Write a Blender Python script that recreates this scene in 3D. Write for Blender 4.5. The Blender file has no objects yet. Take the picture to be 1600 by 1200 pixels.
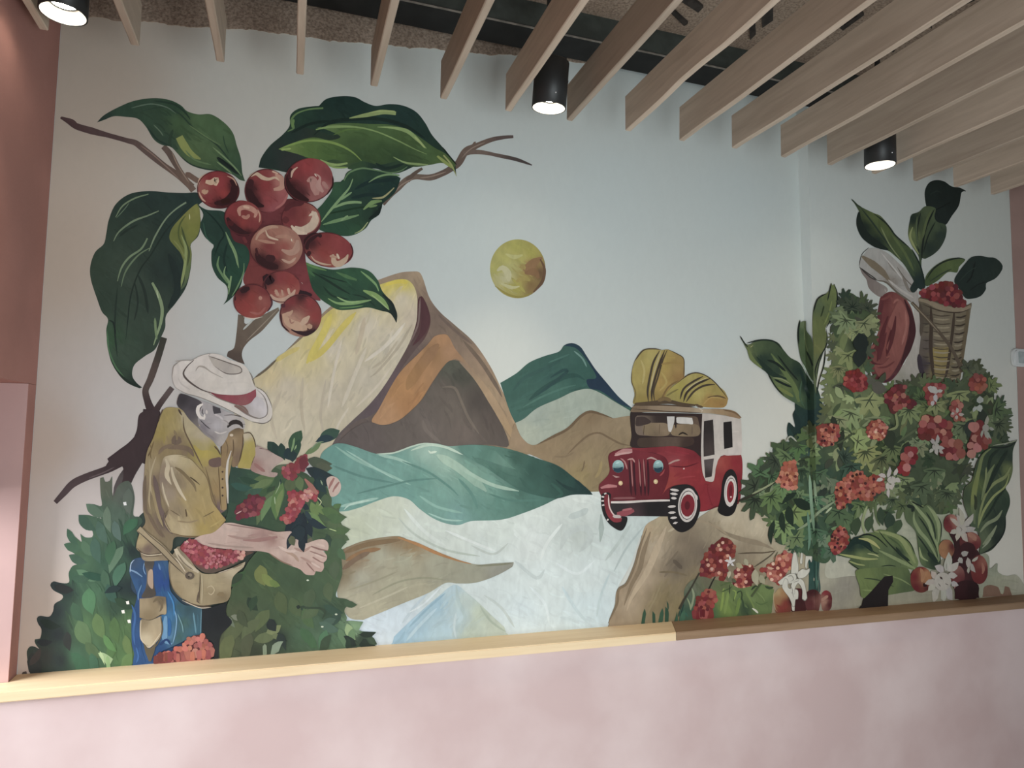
import bpy, bmesh, math, random
import numpy as np
from mathutils import Vector, Matrix, noise
from mathutils.geometry import delaunay_2d_cdt

scn = bpy.context.scene
COL = scn.collection

# ------------------------------------------------------------------ camera
YAW, PITCH, ROLL, FPX = 0.31828, 0.076208, 0.014592, 1059.65
CAM = Vector((0.0, -2.65, 1.6))
_cy, _sy = math.cos(YAW), math.sin(YAW)
FWD = Vector((_sy*math.cos(PITCH), _cy*math.cos(PITCH), math.sin(PITCH)))
_r = Vector((_cy, -_sy, 0)); _u = _r.cross(FWD)
RGT = math.cos(ROLL)*_r + math.sin(ROLL)*_u
UPV = -math.sin(ROLL)*_r + math.cos(ROLL)*_u
cd = bpy.data.cameras.new('camera'); cam = bpy.data.objects.new('camera', cd); COL.objects.link(cam)
cd.sensor_fit = 'HORIZONTAL'; cd.sensor_width = 36.0; cd.lens = FPX*36.0/1600.0
cd.clip_start = 0.02; cd.clip_end = 60
m = Matrix((RGT, UPV, -FWD)).transposed().to_4x4(); m.translation = CAM
cam.matrix_world = m
scn.camera = cam

# ------------------------------------------------------------------ world, daylight, exposure
w = bpy.data.worlds.new('daylight'); scn.world = w; w.use_nodes = True
bg = w.node_tree.nodes['Background']
bg.inputs['Color'].default_value = (0.92, 0.97, 1.0, 1)
bg.inputs['Strength'].default_value = 0.30

def area(name, loc, direction, sx, sy, power, color):
    d = bpy.data.lights.new(name, 'AREA'); d.shape = 'RECTANGLE'; d.size = sx; d.size_y = sy
    d.energy = power; d.color = color
    o = bpy.data.objects.new(name, d); COL.objects.link(o); o.location = loc
    o.rotation_euler = Vector(direction).to_track_quat('-Z', 'Z').to_euler()
    return o
# daylight that comes in through the opening in the left wall
area('window_daylight', (-2.6, -0.78, 1.75), (1, 0.06, -0.35), 1.1, 1.7, 140.0, (0.97, 0.98, 1.0))
# soft fill light added close behind the camera to pool on the mural
area('front_fill_light', (1.0, -3.1, 1.1), (0.0, 1, 0.06), 1.4, 1.3, 57.0, (0.90, 1.0, 1.03))

vs = scn.view_settings
vs.view_transform = 'Standard'; vs.look = 'None'; vs.exposure = 0.0; vs.gamma = 1.0
vs.use_curve_mapping = False

# ------------------------------------------------------------------ helpers
def s2l(c):
    return tuple(((v/255.0)/12.92 if v <= 10.3 else (((v/255.0)+0.055)/1.055)**2.4) for v in c)
def hx(h):
    return (int(h[0:2], 16), int(h[2:4], 16), int(h[4:6], 16))
def lin(h):
    return s2l(hx(h))

def mat(name, base, rough=0.6, var=0.10, scale=8.0, bump=0.0, bscale=60.0, second=None, mix=(0.4, 0.6),
        stretch=(1, 1, 1), metallic=0.0, spec=0.5, detail=5.0):
    m = bpy.data.materials.new(name); m.use_nodes = True
    nt = m.node_tree; N = nt.nodes; L = nt.links
    p = N['Principled BSDF']
    tc = N.new('ShaderNodeTexCoord'); mp = N.new('ShaderNodeMapping'); mp.inputs['Scale'].default_value = stretch
    L.new(tc.outputs['Object'], mp.inputs['Vector'])
    n = N.new('ShaderNodeTexNoise'); n.inputs['Scale'].default_value = scale; n.inputs['Detail'].default_value = detail
    L.new(mp.outputs['Vector'], n.inputs['Vector'])
    r = N.new('ShaderNodeValToRGB')
    c0 = [max(0, v*(1-var)) for v in base]; c1 = [min(1, v*(1+var)) for v in base]
    if second: c0 = list(second); c1 = list(base)
    r.color_ramp.elements[0].position = mix[0]; r.color_ramp.elements[1].position = mix[1]
    r.color_ramp.elements[0].color = (*c0, 1); r.color_ramp.elements[1].color = (*c1, 1)
    L.new(n.outputs['Fac'], r.inputs['Fac']); L.new(r.outputs['Color'], p.inputs['Base Color'])
    p.inputs['Roughness'].default_value = rough; p.inputs['Metallic'].default_value = metallic
    p.inputs['Specular IOR Level'].default_value = spec
    if bump:
        n2 = N.new('ShaderNodeTexNoise'); n2.inputs['Scale'].default_value = bscale; n2.inputs['Detail'].default_value = 6
        L.new(mp.outputs['Vector'], n2.inputs['Vector'])
        b = N.new('ShaderNodeBump'); b.inputs['Strength'].default_value = bump; b.inputs['Distance'].default_value = 0.01
        L.new(n2.outputs['Fac'], b.inputs['Height']); L.new(b.outputs['Normal'], p.inputs['Normal'])
    return m

def emat(name, color, strength):
    m = bpy.data.materials.new(name); m.use_nodes = True
    p = m.node_tree.nodes['Principled BSDF']
    p.inputs['Base Color'].default_value = (*color, 1)
    p.inputs['Emission Color'].default_value = (*color, 1); p.inputs['Emission Strength'].default_value = strength
    return m

def link(name, verts, faces, material, parent=None, smooth=False):
    me = bpy.data.meshes.new(name); me.from_pydata(verts, [], faces); me.update()
    if material: me.materials.append(material)
    if smooth:
        for p in me.polygons: p.use_smooth = True
    o = bpy.data.objects.new(name, me); COL.objects.link(o)
    if parent: o.parent = parent
    return o

def bmobj(name, bm, material, parent=None, smooth=False):
    bmesh.ops.recalc_face_normals(bm, faces=bm.faces)
    me = bpy.data.meshes.new(name); bm.to_mesh(me); bm.free()
    me.materials.append(material)
    if smooth:
        for p in me.polygons: p.use_smooth = True
    o = bpy.data.objects.new(name, me); COL.objects.link(o)
    if parent: o.parent = parent
    return o

def prism(bm, poly, axis, a, b):
    """extrude a 2D polygon along an axis from a to b"""
    def P(u, v, t):
        return {'x': (t, u, v), 'y': (u, t, v), 'z': (u, v, t)}[axis]
    lo = [bm.verts.new(P(u, v, a)) for u, v in poly]; hi = [bm.verts.new(P(u, v, b)) for u, v in poly]
    n = len(poly)
    bm.faces.new(lo); bm.faces.new(hi[::-1])
    for i in range(n):
        bm.faces.new((lo[i], lo[(i+1) % n], hi[(i+1) % n], hi[i]))

def boxm(bm, x0, x1, y0, y1, z0, z1):
    prism(bm, [(x0, y0), (x1, y0), (x1, y1), (x0, y1)], 'z', z0, z1)

def lathe(bm, prof, seg=40, cap0=False, cap1=False):
    rings = []
    for r, z in prof:
        rings.append([bm.verts.new((r*math.cos(2*math.pi*i/seg), r*math.sin(2*math.pi*i/seg), z)) for i in range(seg)])
    for a, b in zip(rings[:-1], rings[1:]):
        for i in range(seg):
            bm.faces.new((a[i], a[(i+1) % seg], b[(i+1) % seg], b[i]))
    if cap0: bm.faces.new(rings[0])
    if cap1: bm.faces.new(rings[-1])

def tag(o, label=None, cat=None, group=None, kind=None):
    if label: o['label'] = label
    if cat: o['category'] = cat
    if group: o['group'] = group
    if kind: o['kind'] = kind
    return o
def empty(name, loc, label, cat, group=None):
    o = bpy.data.objects.new(name, None); COL.objects.link(o); o.location = loc; o.empty_display_size = 0.1
    return tag(o, label, cat, group)

# ------------------------------------------------------------------ pixel of the photograph -> point on the wall
def ray(px, py):
    return FWD + RGT*((px-800)/FPX) - UPV*((py-600)/FPX)
def hit_y(px, py, Y):
    d = ray(px, py); return CAM + d*((Y-CAM.y)/d.y)
def hit_z(px, py, Z):
    d = ray(px, py); return CAM + d*((Z-CAM.z)/d.z)
# the wall has a shallow return: the right section stands proud (7 cm above, 3 cm at the ledge)
def x_ret(z): return 2.392 - 0.02409*(z-0.85)
def p_ret(z): return 0.028 + 0.01909*(z-0.85)
def on_wall(px, py, off):
    d = ray(px, py)
    t = (-off-CAM.y)/d.y; q = CAM + d*t
    if q.x < x_ret(q.z) - off: return q
    t = (2.392 - off - CAM.x - 0.02409*(CAM.z-0.85))/(d.x + 0.02409*d.z)
    q = CAM + d*t
    if q.y > -p_ret(q.z) - off: return q
    t = (-off - 0.028 - CAM.y - 0.01909*(CAM.z-0.85))/(d.y + 0.01909*d.z)
    return CAM + d*t

# ================================================================== THE ROOM
LEDGE_Z = 0.805; CEIL_Z = 3.335; WALL_X0 = -0.803
M_sky = mat('painted_white_wall', (0.60, 0.655, 0.655), rough=0.7, var=0.03, scale=3, bump=0.12, bscale=120, spec=0.25)
M_pink = mat('pink_wall_paint', (0.41, 0.205, 0.175), rough=0.75, var=0.05, scale=4, bump=0.1, bscale=90, spec=0.2)
M_cement = mat('pink_microcement', (0.76, 0.615, 0.605), rough=0.55, scale=2.3, bump=0.05, bscale=14,
               second=(0.64, 0.48, 0.47), mix=(0.36, 0.66), spec=0.35, detail=9)
M_cork = mat('rough_brown_render', (0.42, 0.33, 0.26), rough=0.95, scale=110, second=(0.24, 0.18, 0.14), mix=(0.35, 0.62),
             bump=0.5, bscale=140, spec=0.1, detail=8)
M_floor = mat('floor_concrete', (0.44, 0.40, 0.36), rough=0.6, scale=2)
M_steel = mat('dark_steel', (0.050, 0.058, 0.052), rough=0.55, var=0.2, scale=12, spec=0.4)
M_strip = mat('rusty_strip', (0.035, 0.028, 0.024), rough=0.8, var=0.3, scale=30)

def wood(name, a, b, rough=0.6, axis='y', scale=7.0, ring=14.0):
    m = bpy.data.materials.new(name); m.use_nodes = True
    nt = m.node_tree; N = nt.nodes; L = nt.links; p = N['Principled BSDF']
    tc = N.new('ShaderNodeTexCoord'); oi = N.new('ShaderNodeObjectInfo')
    ad = N.new('ShaderNodeVectorMath'); ad.operation = 'ADD'
    mul = N.new('ShaderNodeVectorMath'); mul.operation = 'SCALE'; mul.inputs['Scale'].default_value = 37.0
    L.new(tc.outputs['Object'], ad.inputs[0])
    cmb = N.new('ShaderNodeCombineXYZ')
    for i in range(3): L.new(oi.outputs['Random'], cmb.inputs[i])
    L.new(cmb.outputs[0], mul.inputs[0]); L.new(mul.outputs[0], ad.inputs[1])
    mp = N.new('ShaderNodeMapping')
    mp.inputs['Scale'].default_value = {'y': (6, 0.55, 6), 'x': (0.55, 6, 6)}[axis]
    L.new(ad.outputs[0], mp.inputs['Vector'])
    n = N.new('ShaderNodeTexNoise'); n.inputs['Scale'].default_value = scale; n.inputs['Detail'].default_value = 9
    n.inputs['Distortion'].default_value = 0.6
    L.new(mp.outputs[0], n.inputs['Vector'])
    n3 = N.new('ShaderNodeTexNoise'); n3.inputs['Scale'].default_value = 1.1; n3.inputs['Detail'].default_value = 2
    L.new(mp.outputs[0], n3.inputs['Vector'])
    mx = N.new('ShaderNodeMix'); mx.data_type = 'FLOAT'; mx.inputs[0].default_value = 0.45
    L.new(n.outputs['Fac'], mx.inputs[2]); L.new(n3.outputs['Fac'], mx.inputs[3])
    r = N.new('ShaderNodeValToRGB')
    r.color_ramp.elements[0].position = 0.30; r.color_ramp.elements[1].position = 0.68
    r.color_ramp.elements[0].color = (*b, 1); r.color_ramp.elements[1].color = (*a, 1)
    L.new(mx.outputs[0], r.inputs['Fac'])
    hs = N.new('ShaderNodeHueSaturation')
    mr = N.new('ShaderNodeMapRange'); mr.inputs['To Min'].default_value = 0.82; mr.inputs['To Max'].default_value = 1.16
    L.new(oi.outputs['Random'], mr.inputs['Value']); L.new(mr.outputs[0], hs.inputs['Value'])
    L.new(r.outputs['Color'], hs.inputs['Color']); L.new(hs.outputs['Color'], p.inputs['Base Color'])
    p.inputs['Roughness'].default_value = rough; p.inputs['Specular IOR Level'].default_value = 0.3
    b2 = N.new('ShaderNodeBump'); b2.inputs['Strength'].default_value = 0.15; b2.inputs['Distance'].default_value = 0.004
    L.new(n.outputs['Fac'], b2.inputs['Height']); L.new(b2.outputs[0], p.inputs['Normal'])
    return m
M_slat = wood('slat_timber', (0.60, 0.49, 0.395), (0.41, 0.32, 0.25))
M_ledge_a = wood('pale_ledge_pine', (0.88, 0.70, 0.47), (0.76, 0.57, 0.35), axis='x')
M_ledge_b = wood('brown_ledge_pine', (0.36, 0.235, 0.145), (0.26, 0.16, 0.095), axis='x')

def structure(name, bm, material, parent=None, label=None):
    o = bmobj(name, bm, material, parent)
    if parent is None: o['kind'] = 'structure'
    if label: o['label'] = label
    return o

bm = bmesh.new(); boxm(bm, -1.16, 6.0, -5.2, 0.25, -0.1, 0.0)
structure('floor', bm, M_floor, label='plain pale concrete floor of the room')
bm = bmesh.new(); boxm(bm, -1.16, 6.0, -5.2, 0.25, CEIL_Z, CEIL_Z+0.12)
ceiling = structure('ceiling', bm, M_cork, label='rough brown rendered ceiling above the timber slats')

# mural wall, left section (flat) and the section that stands proud of it on the right
bm = bmesh.new()
v = [bm.verts.new(c) for c in ((WALL_X0, 0, 0), (x_ret(0), 0, 0), (x_ret(CEIL_Z), 0, CEIL_Z), (WALL_X0, 0, CEIL_Z),
                               (WALL_X0, .25, 0), (x_ret(0), .25, 0), (x_ret(CEIL_Z), .25, CEIL_Z), (WALL_X0, .25, CEIL_Z))]
for f in ((0, 1, 2, 3), (7, 6, 5, 4), (0, 4, 5, 1), (3, 2, 6, 7), (0, 3, 7, 4), (1, 5, 6, 2)): bm.faces.new([v[i] for i in f])
wall_back = structure('wall_back', bm, M_sky, label='pale blue-grey painted wall behind the mural')
bm = bmesh.new()
xa, xb, pa, pb = x_ret(0), x_ret(CEIL_Z), p_ret(0), p_ret(CEIL_Z)
v = [bm.verts.new(c) for c in ((xa, -pa, 0), (6, -pa, 0), (6, -pb, CEIL_Z), (xb, -pb, CEIL_Z),
                               (xa, .25, 0), (6, .25, 0), (6, .25, CEIL_Z), (xb, .25, CEIL_Z))]
for f in ((0, 1, 2, 3), (7, 6, 5, 4), (0, 4, 5, 1), (3, 2, 6, 7), (0, 3, 7, 4), (1, 5, 6, 2)): bm.faces.new([v[i] for i in f])
wall_rs = structure('wall_back_right', bm, M_sky, label='pale painted wall section standing proud right of the shallow return')
# pink paint beyond the right edge of the mural
bm = bmesh.new()
edge = [on_wall(x, y, 0.0) for x, y in ((1571, 180), (1577, 300), (1583, 440), (1586.5, 520), (1590, 620), (1594, 760), (1600, 920), (1602, 960))]
vv = [bm.verts.new((p.x, -p_ret(p.z)-0.003, p.z)) for p in edge] + \
     [bm.verts.new((6, -p_ret(edge[-1].z)-0.003, edge[-1].z)), bm.verts.new((6, -p_ret(edge[0].z)-0.003, edge[0].z))]
f = bm.faces.new(vv)
ex = bmesh.ops.extrude_face_region(bm, geom=[f])
for g in ex['geom']:
    if isinstance(g, bmesh.types.BMVert): g.co.y += 0.0025
o = bmobj('painted_border', bm, mat('dusty_rose_paint', (0.43, 0.285, 0.25), rough=0.75, var=0.05, scale=4, spec=0.2), wall_rs); o['label'] = 'dusty pink painted strip of wall beyond the mural'
# rough unpainted render between the ragged top edge of the white paint and the steel beam
rag = [(96, 22), (101, 24.5), (128, 26), (150, 25), (180, 31), (210, 32), (240, 33), (262, 37), (308, 42), (322, 41), (340, 45), (374, 44), (395, 45.5),
       (430, 51), (455, 53), (480, 57.5), (497, 58), (515, 63), (540, 64), (565, 66), (593, 71), (612, 70), (640, 74), (677, 75), (700, 79), (726, 80),
       (745, 83), (765, 85), (800, 85), (840, 88), (870, 92), (896, 96), (906, 97), (960, 99), (1010, 101)]
random.seed(4)
rag2 = []
for (x0, y0), (x1, y1) in zip(rag[:-1], rag[1:]):
    k = max(1, int((x1-x0)/5))
    for i in range(k):
        t = i/k; rag2.append((x0+(x1-x0)*t, y0+(y1-y0)*t+random.uniform(-1.1, 1.1)))
bm = bmesh.new()
lo = [hit_y(x, y, -0.006) for x, y in rag2]
vv = [bm.verts.new(p) for p in lo] + [bm.verts.new((lo[-1].x, -0.006, CEIL_Z-0.001)), bm.verts.new((lo[0].x, -0.006, CEIL_Z-0.001))]
f = bm.faces.new(vv)
ex = bmesh.ops.extrude_face_region(bm, geom=[f])
for g in ex['geom']:
    if isinstance(g, bmesh.types.BMVert): g.co.y = -0.0002
o = bmobj('bare_render_band', bm, M_cork, wall_back); o['label'] = 'rough brown bare render above the ragged paint edge'

# left wall with its opening: pier (jamb) beside the mural, lintel over the opening, pier beyond
def wl(name, material, parent, label, *boxes):
    bm = bmesh.new()
    for q in boxes: boxm(bm, *q)
    return structure(name, bm, material, parent, label)
wall_left = wl('wall_left', M_pink, None, 'dusty pink side wall with an opening that lets daylight in',
   (-1.16, WALL_X0, -5.2, 0.25, 1.747, CEIL_Z), (-1.16, WALL_X0, -5.2, -2.3, 0, 1.746), (-1.16, -1.03, -2.3, -0.07, 1.40, 1.746))  # last box: unseen lower outer lintel, added to shade the jamb top
M_jamb = mat('jamb_plaster', (0.56, 0.37, 0.35), rough=0.6, var=0.05, scale=3, bump=0.05, bscale=20)
wl('jamb_pier', M_jamb, wall_left, 'pale pink plastered jamb of the opening', (-1.16, WALL_X0-0.001, -0.07, 0.25, 0, 1.746))
wl('jamb_reveal', M_pink, wall_left, None, (WALL_X0-0.001, WALL_X0, -0.07, 0.0, 0, 1.746))

# half-height wall in front of the mural, with a timber ledge
bm = bmesh.new()
prism(bm, [(-1.10, -0.142), (6, -0.142), (6, -p_ret(0.3)-0.012), (2.36, -p_ret(0.3)-0.012), (2.36, -0.0005), (WALL_X0+0.001, -0.0005),
           (WALL_X0+0.001, -0.072), (-1.10, -0.072)], 'z', 0.0, LEDGE_Z-0.034)
bmesh.ops.triangulate(bm, faces=[f for f in bm.faces if len(f.verts) > 4])
structure('wall_low', bm, M_cement, label='half-height pink plaster wall below the timber ledge')
ledge = bpy.data.objects.new('trim_1', None); COL.objects.link(ledge); ledge.location = (0, -0.08, LEDGE_Z-0.034)
ledge['kind'] = 'structure'; ledge['label'] = 'timber ledge capping the half-height pink wall'
def ledge_board(poly, material, label):
    bm = bmesh.new(); prism(bm, poly, 'z', -0.033, 0.0)
    bmesh.ops.bevel(bm, geom=[e for e in bm.edges if abs(e.verts[0].co.y+0.158) < .004 and abs(e.verts[1].co.y+0.158) < .004
                              and abs(e.verts[0].co.x-e.verts[1].co.x) > .3], offset=0.003, segments=2, affect='EDGES')
    o = bmobj('ledge_board', bm, material, ledge); o.location = (0, 0.08, 0.034); o['label'] = label
    return o
JX0, JX1 = 1.545, 1.62     # slanting joint between the two boards
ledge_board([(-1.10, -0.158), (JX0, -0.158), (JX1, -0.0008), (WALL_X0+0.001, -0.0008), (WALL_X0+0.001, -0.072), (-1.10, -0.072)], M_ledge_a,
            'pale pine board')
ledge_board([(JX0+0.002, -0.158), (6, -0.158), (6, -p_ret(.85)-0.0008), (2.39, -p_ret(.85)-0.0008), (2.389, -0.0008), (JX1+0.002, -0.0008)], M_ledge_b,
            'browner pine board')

# steel beam under the ceiling
beam = empty('steel_beam', (2.4, -0.147, 3.213), 'dark steel beam running along the top of the mural wall', 'beam')
bm = bmesh.new(); boxm(bm, -3.2, 3.6, -0.062, 0.068, 0.010, CEIL_Z-3.213-0.0)
bmobj('web', bm, M_steel, beam)
bm = bmesh.new(); boxm(bm, -3.2, 3.6, -0.073, 0.072, 0.0, 0.010)
bmobj('flange', bm, mat('shaded_flange_steel', (0.013, 0.013, 0.013), rough=0.6, var=0.2, scale=10, spec=0.25), beam)  # near black: shade under the beam is put into the flange colour
bm = bmesh.new(); boxm(bm, -3.2, 3.6, -0.0755, -0.073, 0.0, 0.007)
bmobj('flange_lip', bm, mat('lip_highlight', (0.22, 0.20, 0.175), rough=0.6, var=0.25, scale=25), beam)  # highlight along the lip, painted as a paler strip

# dark strips and frames fixed on the ceiling
def ceil_strip(px_pts, name='metal_strip'):
    bm = bmesh.new(); zc = CEIL_Z-0.012
    pts = [hit_z(x, y, zc) for x, y in px_pts]
    prism(bm, [(p.x, p.y) for p in pts], 'z', zc, CEIL_Z-0.0005)
    return bmobj(name, bm, M_strip, ceiling)
for q in ([(1169, 22), (1179, 19), (1181, 54), (1172, 63)], [(1189, 10), (1208, -6), (1208, 32), (1191, 44)],
          [(1060, 0), (1075, -8), (1099, 12), (1091, 20)], [(1040, 13), (1046, 11), (1075, 37), (1069, 41)],
          [(1388, 80), (1395, 70), (1403, 72), (1396, 82)], [(1364, 92), (1366, 88), (1375, 90), (1371, 96)],
          [(1445, 36), (1447, 28), (1457, 32), (1456, 45)], [(1472, 22), (1486, 14), (1487, 22), (1472, 31)],
          [(1505, 6), (1520, -3), (1523, 1), (1507, 8)]):
    ceil_strip(q)
ring = [(1303, 36), (1336, 10), (1350, 24), (1317, 48)]; inn = [(1312, 36), (1333, 20), (1340, 25), (1319, 40)]
for i in range(4):
    j = (i+1) % 4; ceil_strip([ring[i], ring[j], inn[j], inn[i]], 'frame_strip')

# ------------------------------------------------------------------ the slatted timber screen under the ceiling
screen = empty('slat_screen', (1.4, -0.3, 2.82), 'screen of parallel timber slats hung under the brown ceiling', 'slat screen')
random.seed(11)
def slat_mesh(k):
    bm = bmesh.new(); rows = []
    L, n = 3.9, 26
    ph = random.uniform(0, 9); wave = 0.004 if k not in (8,) else 0.007
    for i in range(n+1):
        t = i/n; y = -L*(t**1.4)
        wob = wave*noise.noise(Vector((t*9, ph, 0)))
        if k == 8: wob += 0.012*math.exp(-((t-0.20)/0.05)**2)
        s = 0.002*noise.noise(Vector((t*5, ph, 3)))
        h = 0.0125
        pr = [(-h+s, 0.003+wob), (-h+0.003+s, wob), (h-0.003+s, wob), (h+s, 0.003+wob), (h+s, 0.141), (h-.002+s, 0.143), (-h+.002+s, 0.143), (-h+s, 0.141)]
        rows.append([bm.verts.new((a, y, b)) for a, b in pr])
    for a, b in zip(rows[:-1], rows[1:]):
        for i in range(8): bm.faces.new((a[i], a[(i+1) % 8], b[(i+1) % 8], b[i]))
    bm.faces.new(rows[0]); bm.faces.new(rows[-1][::-1])
    return bm
for k in range(18):
    o = bmobj('slat', slat_mesh(k), M_slat, screen)
    X = -0.7565 + 0.2503*k
    o.location = (X-1.4, random.uniform(-.004, .004), random.uniform(-.004, .003))
    o.rotation_euler = (0, random.uniform(-.01, .01), random.uniform(-.004, .004))
for yb in (-1.5, -3.3):
    bm = bmesh.new(); boxm(bm, -2.2, 2.25, yb-0.02, yb+0.02, 0.1405, 0.185); bmobj('bearer', bm, M_slat, screen)
    for xh in (-1.8, 0, 1.8):
        bm = bmesh.new(); boxm(bm, xh-.008, xh+.008, yb-.008, yb+.008, 0.185, CEIL_Z-2.82-0.0005); bmobj('hanger', bm, M_steel, screen)

# ------------------------------------------------------------------ spot lamps
M_black = mat('lamp_black', (0.018, 0.018, 0.018), rough=0.45, var=0.1, spec=0.4)
M_refl = mat('lamp_reflector', (0.92, 0.90, 0.84), rough=0.35, var=0.02)
M_lens = emat('lamp_lens', (1.0, 0.93, 0.78), 38.0)
M_dot = emat('lamp_screw_glow', (0.9, 0.9, 0.9), 0.15)  # faint glow added so the screw shows as a bright dot
def lamp(x, y, z, tilt, label, cone=1.15, watt=30.0):
    t = empty('spot_lamp', (x, y, z), label, 'ceiling lamp')
    b = bmesh.new(); R = 0.0615; H = 0.165
    lathe(b, [(R-0.004, 0.0), (R, 0.001), (R, H-0.004), (R-0.004, H), (0.0005, H)], 44)
    lathe(b, [(R-0.004, 0.0), (R-0.0045, 0.002)], 44)
    body = bmobj('body', b, M_black, t, True)
    b = bmesh.new(); lathe(b, [(R-0.0045, 0.0015), (R-0.009, 0.018), (0.038, 0.034)], 44)
    bmobj('reflector', b, M_refl, body, True)
    b = bmesh.new(); lathe(b, [(0.038, 0.0335), (0.035, 0.032), (0.0345, 0.036)], 44)
    bmobj('trim_ring', b, M_black, body, True)
    b = bmesh.new(); lathe(b, [(0.0345, 0.036), (0.02, 0.037), (0.0005, 0.0375)], 44)
    bmobj('lens', b, M_lens, body, True)
    b = bmesh.new()
    u = bmesh.ops.create_icosphere(b, subdivisions=1, radius=0.0022); bmesh.ops.translate(b, verts=u['verts'], vec=(0, -R, 0.034))
    bmobj('screw', b, M_dot, body)
    body.rotation_euler = tilt
    # yoke: two arms, a cross piece and a stem up to the ceiling
    b = bmesh.new()
    for s in (-1, 1):
        boxm(b, s*(R+0.002)-0.0015, s*(R+0.002)+0.0015, -0.008, 0.008, 0.10, H+0.03)
    boxm(b, -R-0.0035, R+0.0035, -0.008, 0.008, H+0.03, H+0.033)
    bmobj('yoke', b, M_black, t)
    for s in (-1, 1):
        b = bmesh.new(); lathe(b, [(0.0005, 0.0), (0.009, 0.0), (0.009, 0.006), (0.0005, 0.006)], 16)
        o = bmobj('knob', b, M_black, t); o.location = (s*(R+0.0036), 0, 0.108); o.rotation_euler = (0, s*math.pi/2, 0)
    b = bmesh.new(); lathe(b, [(0.011, H+0.033), (0.011, CEIL_Z-z-0.02), (0.045, CEIL_Z-z-0.02), (0.045, CEIL_Z-z-0.0005), (0.0005, CEIL_Z-z-0.0005)], 24)
    bmobj('stem', b, M_black, t)
    d = bpy.data.lights.new('lamp_light', 'SPOT'); d.energy = watt; d.color = (1.0, 0.84, 0.62); d.spot_size = cone; d.spot_blend = 1.0
    d.shadow_soft_size = 0.03
    o = bpy.data.objects.new('lamp_light', d); COL.objects.link(o); o.parent = body; o.location = (0, 0, 0.030)
    return t
lamp(-0.660, -0.46, 2.795, (0.0, 0.0, 0), 'black cylinder spot lamp between slats at the pink side wall', 0.75, 12.0)
lamp(0.845, -0.46, 2.770, (0.10, 0.03, 0), 'black cylinder spot lamp above the painted yellow sun')
lamp(2.365, -0.46, 2.775, (0.02, 0.0, 0), 'black cylinder spot lamp hanging just right of the wall return')

# ------------------------------------------------------------------ small white control box on the mural's right edge
sw = empty('wall_switch', on_wall(1590, 573, 0.0), 'small white rounded switch box on the edge of the pink strip', 'switch')
M_white = mat('white_plastic', (0.70, 0.72, 0.72), rough=0.4, var=0.02)
M_face = mat('grey_switch_face', (0.42, 0.47, 0.47), rough=0.4, var=0.08, scale=40)
def rbox(name, w, h, d, r, material, parent, loc):
    bm = bmesh.new(); pts = []
    for cx, cz, a0 in ((w/2-r, h/2-r, 0), (-w/2+r, h/2-r, 90), (-w/2+r, -h/2+r, 180), (w/2-r, -h/2+r, 270)):
        for i in range(5):
            a = math.radians(a0+i*22.5); pts.append((cx+r*math.cos(a), cz+r*math.sin(a)))
    prism(bm, pts, 'y', -d, 0)
    bmesh.ops.bevel(bm, geom=[e for e in bm.edges if all(abs(v.co.y+d) < 1e-5 for v in e.verts)], offset=min(d, r)*0.4, segments=2, affect='EDGES')
    o = bmobj(name, bm, material, parent); o.location = loc; return o
rbox('case', 0.105, 0.096, 0.022, 0.024, M_white, sw, (0, -0.004, 0.047))
rbox('face_plate', 0.055, 0.062, 0.004, 0.008, M_face, sw, (0, -0.0262, 0.047))

# ================================================================== THE MURAL: thin coats of paint on the wall
# observed tone -> paint colour: divide by how strongly that part of the wall is lit in the photograph
_ILL = np.array([(140,130,.50),(350,110,.58),(600,120,.62),(100,500,.60),(60,950,.56),(100,750,.60),(170,830,.85),(700,330,1.0),(950,300,.97),(1100,350,.92),
  (1180,600,1.0),(700,940,1.2),(1000,900,1.1),(1540,350,.72),(1580,800,.76),(1400,560,.79),(1250,250,.82),(400,450,.85),(230,430,.75),(230,960,1.0),
  (400,950,1.1),(1300,920,.82),(850,150,.72),(600,700,1.0),(1450,880,.76)])
def illum(px, py):
    d = (px-_ILL[:, 0])**2 + (py-_ILL[:, 1])**2 + 900.0
    wt = 1.0/d**1.5
    return float((wt*_ILL[:, 2]).sum()/wt.sum())
K_PAINT = (1.45, 1.37, 1.36)

paint = bpy.data.materials.new('mural_paint'); paint.use_nodes = True
_n = paint.node_tree.nodes; _l = paint.node_tree.links; _p = _n['Principled BSDF']
_a = _n.new('ShaderNodeAttribute'); _a.attribute_name = 'Col'
_tc = _n.new('ShaderNodeTexCoord')
_mp = _n.new('ShaderNodeMapping'); _mp.inputs['Scale'].default_value = (1.0, 1.0, 0.55); _mp.inputs['Rotation'].default_value = (0, 0.6, 0)
_no = _n.new('ShaderNodeTexNoise'); _no.inputs['Scale'].default_value = 34; _no.inputs['Detail'].default_value = 6; _no.inputs['Distortion'].default_value = 0.8
_mr = _n.new('ShaderNodeMapRange'); _mr.inputs['From Min'].default_value = 0.25; _mr.inputs['From Max'].default_value = 0.75
_mr.inputs['To Min'].default_value = 0.90; _mr.inputs['To Max'].default_value = 1.10
_vm = _n.new('ShaderNodeVectorMath'); _vm.operation = 'SCALE'
_l.new(_tc.outputs['Object'], _mp.inputs['Vector']); _l.new(_mp.outputs[0], _no.inputs['Vector'])
_l.new(_no.outputs['Fac'], _mr.inputs['Value']); _l.new(_a.outputs['Color'], _vm.inputs[0]); _l.new(_mr.outputs[0], _vm.inputs['Scale'])
_l.new(_vm.outputs[0], _p.inputs['Base Color'])
_p.inputs['Roughness'].default_value = 0.55; _p.inputs['Specular IOR Level'].default_value = 0.25
_bp = _n.new('ShaderNodeBump'); _bp.inputs['Strength'].default_value = 0.06; _bp.inputs['Distance'].default_value = 0.003
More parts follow.
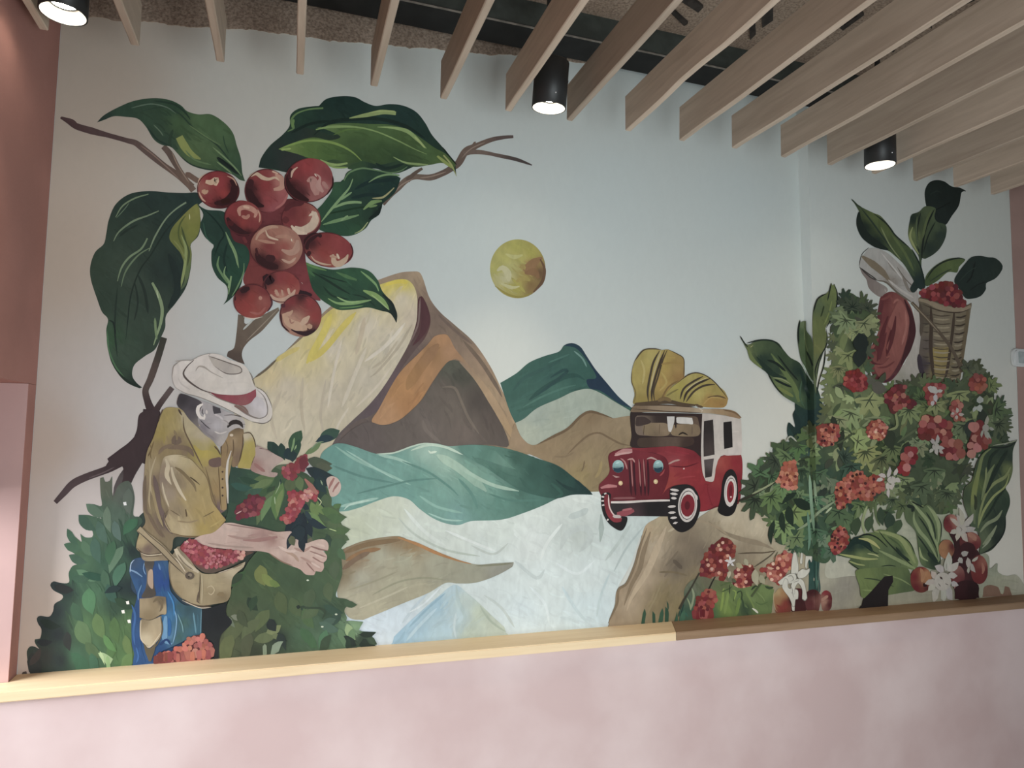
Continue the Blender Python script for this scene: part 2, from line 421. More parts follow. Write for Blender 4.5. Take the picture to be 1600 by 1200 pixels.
_l.new(_no.outputs['Fac'], _bp.inputs['Height']); _l.new(_bp.outputs[0], _p.inputs['Normal'])

sky_mat = paint.copy(); sky_mat.name = 'sky_wash_paint'
for _x in sky_mat.node_tree.nodes:
    if _x.type == 'MAP_RANGE': _x.inputs['To Min'].default_value = 0.985; _x.inputs['To Max'].default_value = 1.015
LV = np.zeros((330, 420), dtype=np.int16); CELL = 4.0
_T = [0.0, 0.0, 1.0]
_cur = None
MURAL = None
MAXLV = [0]
def view(x0, y0, s): _T[0], _T[1], _T[2] = x0, y0, s
def tpx(x, y): return (_T[0]+x/_T[2], _T[1]+y/_T[2])

class Piece:
    def __init__(s, name, parent, label): s.name, s.parent, s.label = name, parent, label; s.v = []; s.f = []; s.c = []
    def flush(s):
        me = bpy.data.meshes.new(s.name)
        org = sum((Vector(q) for q in s.v), Vector())/len(s.v)
        me.from_pydata([tuple(Vector(q)-org) for q in s.v], [], s.f); me.update()
        at = me.color_attributes.new('Col', 'FLOAT_COLOR', 'POINT')
        at.data.foreach_set('color', np.array([(*c, 1.0) for c in s.c], dtype=np.float32).ravel())
        me.materials.append(paint)
        o = bpy.data.objects.new(s.name, me); COL.objects.link(o)
        base = Vector((0, 0, 0)); q = s.parent
        while q is not None: base += q.location; q = q.parent
        o.location = org-base
        o.parent = s.parent
        if s.label: o['label'] = s.label
        return o
def piece(name, parent=None, label=None):
    """start a new painted piece; returns a handle whose object exists after done()"""
    global _cur
    _cur = Piece(name, parent if parent else MURAL, label); return _cur
def done():
    global _cur
    o = _cur.flush() if _cur.v else None; _cur = None; return o

def parse(st):
    out = []
    if not isinstance(st, str):
        return [(a[0], a[1], len(a) > 2) for a in st]
    tk = st.split()
    for i in range(0, len(tk), 2):
        y = tk[i+1]; sh = y.endswith('!')
        out.append((float(tk[i]), float(y.rstrip('!')), sh))
    return out
def spline(pts, closed, step):
    """Catmull-Rom through the points in photo pixels; points flagged sharp stay corners"""
    n = len(pts); P = [np.array(tpx(a, b)) for a, b, _ in pts]; S = [c for _, _, c in pts]
    out = []
    rng = range(n) if closed else range(n-1)
    for i in rng:
        j = (i+1) % n
        p1, p2 = P[i], P[j]
        p0 = P[(i-1) % n] if (closed or i > 0) else p1
        p3 = P[(j+1) % n] if (closed or j < n-1) else p2
        m1 = (p2-p0)*0.5; m2 = (p3-p1)*0.5
        d = np.linalg.norm(p2-p1)
        for mm in (m1, m2):
            q = np.linalg.norm(mm)
            if q > 1.2*d: mm *= 1.2*d/q
        if S[i]: m1 = (p2-p1)*0.6
        if S[j]: m2 = (p2-p1)*0.6
        k = max(1, int(d/step))
        for a in range(k):
            t = a/k; t2 = t*t; t3 = t2*t
            out.append((2*t3-3*t2+1)*p1 + (t3-2*t2+t)*m1 + (-2*t3+3*t2)*p2 + (t3-t2)*m2)
    if not closed: out.append(P[-1])
    return np.array(out)

def in_poly(P, X, Y):
    if X.size < 40:
        x0, y0 = P[:, 0][:, None], P[:, 1][:, None]; x1, y1 = np.roll(P[:, 0], -1)[:, None], np.roll(P[:, 1], -1)[:, None]
        xs, ys = X.ravel()[None, :], Y.ravel()[None, :]
        dy = np.where(y1 == y0, 1e-9, y1-y0)
        k = ((y0 > ys) != (y1 > ys)) & (xs < (x1-x0)*(ys-y0)/dy+x0)
        return (k.sum(0) % 2 == 1).reshape(X.shape)
    c = np.zeros(X.shape, bool); n = len(P)
    x0, y0 = P[:, 0], P[:, 1]; x1, y1 = np.roll(x0, -1), np.roll(y0, -1)
    for a, b, cc, d in zip(x0, y0, x1, y1):
        if b == d: continue
        k = ((b > Y) != (d > Y)) & (X < (cc-a)*(Y-b)/(d-b)+a)
        c ^= k
    return c
def level_for(P, strip=False):
    ij = np.floor((P+20)/CELL).astype(int)
    ij[:, 0] = np.clip(ij[:, 0], 0, LV.shape[1]-1); ij[:, 1] = np.clip(ij[:, 1], 0, LV.shape[0]-1)
    x0, y0 = ij.min(0); x1, y1 = ij.max(0)
    M = np.zeros((y1-y0+1, x1-x0+1), bool)
    M[ij[:, 1]-y0, ij[:, 0]-x0] = True
    if not strip and (x1-x0) > 1 and (y1-y0) > 1:
        X, Y = np.meshgrid((np.arange(x0, x1+1)+.5)*CELL-20, (np.arange(y0, y1+1)+.5)*CELL-20)
        M |= in_poly(P, X, Y)
    sub = LV[y0:y1+1, x0:x1+1]
    lv = int(sub[M].max())+1
    sub[M] = lv
    MAXLV[0] = max(MAXLV[0], lv)
    return 0.0005 + 0.00013*lv

def ctrl(col):
    """colour spec -> function(px,py) giving an observed sRGB tone in linear light"""
    if isinstance(col, str):
        c = np.array(lin(col)); return lambda x, y: c
    C = np.array([(*tpx(a, b), *lin(h)) for a, b, h in col])
    def f(x, y):
        d = (C[:, 0]-x)**2 + (C[:, 1]-y)**2 + 1.0
        wt = 1.0/d**1.35
        return (C[:, 2:]*wt[:, None]).sum(0)/wt.sum()
    return f
def to_paint(c, x, y):
    e = illum(x, y)
    g = 0.3*c[0]+0.59*c[1]+0.11*c[2]; c = [g+(v-g)*0.88 for v in c]
    return tuple(min(0.88, max(0.004, c[i]*K_PAINT[i]/e)) for i in range(3))

# the two vertical edges of the wall return, as lines in the photograph (paint is cut along them)
def project(P):
    d = Vector(P)-CAM; w = d.dot(FWD); return np.array((800+FPX*d.dot(RGT)/w, 600-FPX*d.dot(UPV)/w))
EDGES = []
for yy in (lambda z: 0.0, lambda z: -p_ret(z)):
    a, b = project((x_ret(3.2), yy(3.2), 3.2)), project((x_ret(0.75), yy(0.75), 0.75)); EDGES.append((a, b))
_seed = [1]
def fill(pts, col, res=None, streak=0.0, ang=0.0, fq=(0.012, 0.11), step=3.0, brush=True, clip_ledge=True):
    P = spline(parse(pts), True, step)
    lo = P[:, 1] > 1045-0.0806*P[:, 0]      # paint runs down behind the ledge
    if clip_ledge: P[lo, 1] += 7.0
    grad = not isinstance(col, str)
    if res is None: res = 8.0 if (grad or streak) else 0
    off = level_for(P)
    f = ctrl(col)
    vin = [Vector((float(a), float(b))) for a, b in P]
    nb = len(vin)
    if res:
        x0, y0 = P.min(0); x1, y1 = P.max(0)
        xs = np.arange(x0+res*.5, x1, res); ys = np.arange(y0+res*.5, y1, res*.87)
        if len(xs) and len(ys):
            X, Y = np.meshgrid(xs, ys); X[1::2] += res*.5
            M = in_poly(P, X, Y)
            # keep interior points a little away from the outline
            for a, b in zip(X[M], Y[M]):
                if ((P[:, 0]-a)**2+(P[:, 1]-b)**2).min() > (res*.4)**2: vin.append(Vector((float(a), float(b))))
    cut = P[:, 0].min() < 1290 and P[:, 0].max() > 1240
    ed = []
    if cut:
        y0, y1 = P[:, 1].min()-4, P[:, 1].max()+4
        for a, b in EDGES:
            k = max(2, int((y1-y0)/5)); i0 = len(vin)
            for i in range(k+1):
                y = y0+(y1-y0)*i/k; t = (y-a[1])/(b[1]-a[1]); vin.append(Vector((float(a[0]+(b[0]-a[0])*t), float(y))))
            ed += [(i, i+1) for i in range(i0, len(vin)-1)]
        r = delaunay_2d_cdt(vin, ed, [list(range(nb))], 0, 1e-4)
        V2, F2 = r[0], r[2]
        cx = np.array([sum(V2[i].x for i in t)/3 for t in F2]); cyy = np.array([sum(V2[i].y for i in t)/3 for t in F2])
        F2 = [t for t, k in zip(F2, in_poly(P, cx, cyy)) if k]
        use = sorted({i for t in F2 for i in t}); mp = {i: j for j, i in enumerate(use)}
        V2 = [V2[i] for i in use]; F2 = [[mp[i] for i in t] for t in F2]
    else:
        r = delaunay_2d_cdt(vin, [], [list(range(nb))], 1, 1e-4)
        V2, F2 = r[0], r[2]
    sd = _seed[0]*3.7; _seed[0] += 1
    ca, sa = math.cos(math.radians(ang)), math.sin(math.radians(ang))
    base = len(_cur.v)
    for q in V2:
        c = f(q.x, q.y)
        if streak:
            u = q.x*ca+q.y*sa; v = -q.x*sa+q.y*ca
            nz = noise.noise(Vector((u*fq[0], v*fq[1], sd)))+0.5*noise.noise(Vector((u*fq[0]*2.3, v*fq[1]*2.1, sd+9)))
            c = c*(1.0+streak*nz)
        _cur.v.append(on_wall(q.x, q.y, off)); _cur.c.append(to_paint(c, q.x, q.y))
    for t in F2: _cur.f.append([base+i for i in reversed(t)])
    # loose brush marks laid over the larger areas, following the stroke direction
    if streak and brush:
        A = 0.5*abs(float(np.sum(P[:, 0]*np.roll(P[:, 1], -1)-P[:, 1]*np.roll(P[:, 0], -1))))
        rs = random.Random(int(sd*10)); k = int(A/BRUSH_A) if A > 700 else 0
        T0 = tuple(_T); view(0, 0, 1)
        x0, y0 = P.min(0); x1, y1 = P.max(0)
        for _ in range(k):
            for _t in range(6):
                x, y = rs.uniform(x0, x1), rs.uniform(y0, y1)
                aa = math.radians(ang+rs.uniform(-14, 14)); ln = rs.uniform(10, 34)*(0.6 if A < 6000 else 1.0); bd = rs.uniform(-.12, .12)*ln
                q = [(x, y), (x+ln*.5*math.cos(aa)-bd*math.sin(aa), y+ln*.5*math.sin(aa)+bd*math.cos(aa)), (x+ln*math.cos(aa), y+ln*math.sin(aa))]
                if in_poly(P, np.array([a for a, b in q]), np.array([b for a, b in q])).all(): break
            else: continue
            cc = f(q[1][0], q[1][1])*(1+rs.uniform(-1, 1)*min(.16, streak*1.25))
            g = [max(0, v) for v in cc]
            h = '%02x%02x%02x' % tuple(min(255, int(255*(12.92*v if v < .0031 else 1.055*v**(1/2.4)-.055))) for v in g)
            stroke(q, rs.uniform(1.6, 4.6)*(0.7 if A < 6000 else 1.0), h, 'both', step=3.4)
        view(*T0)
BRUSH_A = 300.0

def stroke(pts, wd, col, taper='both', step=3.0):
    """a brush stroke; wd in the units of the current view: one number or a list along the stroke"""
    P = spline(parse(pts), False, step)
    if P[:, 0].min() < 1290 and P[:, 0].max() > 1240: P = spline(parse(pts), False, 1.2)
    n = len(P)
    if n < 2: return
    T = np.gradient(P, axis=0); T /= np.maximum(1e-6, np.linalg.norm(T, axis=1))[:, None]
    N = np.stack([-T[:, 1], T[:, 0]], 1)
    s = np.linspace(0, 1, n)
    if isinstance(wd, (int, float)):
        W = np.full(n, float(wd))
        if taper == 'both': W *= np.clip(np.minimum(s, 1-s)*5.0, 0.12, 1)**0.7
        elif taper == 'end': W *= np.clip((1-s)*1.6, 0.08, 1)
        elif taper == 'start': W *= np.clip(s*1.6, 0.08, 1)
        elif taper == 'round': W *= np.sqrt(np.clip(1-(2*s-1)**2*0.97, 0.02, 1))
        elif taper == 'none': pass
    else:
        W = np.interp(s, np.linspace(0, 1, len(wd)), wd)
    W = W/_T[2]*0.5
    A = P+N*W[:, None]; B = P-N*W[:, None]
    off = level_for(np.concatenate([A, P, B]), strip=True)
    f = ctrl(col); base = len(_cur.v)
    for i in range(n):
        for q in (A[i], B[i]):
            _cur.v.append(on_wall(q[0], q[1], off)); _cur.c.append(to_paint(f(q[0], q[1]), q[0], q[1]))
    for i in range(n-1):
        a = base+2*i
        _cur.f.append([a, a+2, a+3, a+1])

def disc(cx, cy, rx, ry, col, rot=0.0, n=14, wob=0.0, **k):
    pts = []
    ca, sa = math.cos(math.radians(rot)), math.sin(math.radians(rot))
    for i in range(n):
        a = 2*math.pi*i/n; q = 1+random.uniform(-wob, wob)
        u, v = rx*math.cos(a)*q, ry*math.sin(a)*q
        pts.append((cx+u*ca-v*sa, cy+u*sa+v*ca))
    fill(pts, col, **k)

def jitter(h, a=8):
    c = hx(h); return '%02x%02x%02x' % tuple(min(255, max(0, int(v+random.uniform(-a, a)))) for v in c)
def mixh(h1, h2, t):
    a, b = hx(h1), hx(h2); return '%02x%02x%02x' % tuple(int(x+(y-x)*t) for x, y in zip(a, b))

MURAL = empty('wall_mural', (1.3, 0.0, LEDGE_Z), 'painted mural of coffee harvest, jeep and mountains covering the back wall', 'mural')

# pale sky wash: bluish in the middle, creamier towards the edges and the horizon; left shade and lower-right brightness painted in
def to_paint_raw(c, x, y): return tuple(c)
_tp = to_paint
def sky_wash():
    global to_paint
    to_paint = to_paint_raw
    piece('painted_sky', None, 'pale sky wash, bluish in the middle and creamy at the edges, with side shading painted in')
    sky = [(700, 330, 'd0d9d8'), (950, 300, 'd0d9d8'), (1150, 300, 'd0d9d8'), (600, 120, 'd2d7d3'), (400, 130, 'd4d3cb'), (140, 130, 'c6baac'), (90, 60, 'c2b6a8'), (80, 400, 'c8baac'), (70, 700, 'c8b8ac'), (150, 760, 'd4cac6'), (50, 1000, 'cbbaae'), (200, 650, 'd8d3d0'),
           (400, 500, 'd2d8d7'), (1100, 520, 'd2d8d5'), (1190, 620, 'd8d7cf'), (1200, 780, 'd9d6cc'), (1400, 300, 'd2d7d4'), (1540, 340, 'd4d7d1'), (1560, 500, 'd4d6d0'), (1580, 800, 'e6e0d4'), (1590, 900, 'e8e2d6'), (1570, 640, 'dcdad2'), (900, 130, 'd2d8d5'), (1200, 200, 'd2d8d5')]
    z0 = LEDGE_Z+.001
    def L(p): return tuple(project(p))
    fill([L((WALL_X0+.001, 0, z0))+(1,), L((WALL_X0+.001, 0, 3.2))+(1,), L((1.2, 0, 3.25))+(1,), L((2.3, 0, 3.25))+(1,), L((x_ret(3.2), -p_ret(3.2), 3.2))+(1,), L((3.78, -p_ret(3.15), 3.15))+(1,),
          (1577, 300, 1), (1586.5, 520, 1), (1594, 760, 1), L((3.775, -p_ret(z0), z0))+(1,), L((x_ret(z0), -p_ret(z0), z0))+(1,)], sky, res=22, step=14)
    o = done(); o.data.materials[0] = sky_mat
    piece('painted_return_light', None, 'lighter tone painted for the light on the narrow wall return')  # brighter light on the return face, painted as a lighter fill
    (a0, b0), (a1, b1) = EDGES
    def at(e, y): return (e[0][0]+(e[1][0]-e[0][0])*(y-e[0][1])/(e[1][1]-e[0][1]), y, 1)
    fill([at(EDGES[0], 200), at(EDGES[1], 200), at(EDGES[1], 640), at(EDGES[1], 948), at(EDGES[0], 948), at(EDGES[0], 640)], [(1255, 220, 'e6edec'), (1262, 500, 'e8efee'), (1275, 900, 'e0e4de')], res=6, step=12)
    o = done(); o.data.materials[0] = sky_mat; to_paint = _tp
sky_wash()
piece('painted_sun', None, 'round yellow sun with brown shading')
view(740, 360, 3)
disc(207, 180, 130, 138, [(200,80,'96964a'),(150,130,'9b9b55'),(110,180,'969650'),(150,220,'a3a37c'),(230,130,'979650'),(270,110,'8f8d42'),(200,270,'8f8b40'),(240,220,'8c7f40'),(280,180,'7d623e'),(310,200,'5f4a34'),(270,260,'75603a'),(250,160,'8a7444'),(180,170,'9d9d60')], n=24, res=4, streak=.10, ang=35)
for q, wd, c in (("110 190 135 175 160 200 165 240", [8, 26, 34, 8], 'a8a882'), ("130 250 180 268 215 262", [6, 18, 5], 'a5a578'), ("150 110 190 125 230 115", [6, 22, 6], 'a3a46a'), ("235 190 265 165 300 140 322 128", [10, 40, 40, 8], '7f6342'), ("312 135 332 180 322 240 280 290", [5, 14, 16, 5], '5c4632'),
                 ("240 200 285 195 305 225", [10, 40, 10], '785c3d'), ("200 240 235 225 265 235", [8, 26, 8], '8f8346'), ("100 260 160 300 220 312 270 295", [3, 10, 10, 3], '837c36'), ("215 175 235 165 240 185", 14, '8e8048')):
    stroke(q, wd, c)
done()

# ------------------------------------------------------------------ landscape
view(380, 400, 3.636)
piece('painted_mountain', None, 'tall cream and brown mountain with a dark hollow flank')
fill("65 690 190 590 330 450 480 300 640 190 770 135 890 95 960 88 1000 92 1022 130 1060 240 1120 320 1200 390 1310 490 1400 620 1460 740 1520 870 1560 980 1610 1045 1680 1068 1700 1090 1600 1130 1500 1100 1300 1100 1000 1110 800 1150 600 1120 430 1150 200 1220 0 1220 -60 1000 -20 790",
     [(900,100,'8b7b66'),(1000,110,'93826a'),(1040,230,'7b6a5a'),(1120,330,'6a5b50'),(1250,440,'6d5f51'),(1380,600,'7d6c59'),(1440,760,'86755d'),(1540,980,'8d795d'),
      (1650,1080,'94805f'),(1000,600,'5b4d49'),(700,1050,'564b47'),(1200,1000,'544b45'),(600,200,'857660'),(100,650,'6d6450')], res=9, streak=.10, ang=50)
# cream lit face
fill("70 690! 200 575 330 470 480 320 640 220 770 165 880 132 940 140 978 190 992 280 985 370 945 490 880 610 800 740 720 840 620 940 560 1010 540 1060 430 1150 200 1220 0 1220 -60 1000 -20 790",
     [(900,150,'b8ad4e'),(800,175,'b4aa52'),(900,250,'b6af98'),(960,350,'aca38f'),(850,500,'b2ac99'),(700,400,'b5af9c'),(600,330,'b0a878'),(480,340,'b0a455'),(400,520,'aea46a'),
      (500,520,'b4ae9b'),(700,700,'aca693'),(500,800,'aca591'),(300,600,'b0a77c'),(150,680,'ada27c'),(250,750,'aaa38f'),(100,850,'b0aa96'),(300,950,'b0aa94'),(600,900,'aea790'),(500,1050,'aea78d'),(100,1100,'b0aa94')],
     res=7, streak=.09, ang=-62, fq=(0.01, 0.13))
for q, wd, c in (("500 330 460 430 390 560 360 610", 40, 'b4a94e'), ("640 320 560 410 470 520 380 600", 34, 'b2a64c'), ("800 172 880 150 935 150", 30, 'bdb03f'), ("780 190 860 168 920 162", 18, 'b6ab55'),
                 ("690 350 670 450 640 560", 26, 'a99f88'), ("960 390 880 520 760 660 720 690", 14, '9e9682'), ("920 380 820 500 690 600", 20, 'bdb8a8'), ("880 480 800 590 730 640", 12, 'a39b86'),
                 ("560 480 520 640 480 860", 16, 'b8b2a0'), ("340 690 330 850 350 1000", 18, 'a59d87'), ("700 520 640 660 560 860", 22, 'b6b09d'), ("180 600 240 560 320 520", 26, 'aea25f'),
                 ("470 700 440 900 460 1020", 14, 'a69e8a'), ("220 760 160 900 190 1040", 18, 'a8a08b'), ("600 860 540 960 520 1040", 12, 'b7b19f'), ("850 620 760 740 640 860", 12, 'b5ae9c')):
    stroke(q, wd, c)
stroke("190 588 130 645 68 690", 12, '5a5142')
# maroon and purple band right of the cream face
fill("992 250 1012 228 1040 270 1062 340 1060 400 1030 470 980 530 900 640 840 760 790 850 720 910 640 940 560 1010 545 1060 500 1090 540 1015 620 935 720 840 800 740 880 612 950 480 985 370",
     [(1030,330,'4a2f31'),(1040,400,'4e3434'),(960,560,'51423f'),(850,700,'55474a'),(760,860,'52464a'),(600,1000,'544b4a')], res=7, streak=.10, ang=-55)
stroke("1005 240 1000 330 990 400 950 490 945 505", 10, '6b5a56')
fill("1010 232 1040 270 1062 345 1050 410 1010 470 960 510 1000 440 1012 360", '472a2e')
# orange ridge
fill("730 940 770 870 840 740 900 650 990 560 1050 500 1090 455 1150 445 1175 470 1200 520 1240 570 1300 640 1360 730 1290 650 1220 590 1170 600 1120 650 1060 740 1010 820 940 890 880 935 800 960",
     [(1120,470,'94714e'),(1000,600,'97724b'),(900,760,'9a7245'),(800,900,'9f7a54'),(1180,540,'8d6e50'),(1280,640,'7d6a55'),(950,840,'936b40'),(1080,560,'80623f')], res=6, streak=.08, ang=-52)
stroke("1110 500 1030 600 960 700 930 760", 60, [(1110,500,'7e6042'),(940,740,'8c693f')])
# dark hollow
fill("1165 600 1215 595 1270 630 1330 720 1390 800 1430 880 1480 980 1508 1055 1500 1085 1380 1072 1200 1082 1060 1070 950 1100 800 1130 700 1120 620 1080 545 1062 600 1000 680 950 730 945 800 962 880 937 940 893 1010 823 1065 740 1120 655",
     [(1180,620,'46493f'),(1240,680,'3c3d35'),(1330,830,'413b36'),(1430,950,'4a423c'),(1150,780,'554e47'),(1050,950,'5b534d'),(900,1000,'564e48'),(700,1060,'534a47'),(1250,1000,'5c534c'),(1200,860,'59524a')],
     res=8, streak=.09, ang=60)
stroke("1130 745 1200 750 1240 830 1280 920 1340 1010", 16, '625a50')
stroke("1020 930 1040 990 1120 1060", 22, '635b54')
stroke("1230 600 1330 700 1420 830 1500 970 1560 1060", [6, 30, 44, 40, 30], [(1240,600,'7b6a57'),(1400,800,'8f7b60'),(1550,1040,'907b5b')])
stroke("1250 480 1350 600 1440 740 1470 800", 22, '5d5145')
stroke("1110 335 1200 420 1300 500", 16, '5f5249')
done()

view(740, 360, 3)
piece('painted_hill', None, 'dark teal peak with a navy shaded flank')
fill("125 715! 200 670 260 620 330 590 400 568 425 538 460 530 500 545 530 590 570 650 620 710 680 780 742 832! 735 850 650 805 600 765 540 745 470 757 400 790 300 832 240 882 195 902! 170 850",
     [(430,560,'31544c'),(300,640,'2d5149'),(180,740,'2c5048'),(220,850,'33584f'),(380,740,'355a50'),(500,680,'2c5048'),(350,680,'2a4c47')], res=6, streak=.10, ang=-20)
fill("425 540 460 528 500 545 532 592 572 652 622 712 682 782 742 833! 690 815 640 782 590 750 545 740 530 700 575 690 545 630 500 570 470 548", [(480,540,'1c3340'),(600,700,'1b2e40'),(700,800,'1e3444')])
for q, wd, c in (("260 795 330 740 420 690 480 680 520 700", 22, '23453f'), ("300 770 380 710 440 660 420 655 360 690", 14, '213f3e'), ("185 750 240 690 330 650 420 600", 16, '2a4b46'),
                 ("470 565 510 600 530 640", 8, '5c7f76'), ("230 830 320 780 420 740 480 725", 10, '3d6459'), ("350 620 400 600 450 580", 8, '3b6158')):
    stroke(q, wd, c)
done()
piece('painted_hill', None, 'pale grey-green rounded hill below the teal peak')
fill("195 905! 240 880 300 832 400 788 470 755 540 743 600 765 660 802 742 850! 742 885 640 885 590 865 545 855 500 875 440 932 380 962 300 1002 262 1002 225 970",
     [(540,750,'8c988c'),(300,860,'86938a'),(450,830,'8a978c'),(260,960,'909a8c'),(690,850,'8f998b'),(400,900,'8a9588')], streak=.05, ang=-20)
done()
piece('painted_hill', None, 'tan double hill right behind the red jeep')
fill("165 1010! 192 905 215 955 260 1002 300 1002 380 962 440 930 500 872 545 850 600 862 650 880 760 878 780 1010 700 1100 640 1200 600 1330 560 1330 540 1220 480 1180 400 1115 300 1065",
     [(545,860,'746349'),(460,930,'77684e'),(300,1010,'7d6c50'),(230,990,'85735a'),(700,900,'847459'),(600,950,'7f6f55'),(450,1030,'7c6c51'),(560,1080,'827354'),(640,1010,'7d6d51'),(500,1150,'85764f'),(590,1180,'7d6e4e')],
     streak=.07, ang=-40)
stroke("300 1003 380 963 442 930 502 872 545 850 600 862 650 880", 12, '5d4c36')
stroke("440 1050 490 1000 540 960 590 950 640 975 690 1000 745 1010", 9, '685740')
stroke("600 1080 590 1130 570 1160", 14, '8b7b52'); stroke("520 1080 515 1110 505 1130", 6, '6b5b41')
stroke("470 1040 430 1060 380 1060", 8, '73634a')
done()

view(480, 660, 2.963)
piece('painted_river', None, 'broad white and pale blue river with soft streaks')
fill("60 430 165 410 240 395 320 365 400 342 470 355 520 400 580 440 640 465 700 470 760 450 900 445 1000 415 1090 380 1160 350 1230 330 1360 320 1470 330 1640 380 1640 460 1590 490 1540 535 1500 650 1435 770 1420 850 1382 945! 960 985! 600 1012! 260 1036! 170 900 60 800 40 560",
     [(300,390,'a9b3a0'),(400,420,'acb6a6'),(220,480,'a6b09a'),(520,480,'b4c0b8'),(650,560,'b6c2bb'),(900,480,'b9c6c0'),(1100,420,'b8c4bf'),(1250,360,'bdc8c3'),(1050,560,'bfcac7'),(1250,520,'a9b5b0'),(1180,480,'b0bcb8'),
      (1400,560,'b6c4c1'),(1500,500,'b0bebb'),(1100,720,'bfcdcc'),(1300,700,'bccac9'),(1300,880,'b9ccd0'),(1000,900,'bed0d4'),(800,760,'bccbcb'),(1350,930,'b4c8ce'),(400,940,'b4c6d0'),(300,1000,'b9cad4')],
     res=8, streak=.055, ang=25, fq=(0.01, 0.10))
for q, wd, c in (("450 400 500 460 560 520 640 570", 16, 'bcc8c2'), ("420 440 500 520 640 590 800 620", 10, 'a3b0a6'), ("640 500 780 560 880 600", 12, 'c3cecb'), ("760 570 860 610 930 560", 10, 'aab6b0'),
                 ("1360 425 1362 500 1356 555", [4, 26, 2], '93a29d'), ("1500 470 1440 560 1380 640", 14, 'a9b7b3'), ("1560 480 1480 580 1420 690", 9, 'a3b2b0'), ("1210 440 1270 420 1300 400", 30, 'a6b3b0'),
                 ("1170 590 1210 510 1290 490 1310 540 1260 600", 30, 'aab6b3'), ("1080 640 1110 560 1180 470", 14, 'c4cfcc'), ("960 640 1060 720 1100 680", 16, 'b1bfbe'), ("1150 650 1250 700 1330 640", 12, 'c3d0d0'),
                 ("820 800 900 860 960 950", 12, 'b1c0be'), ("1180 760 1240 860 1300 930", 14, 'b0c4c8'), ("1030 760 1100 840 1120 930", 12, 'c5d4d6'), ("1400 700 1360 800 1340 900", 10, 'adc0c2'),
                 ("560 790 500 850 440 930", 12, 'a9bcc4'), ("620 760 540 840 470 880", 8, 'c2d0d4')):
    stroke(q, wd, c)
done()
piece('painted_hill', None, 'long rolling hill in pale teal and dark green')
fill("60 160 110 108 160 97 230 115 320 145 400 140 480 112 540 97 600 98 660 110 760 103 860 110 960 130 1060 165 1160 200 1240 260 1300 310 1322 335! 1230 335 1160 352 1090 385 1000 420 900 450 760 457 700 475 640 467 580 442 520 400 470 357 400 342 320 365 240 395 165 412 90 400 60 300",
     [(150,140,'57867d'),(250,160,'618e85'),(300,260,'57847b'),(200,330,'5d8a80'),(420,200,'628f85'),(520,260,'578479'),(450,320,'5a877e'),(600,380,'628d82'),(700,430,'66908a'),(560,130,'86a79a'),(640,180,'7fa092'),
      (760,250,'678f80'),(850,290,'628b7e'),(760,120,'3f6a60'),(880,150,'42695e'),(950,200,'33564a'),(1050,230,'284a40'),(1150,260,'23443b'),(1260,300,'1f3f3a'),(1000,300,'3a6054'),(900,380,'4f7a6e'),(1060,350,'416a5f'),(780,380,'557f74')],
     res=7, streak=.08, ang=28, fq=(0.012, 0.09))
fill("700 115 760 104 860 110 960 130 1060 165 1160 200 1240 260 1300 310 1322 335! 1230 335 1150 352 1050 335 980 310 900 260 830 210 760 170",
     [(760,125,'4d766b'),(860,130,'446b5f'),(920,190,'4e7568'),(960,170,'2c4f44'),(1050,220,'264940'),(1180,240,'1d3d36'),(1290,320,'16312f'),(1060,310,'2e5349'),(900,240,'3a6155')], res=6, streak=.08, ang=30)
fill("800 140 858 128 890 150 925 185 966 218! 900 200 850 182 800 165", [(830,145,'466e62'),(900,180,'567d70'),(950,212,'4f7668')])
for q, wd, c in (("1150 265 1200 300 1290 330", [4, 18, 4], '173330'), ("1130 280 1180 330 1150 345", 14, '2a4f45'), ("1240 265 1290 310 1318 333", 14, '15302e'),
                 ("130 110 220 170 330 220 480 290", 12, '7aa396'), ("180 130 280 190 400 260", 8, '86aca0'), ("120 200 250 250 400 280", 10, '4c776f'), ("330 150 420 170 500 205", 14, '87ab9e'),
                 ("230 330 350 300 480 270 600 260", 9, '4b766d'), ("480 130 560 105 640 115 720 150", 12, 'a3bbab'), ("600 150 700 210 800 290 830 320", 40, [(600,150,'8fac9b'),(820,310,'7b9c8c')]), ("650 170 760 240 860 290 980 318", 16, '8aa898'),
                 ("440 180 560 230 660 300 700 340", 10, '4e7a70'), ("520 340 600 390 720 420", 12, '76a094'), ("700 260 760 330 790 400", 14, '4f7a70'), ("560 420 640 450 720 455", 8, '8ab0a5'),
                 ("840 330 940 360 1080 360", 10, '456f64'), ("150 390 240 370 330 350", 14, '82a79b'), ("170 405 200 380 290 360", 8, '9bb7aa'), ("560 130 570 140 600 135", 10, 'b3c6b6'),
                 ("320 146 400 141 480 113 540 98 600 99", 7, 'a5bbab')):
    stroke(q, wd, c)
done()
piece('painted_hill', None, 'grey-green tongue of land edged in brown and orange')
fill("150 610 210 567 300 540 420 527 480 550 560 590 660 625 780 657 870 652 956 647! 950 668 870 712 780 742 700 746 640 744 560 790 450 835 330 885 258 915! 190 900 140 800",
     [(420,535,'7a6748'),(300,555,'7b6a4c'),(200,590,'77664c'),(220,640,'7d6c52'),(170,700,'746a50'),(480,570,'85704c'),(330,620,'969783'),(450,640,'94957f'),(600,660,'8f907c'),(750,690,'8a8c7a'),(900,670,'83857a'),
      (400,740,'97967f'),(500,780,'99977f'),(300,850,'9c9a82'),(200,830,'989680'),(250,720,'929280'),(640,720,'8f907c')], res=7, streak=.06, ang=-18)
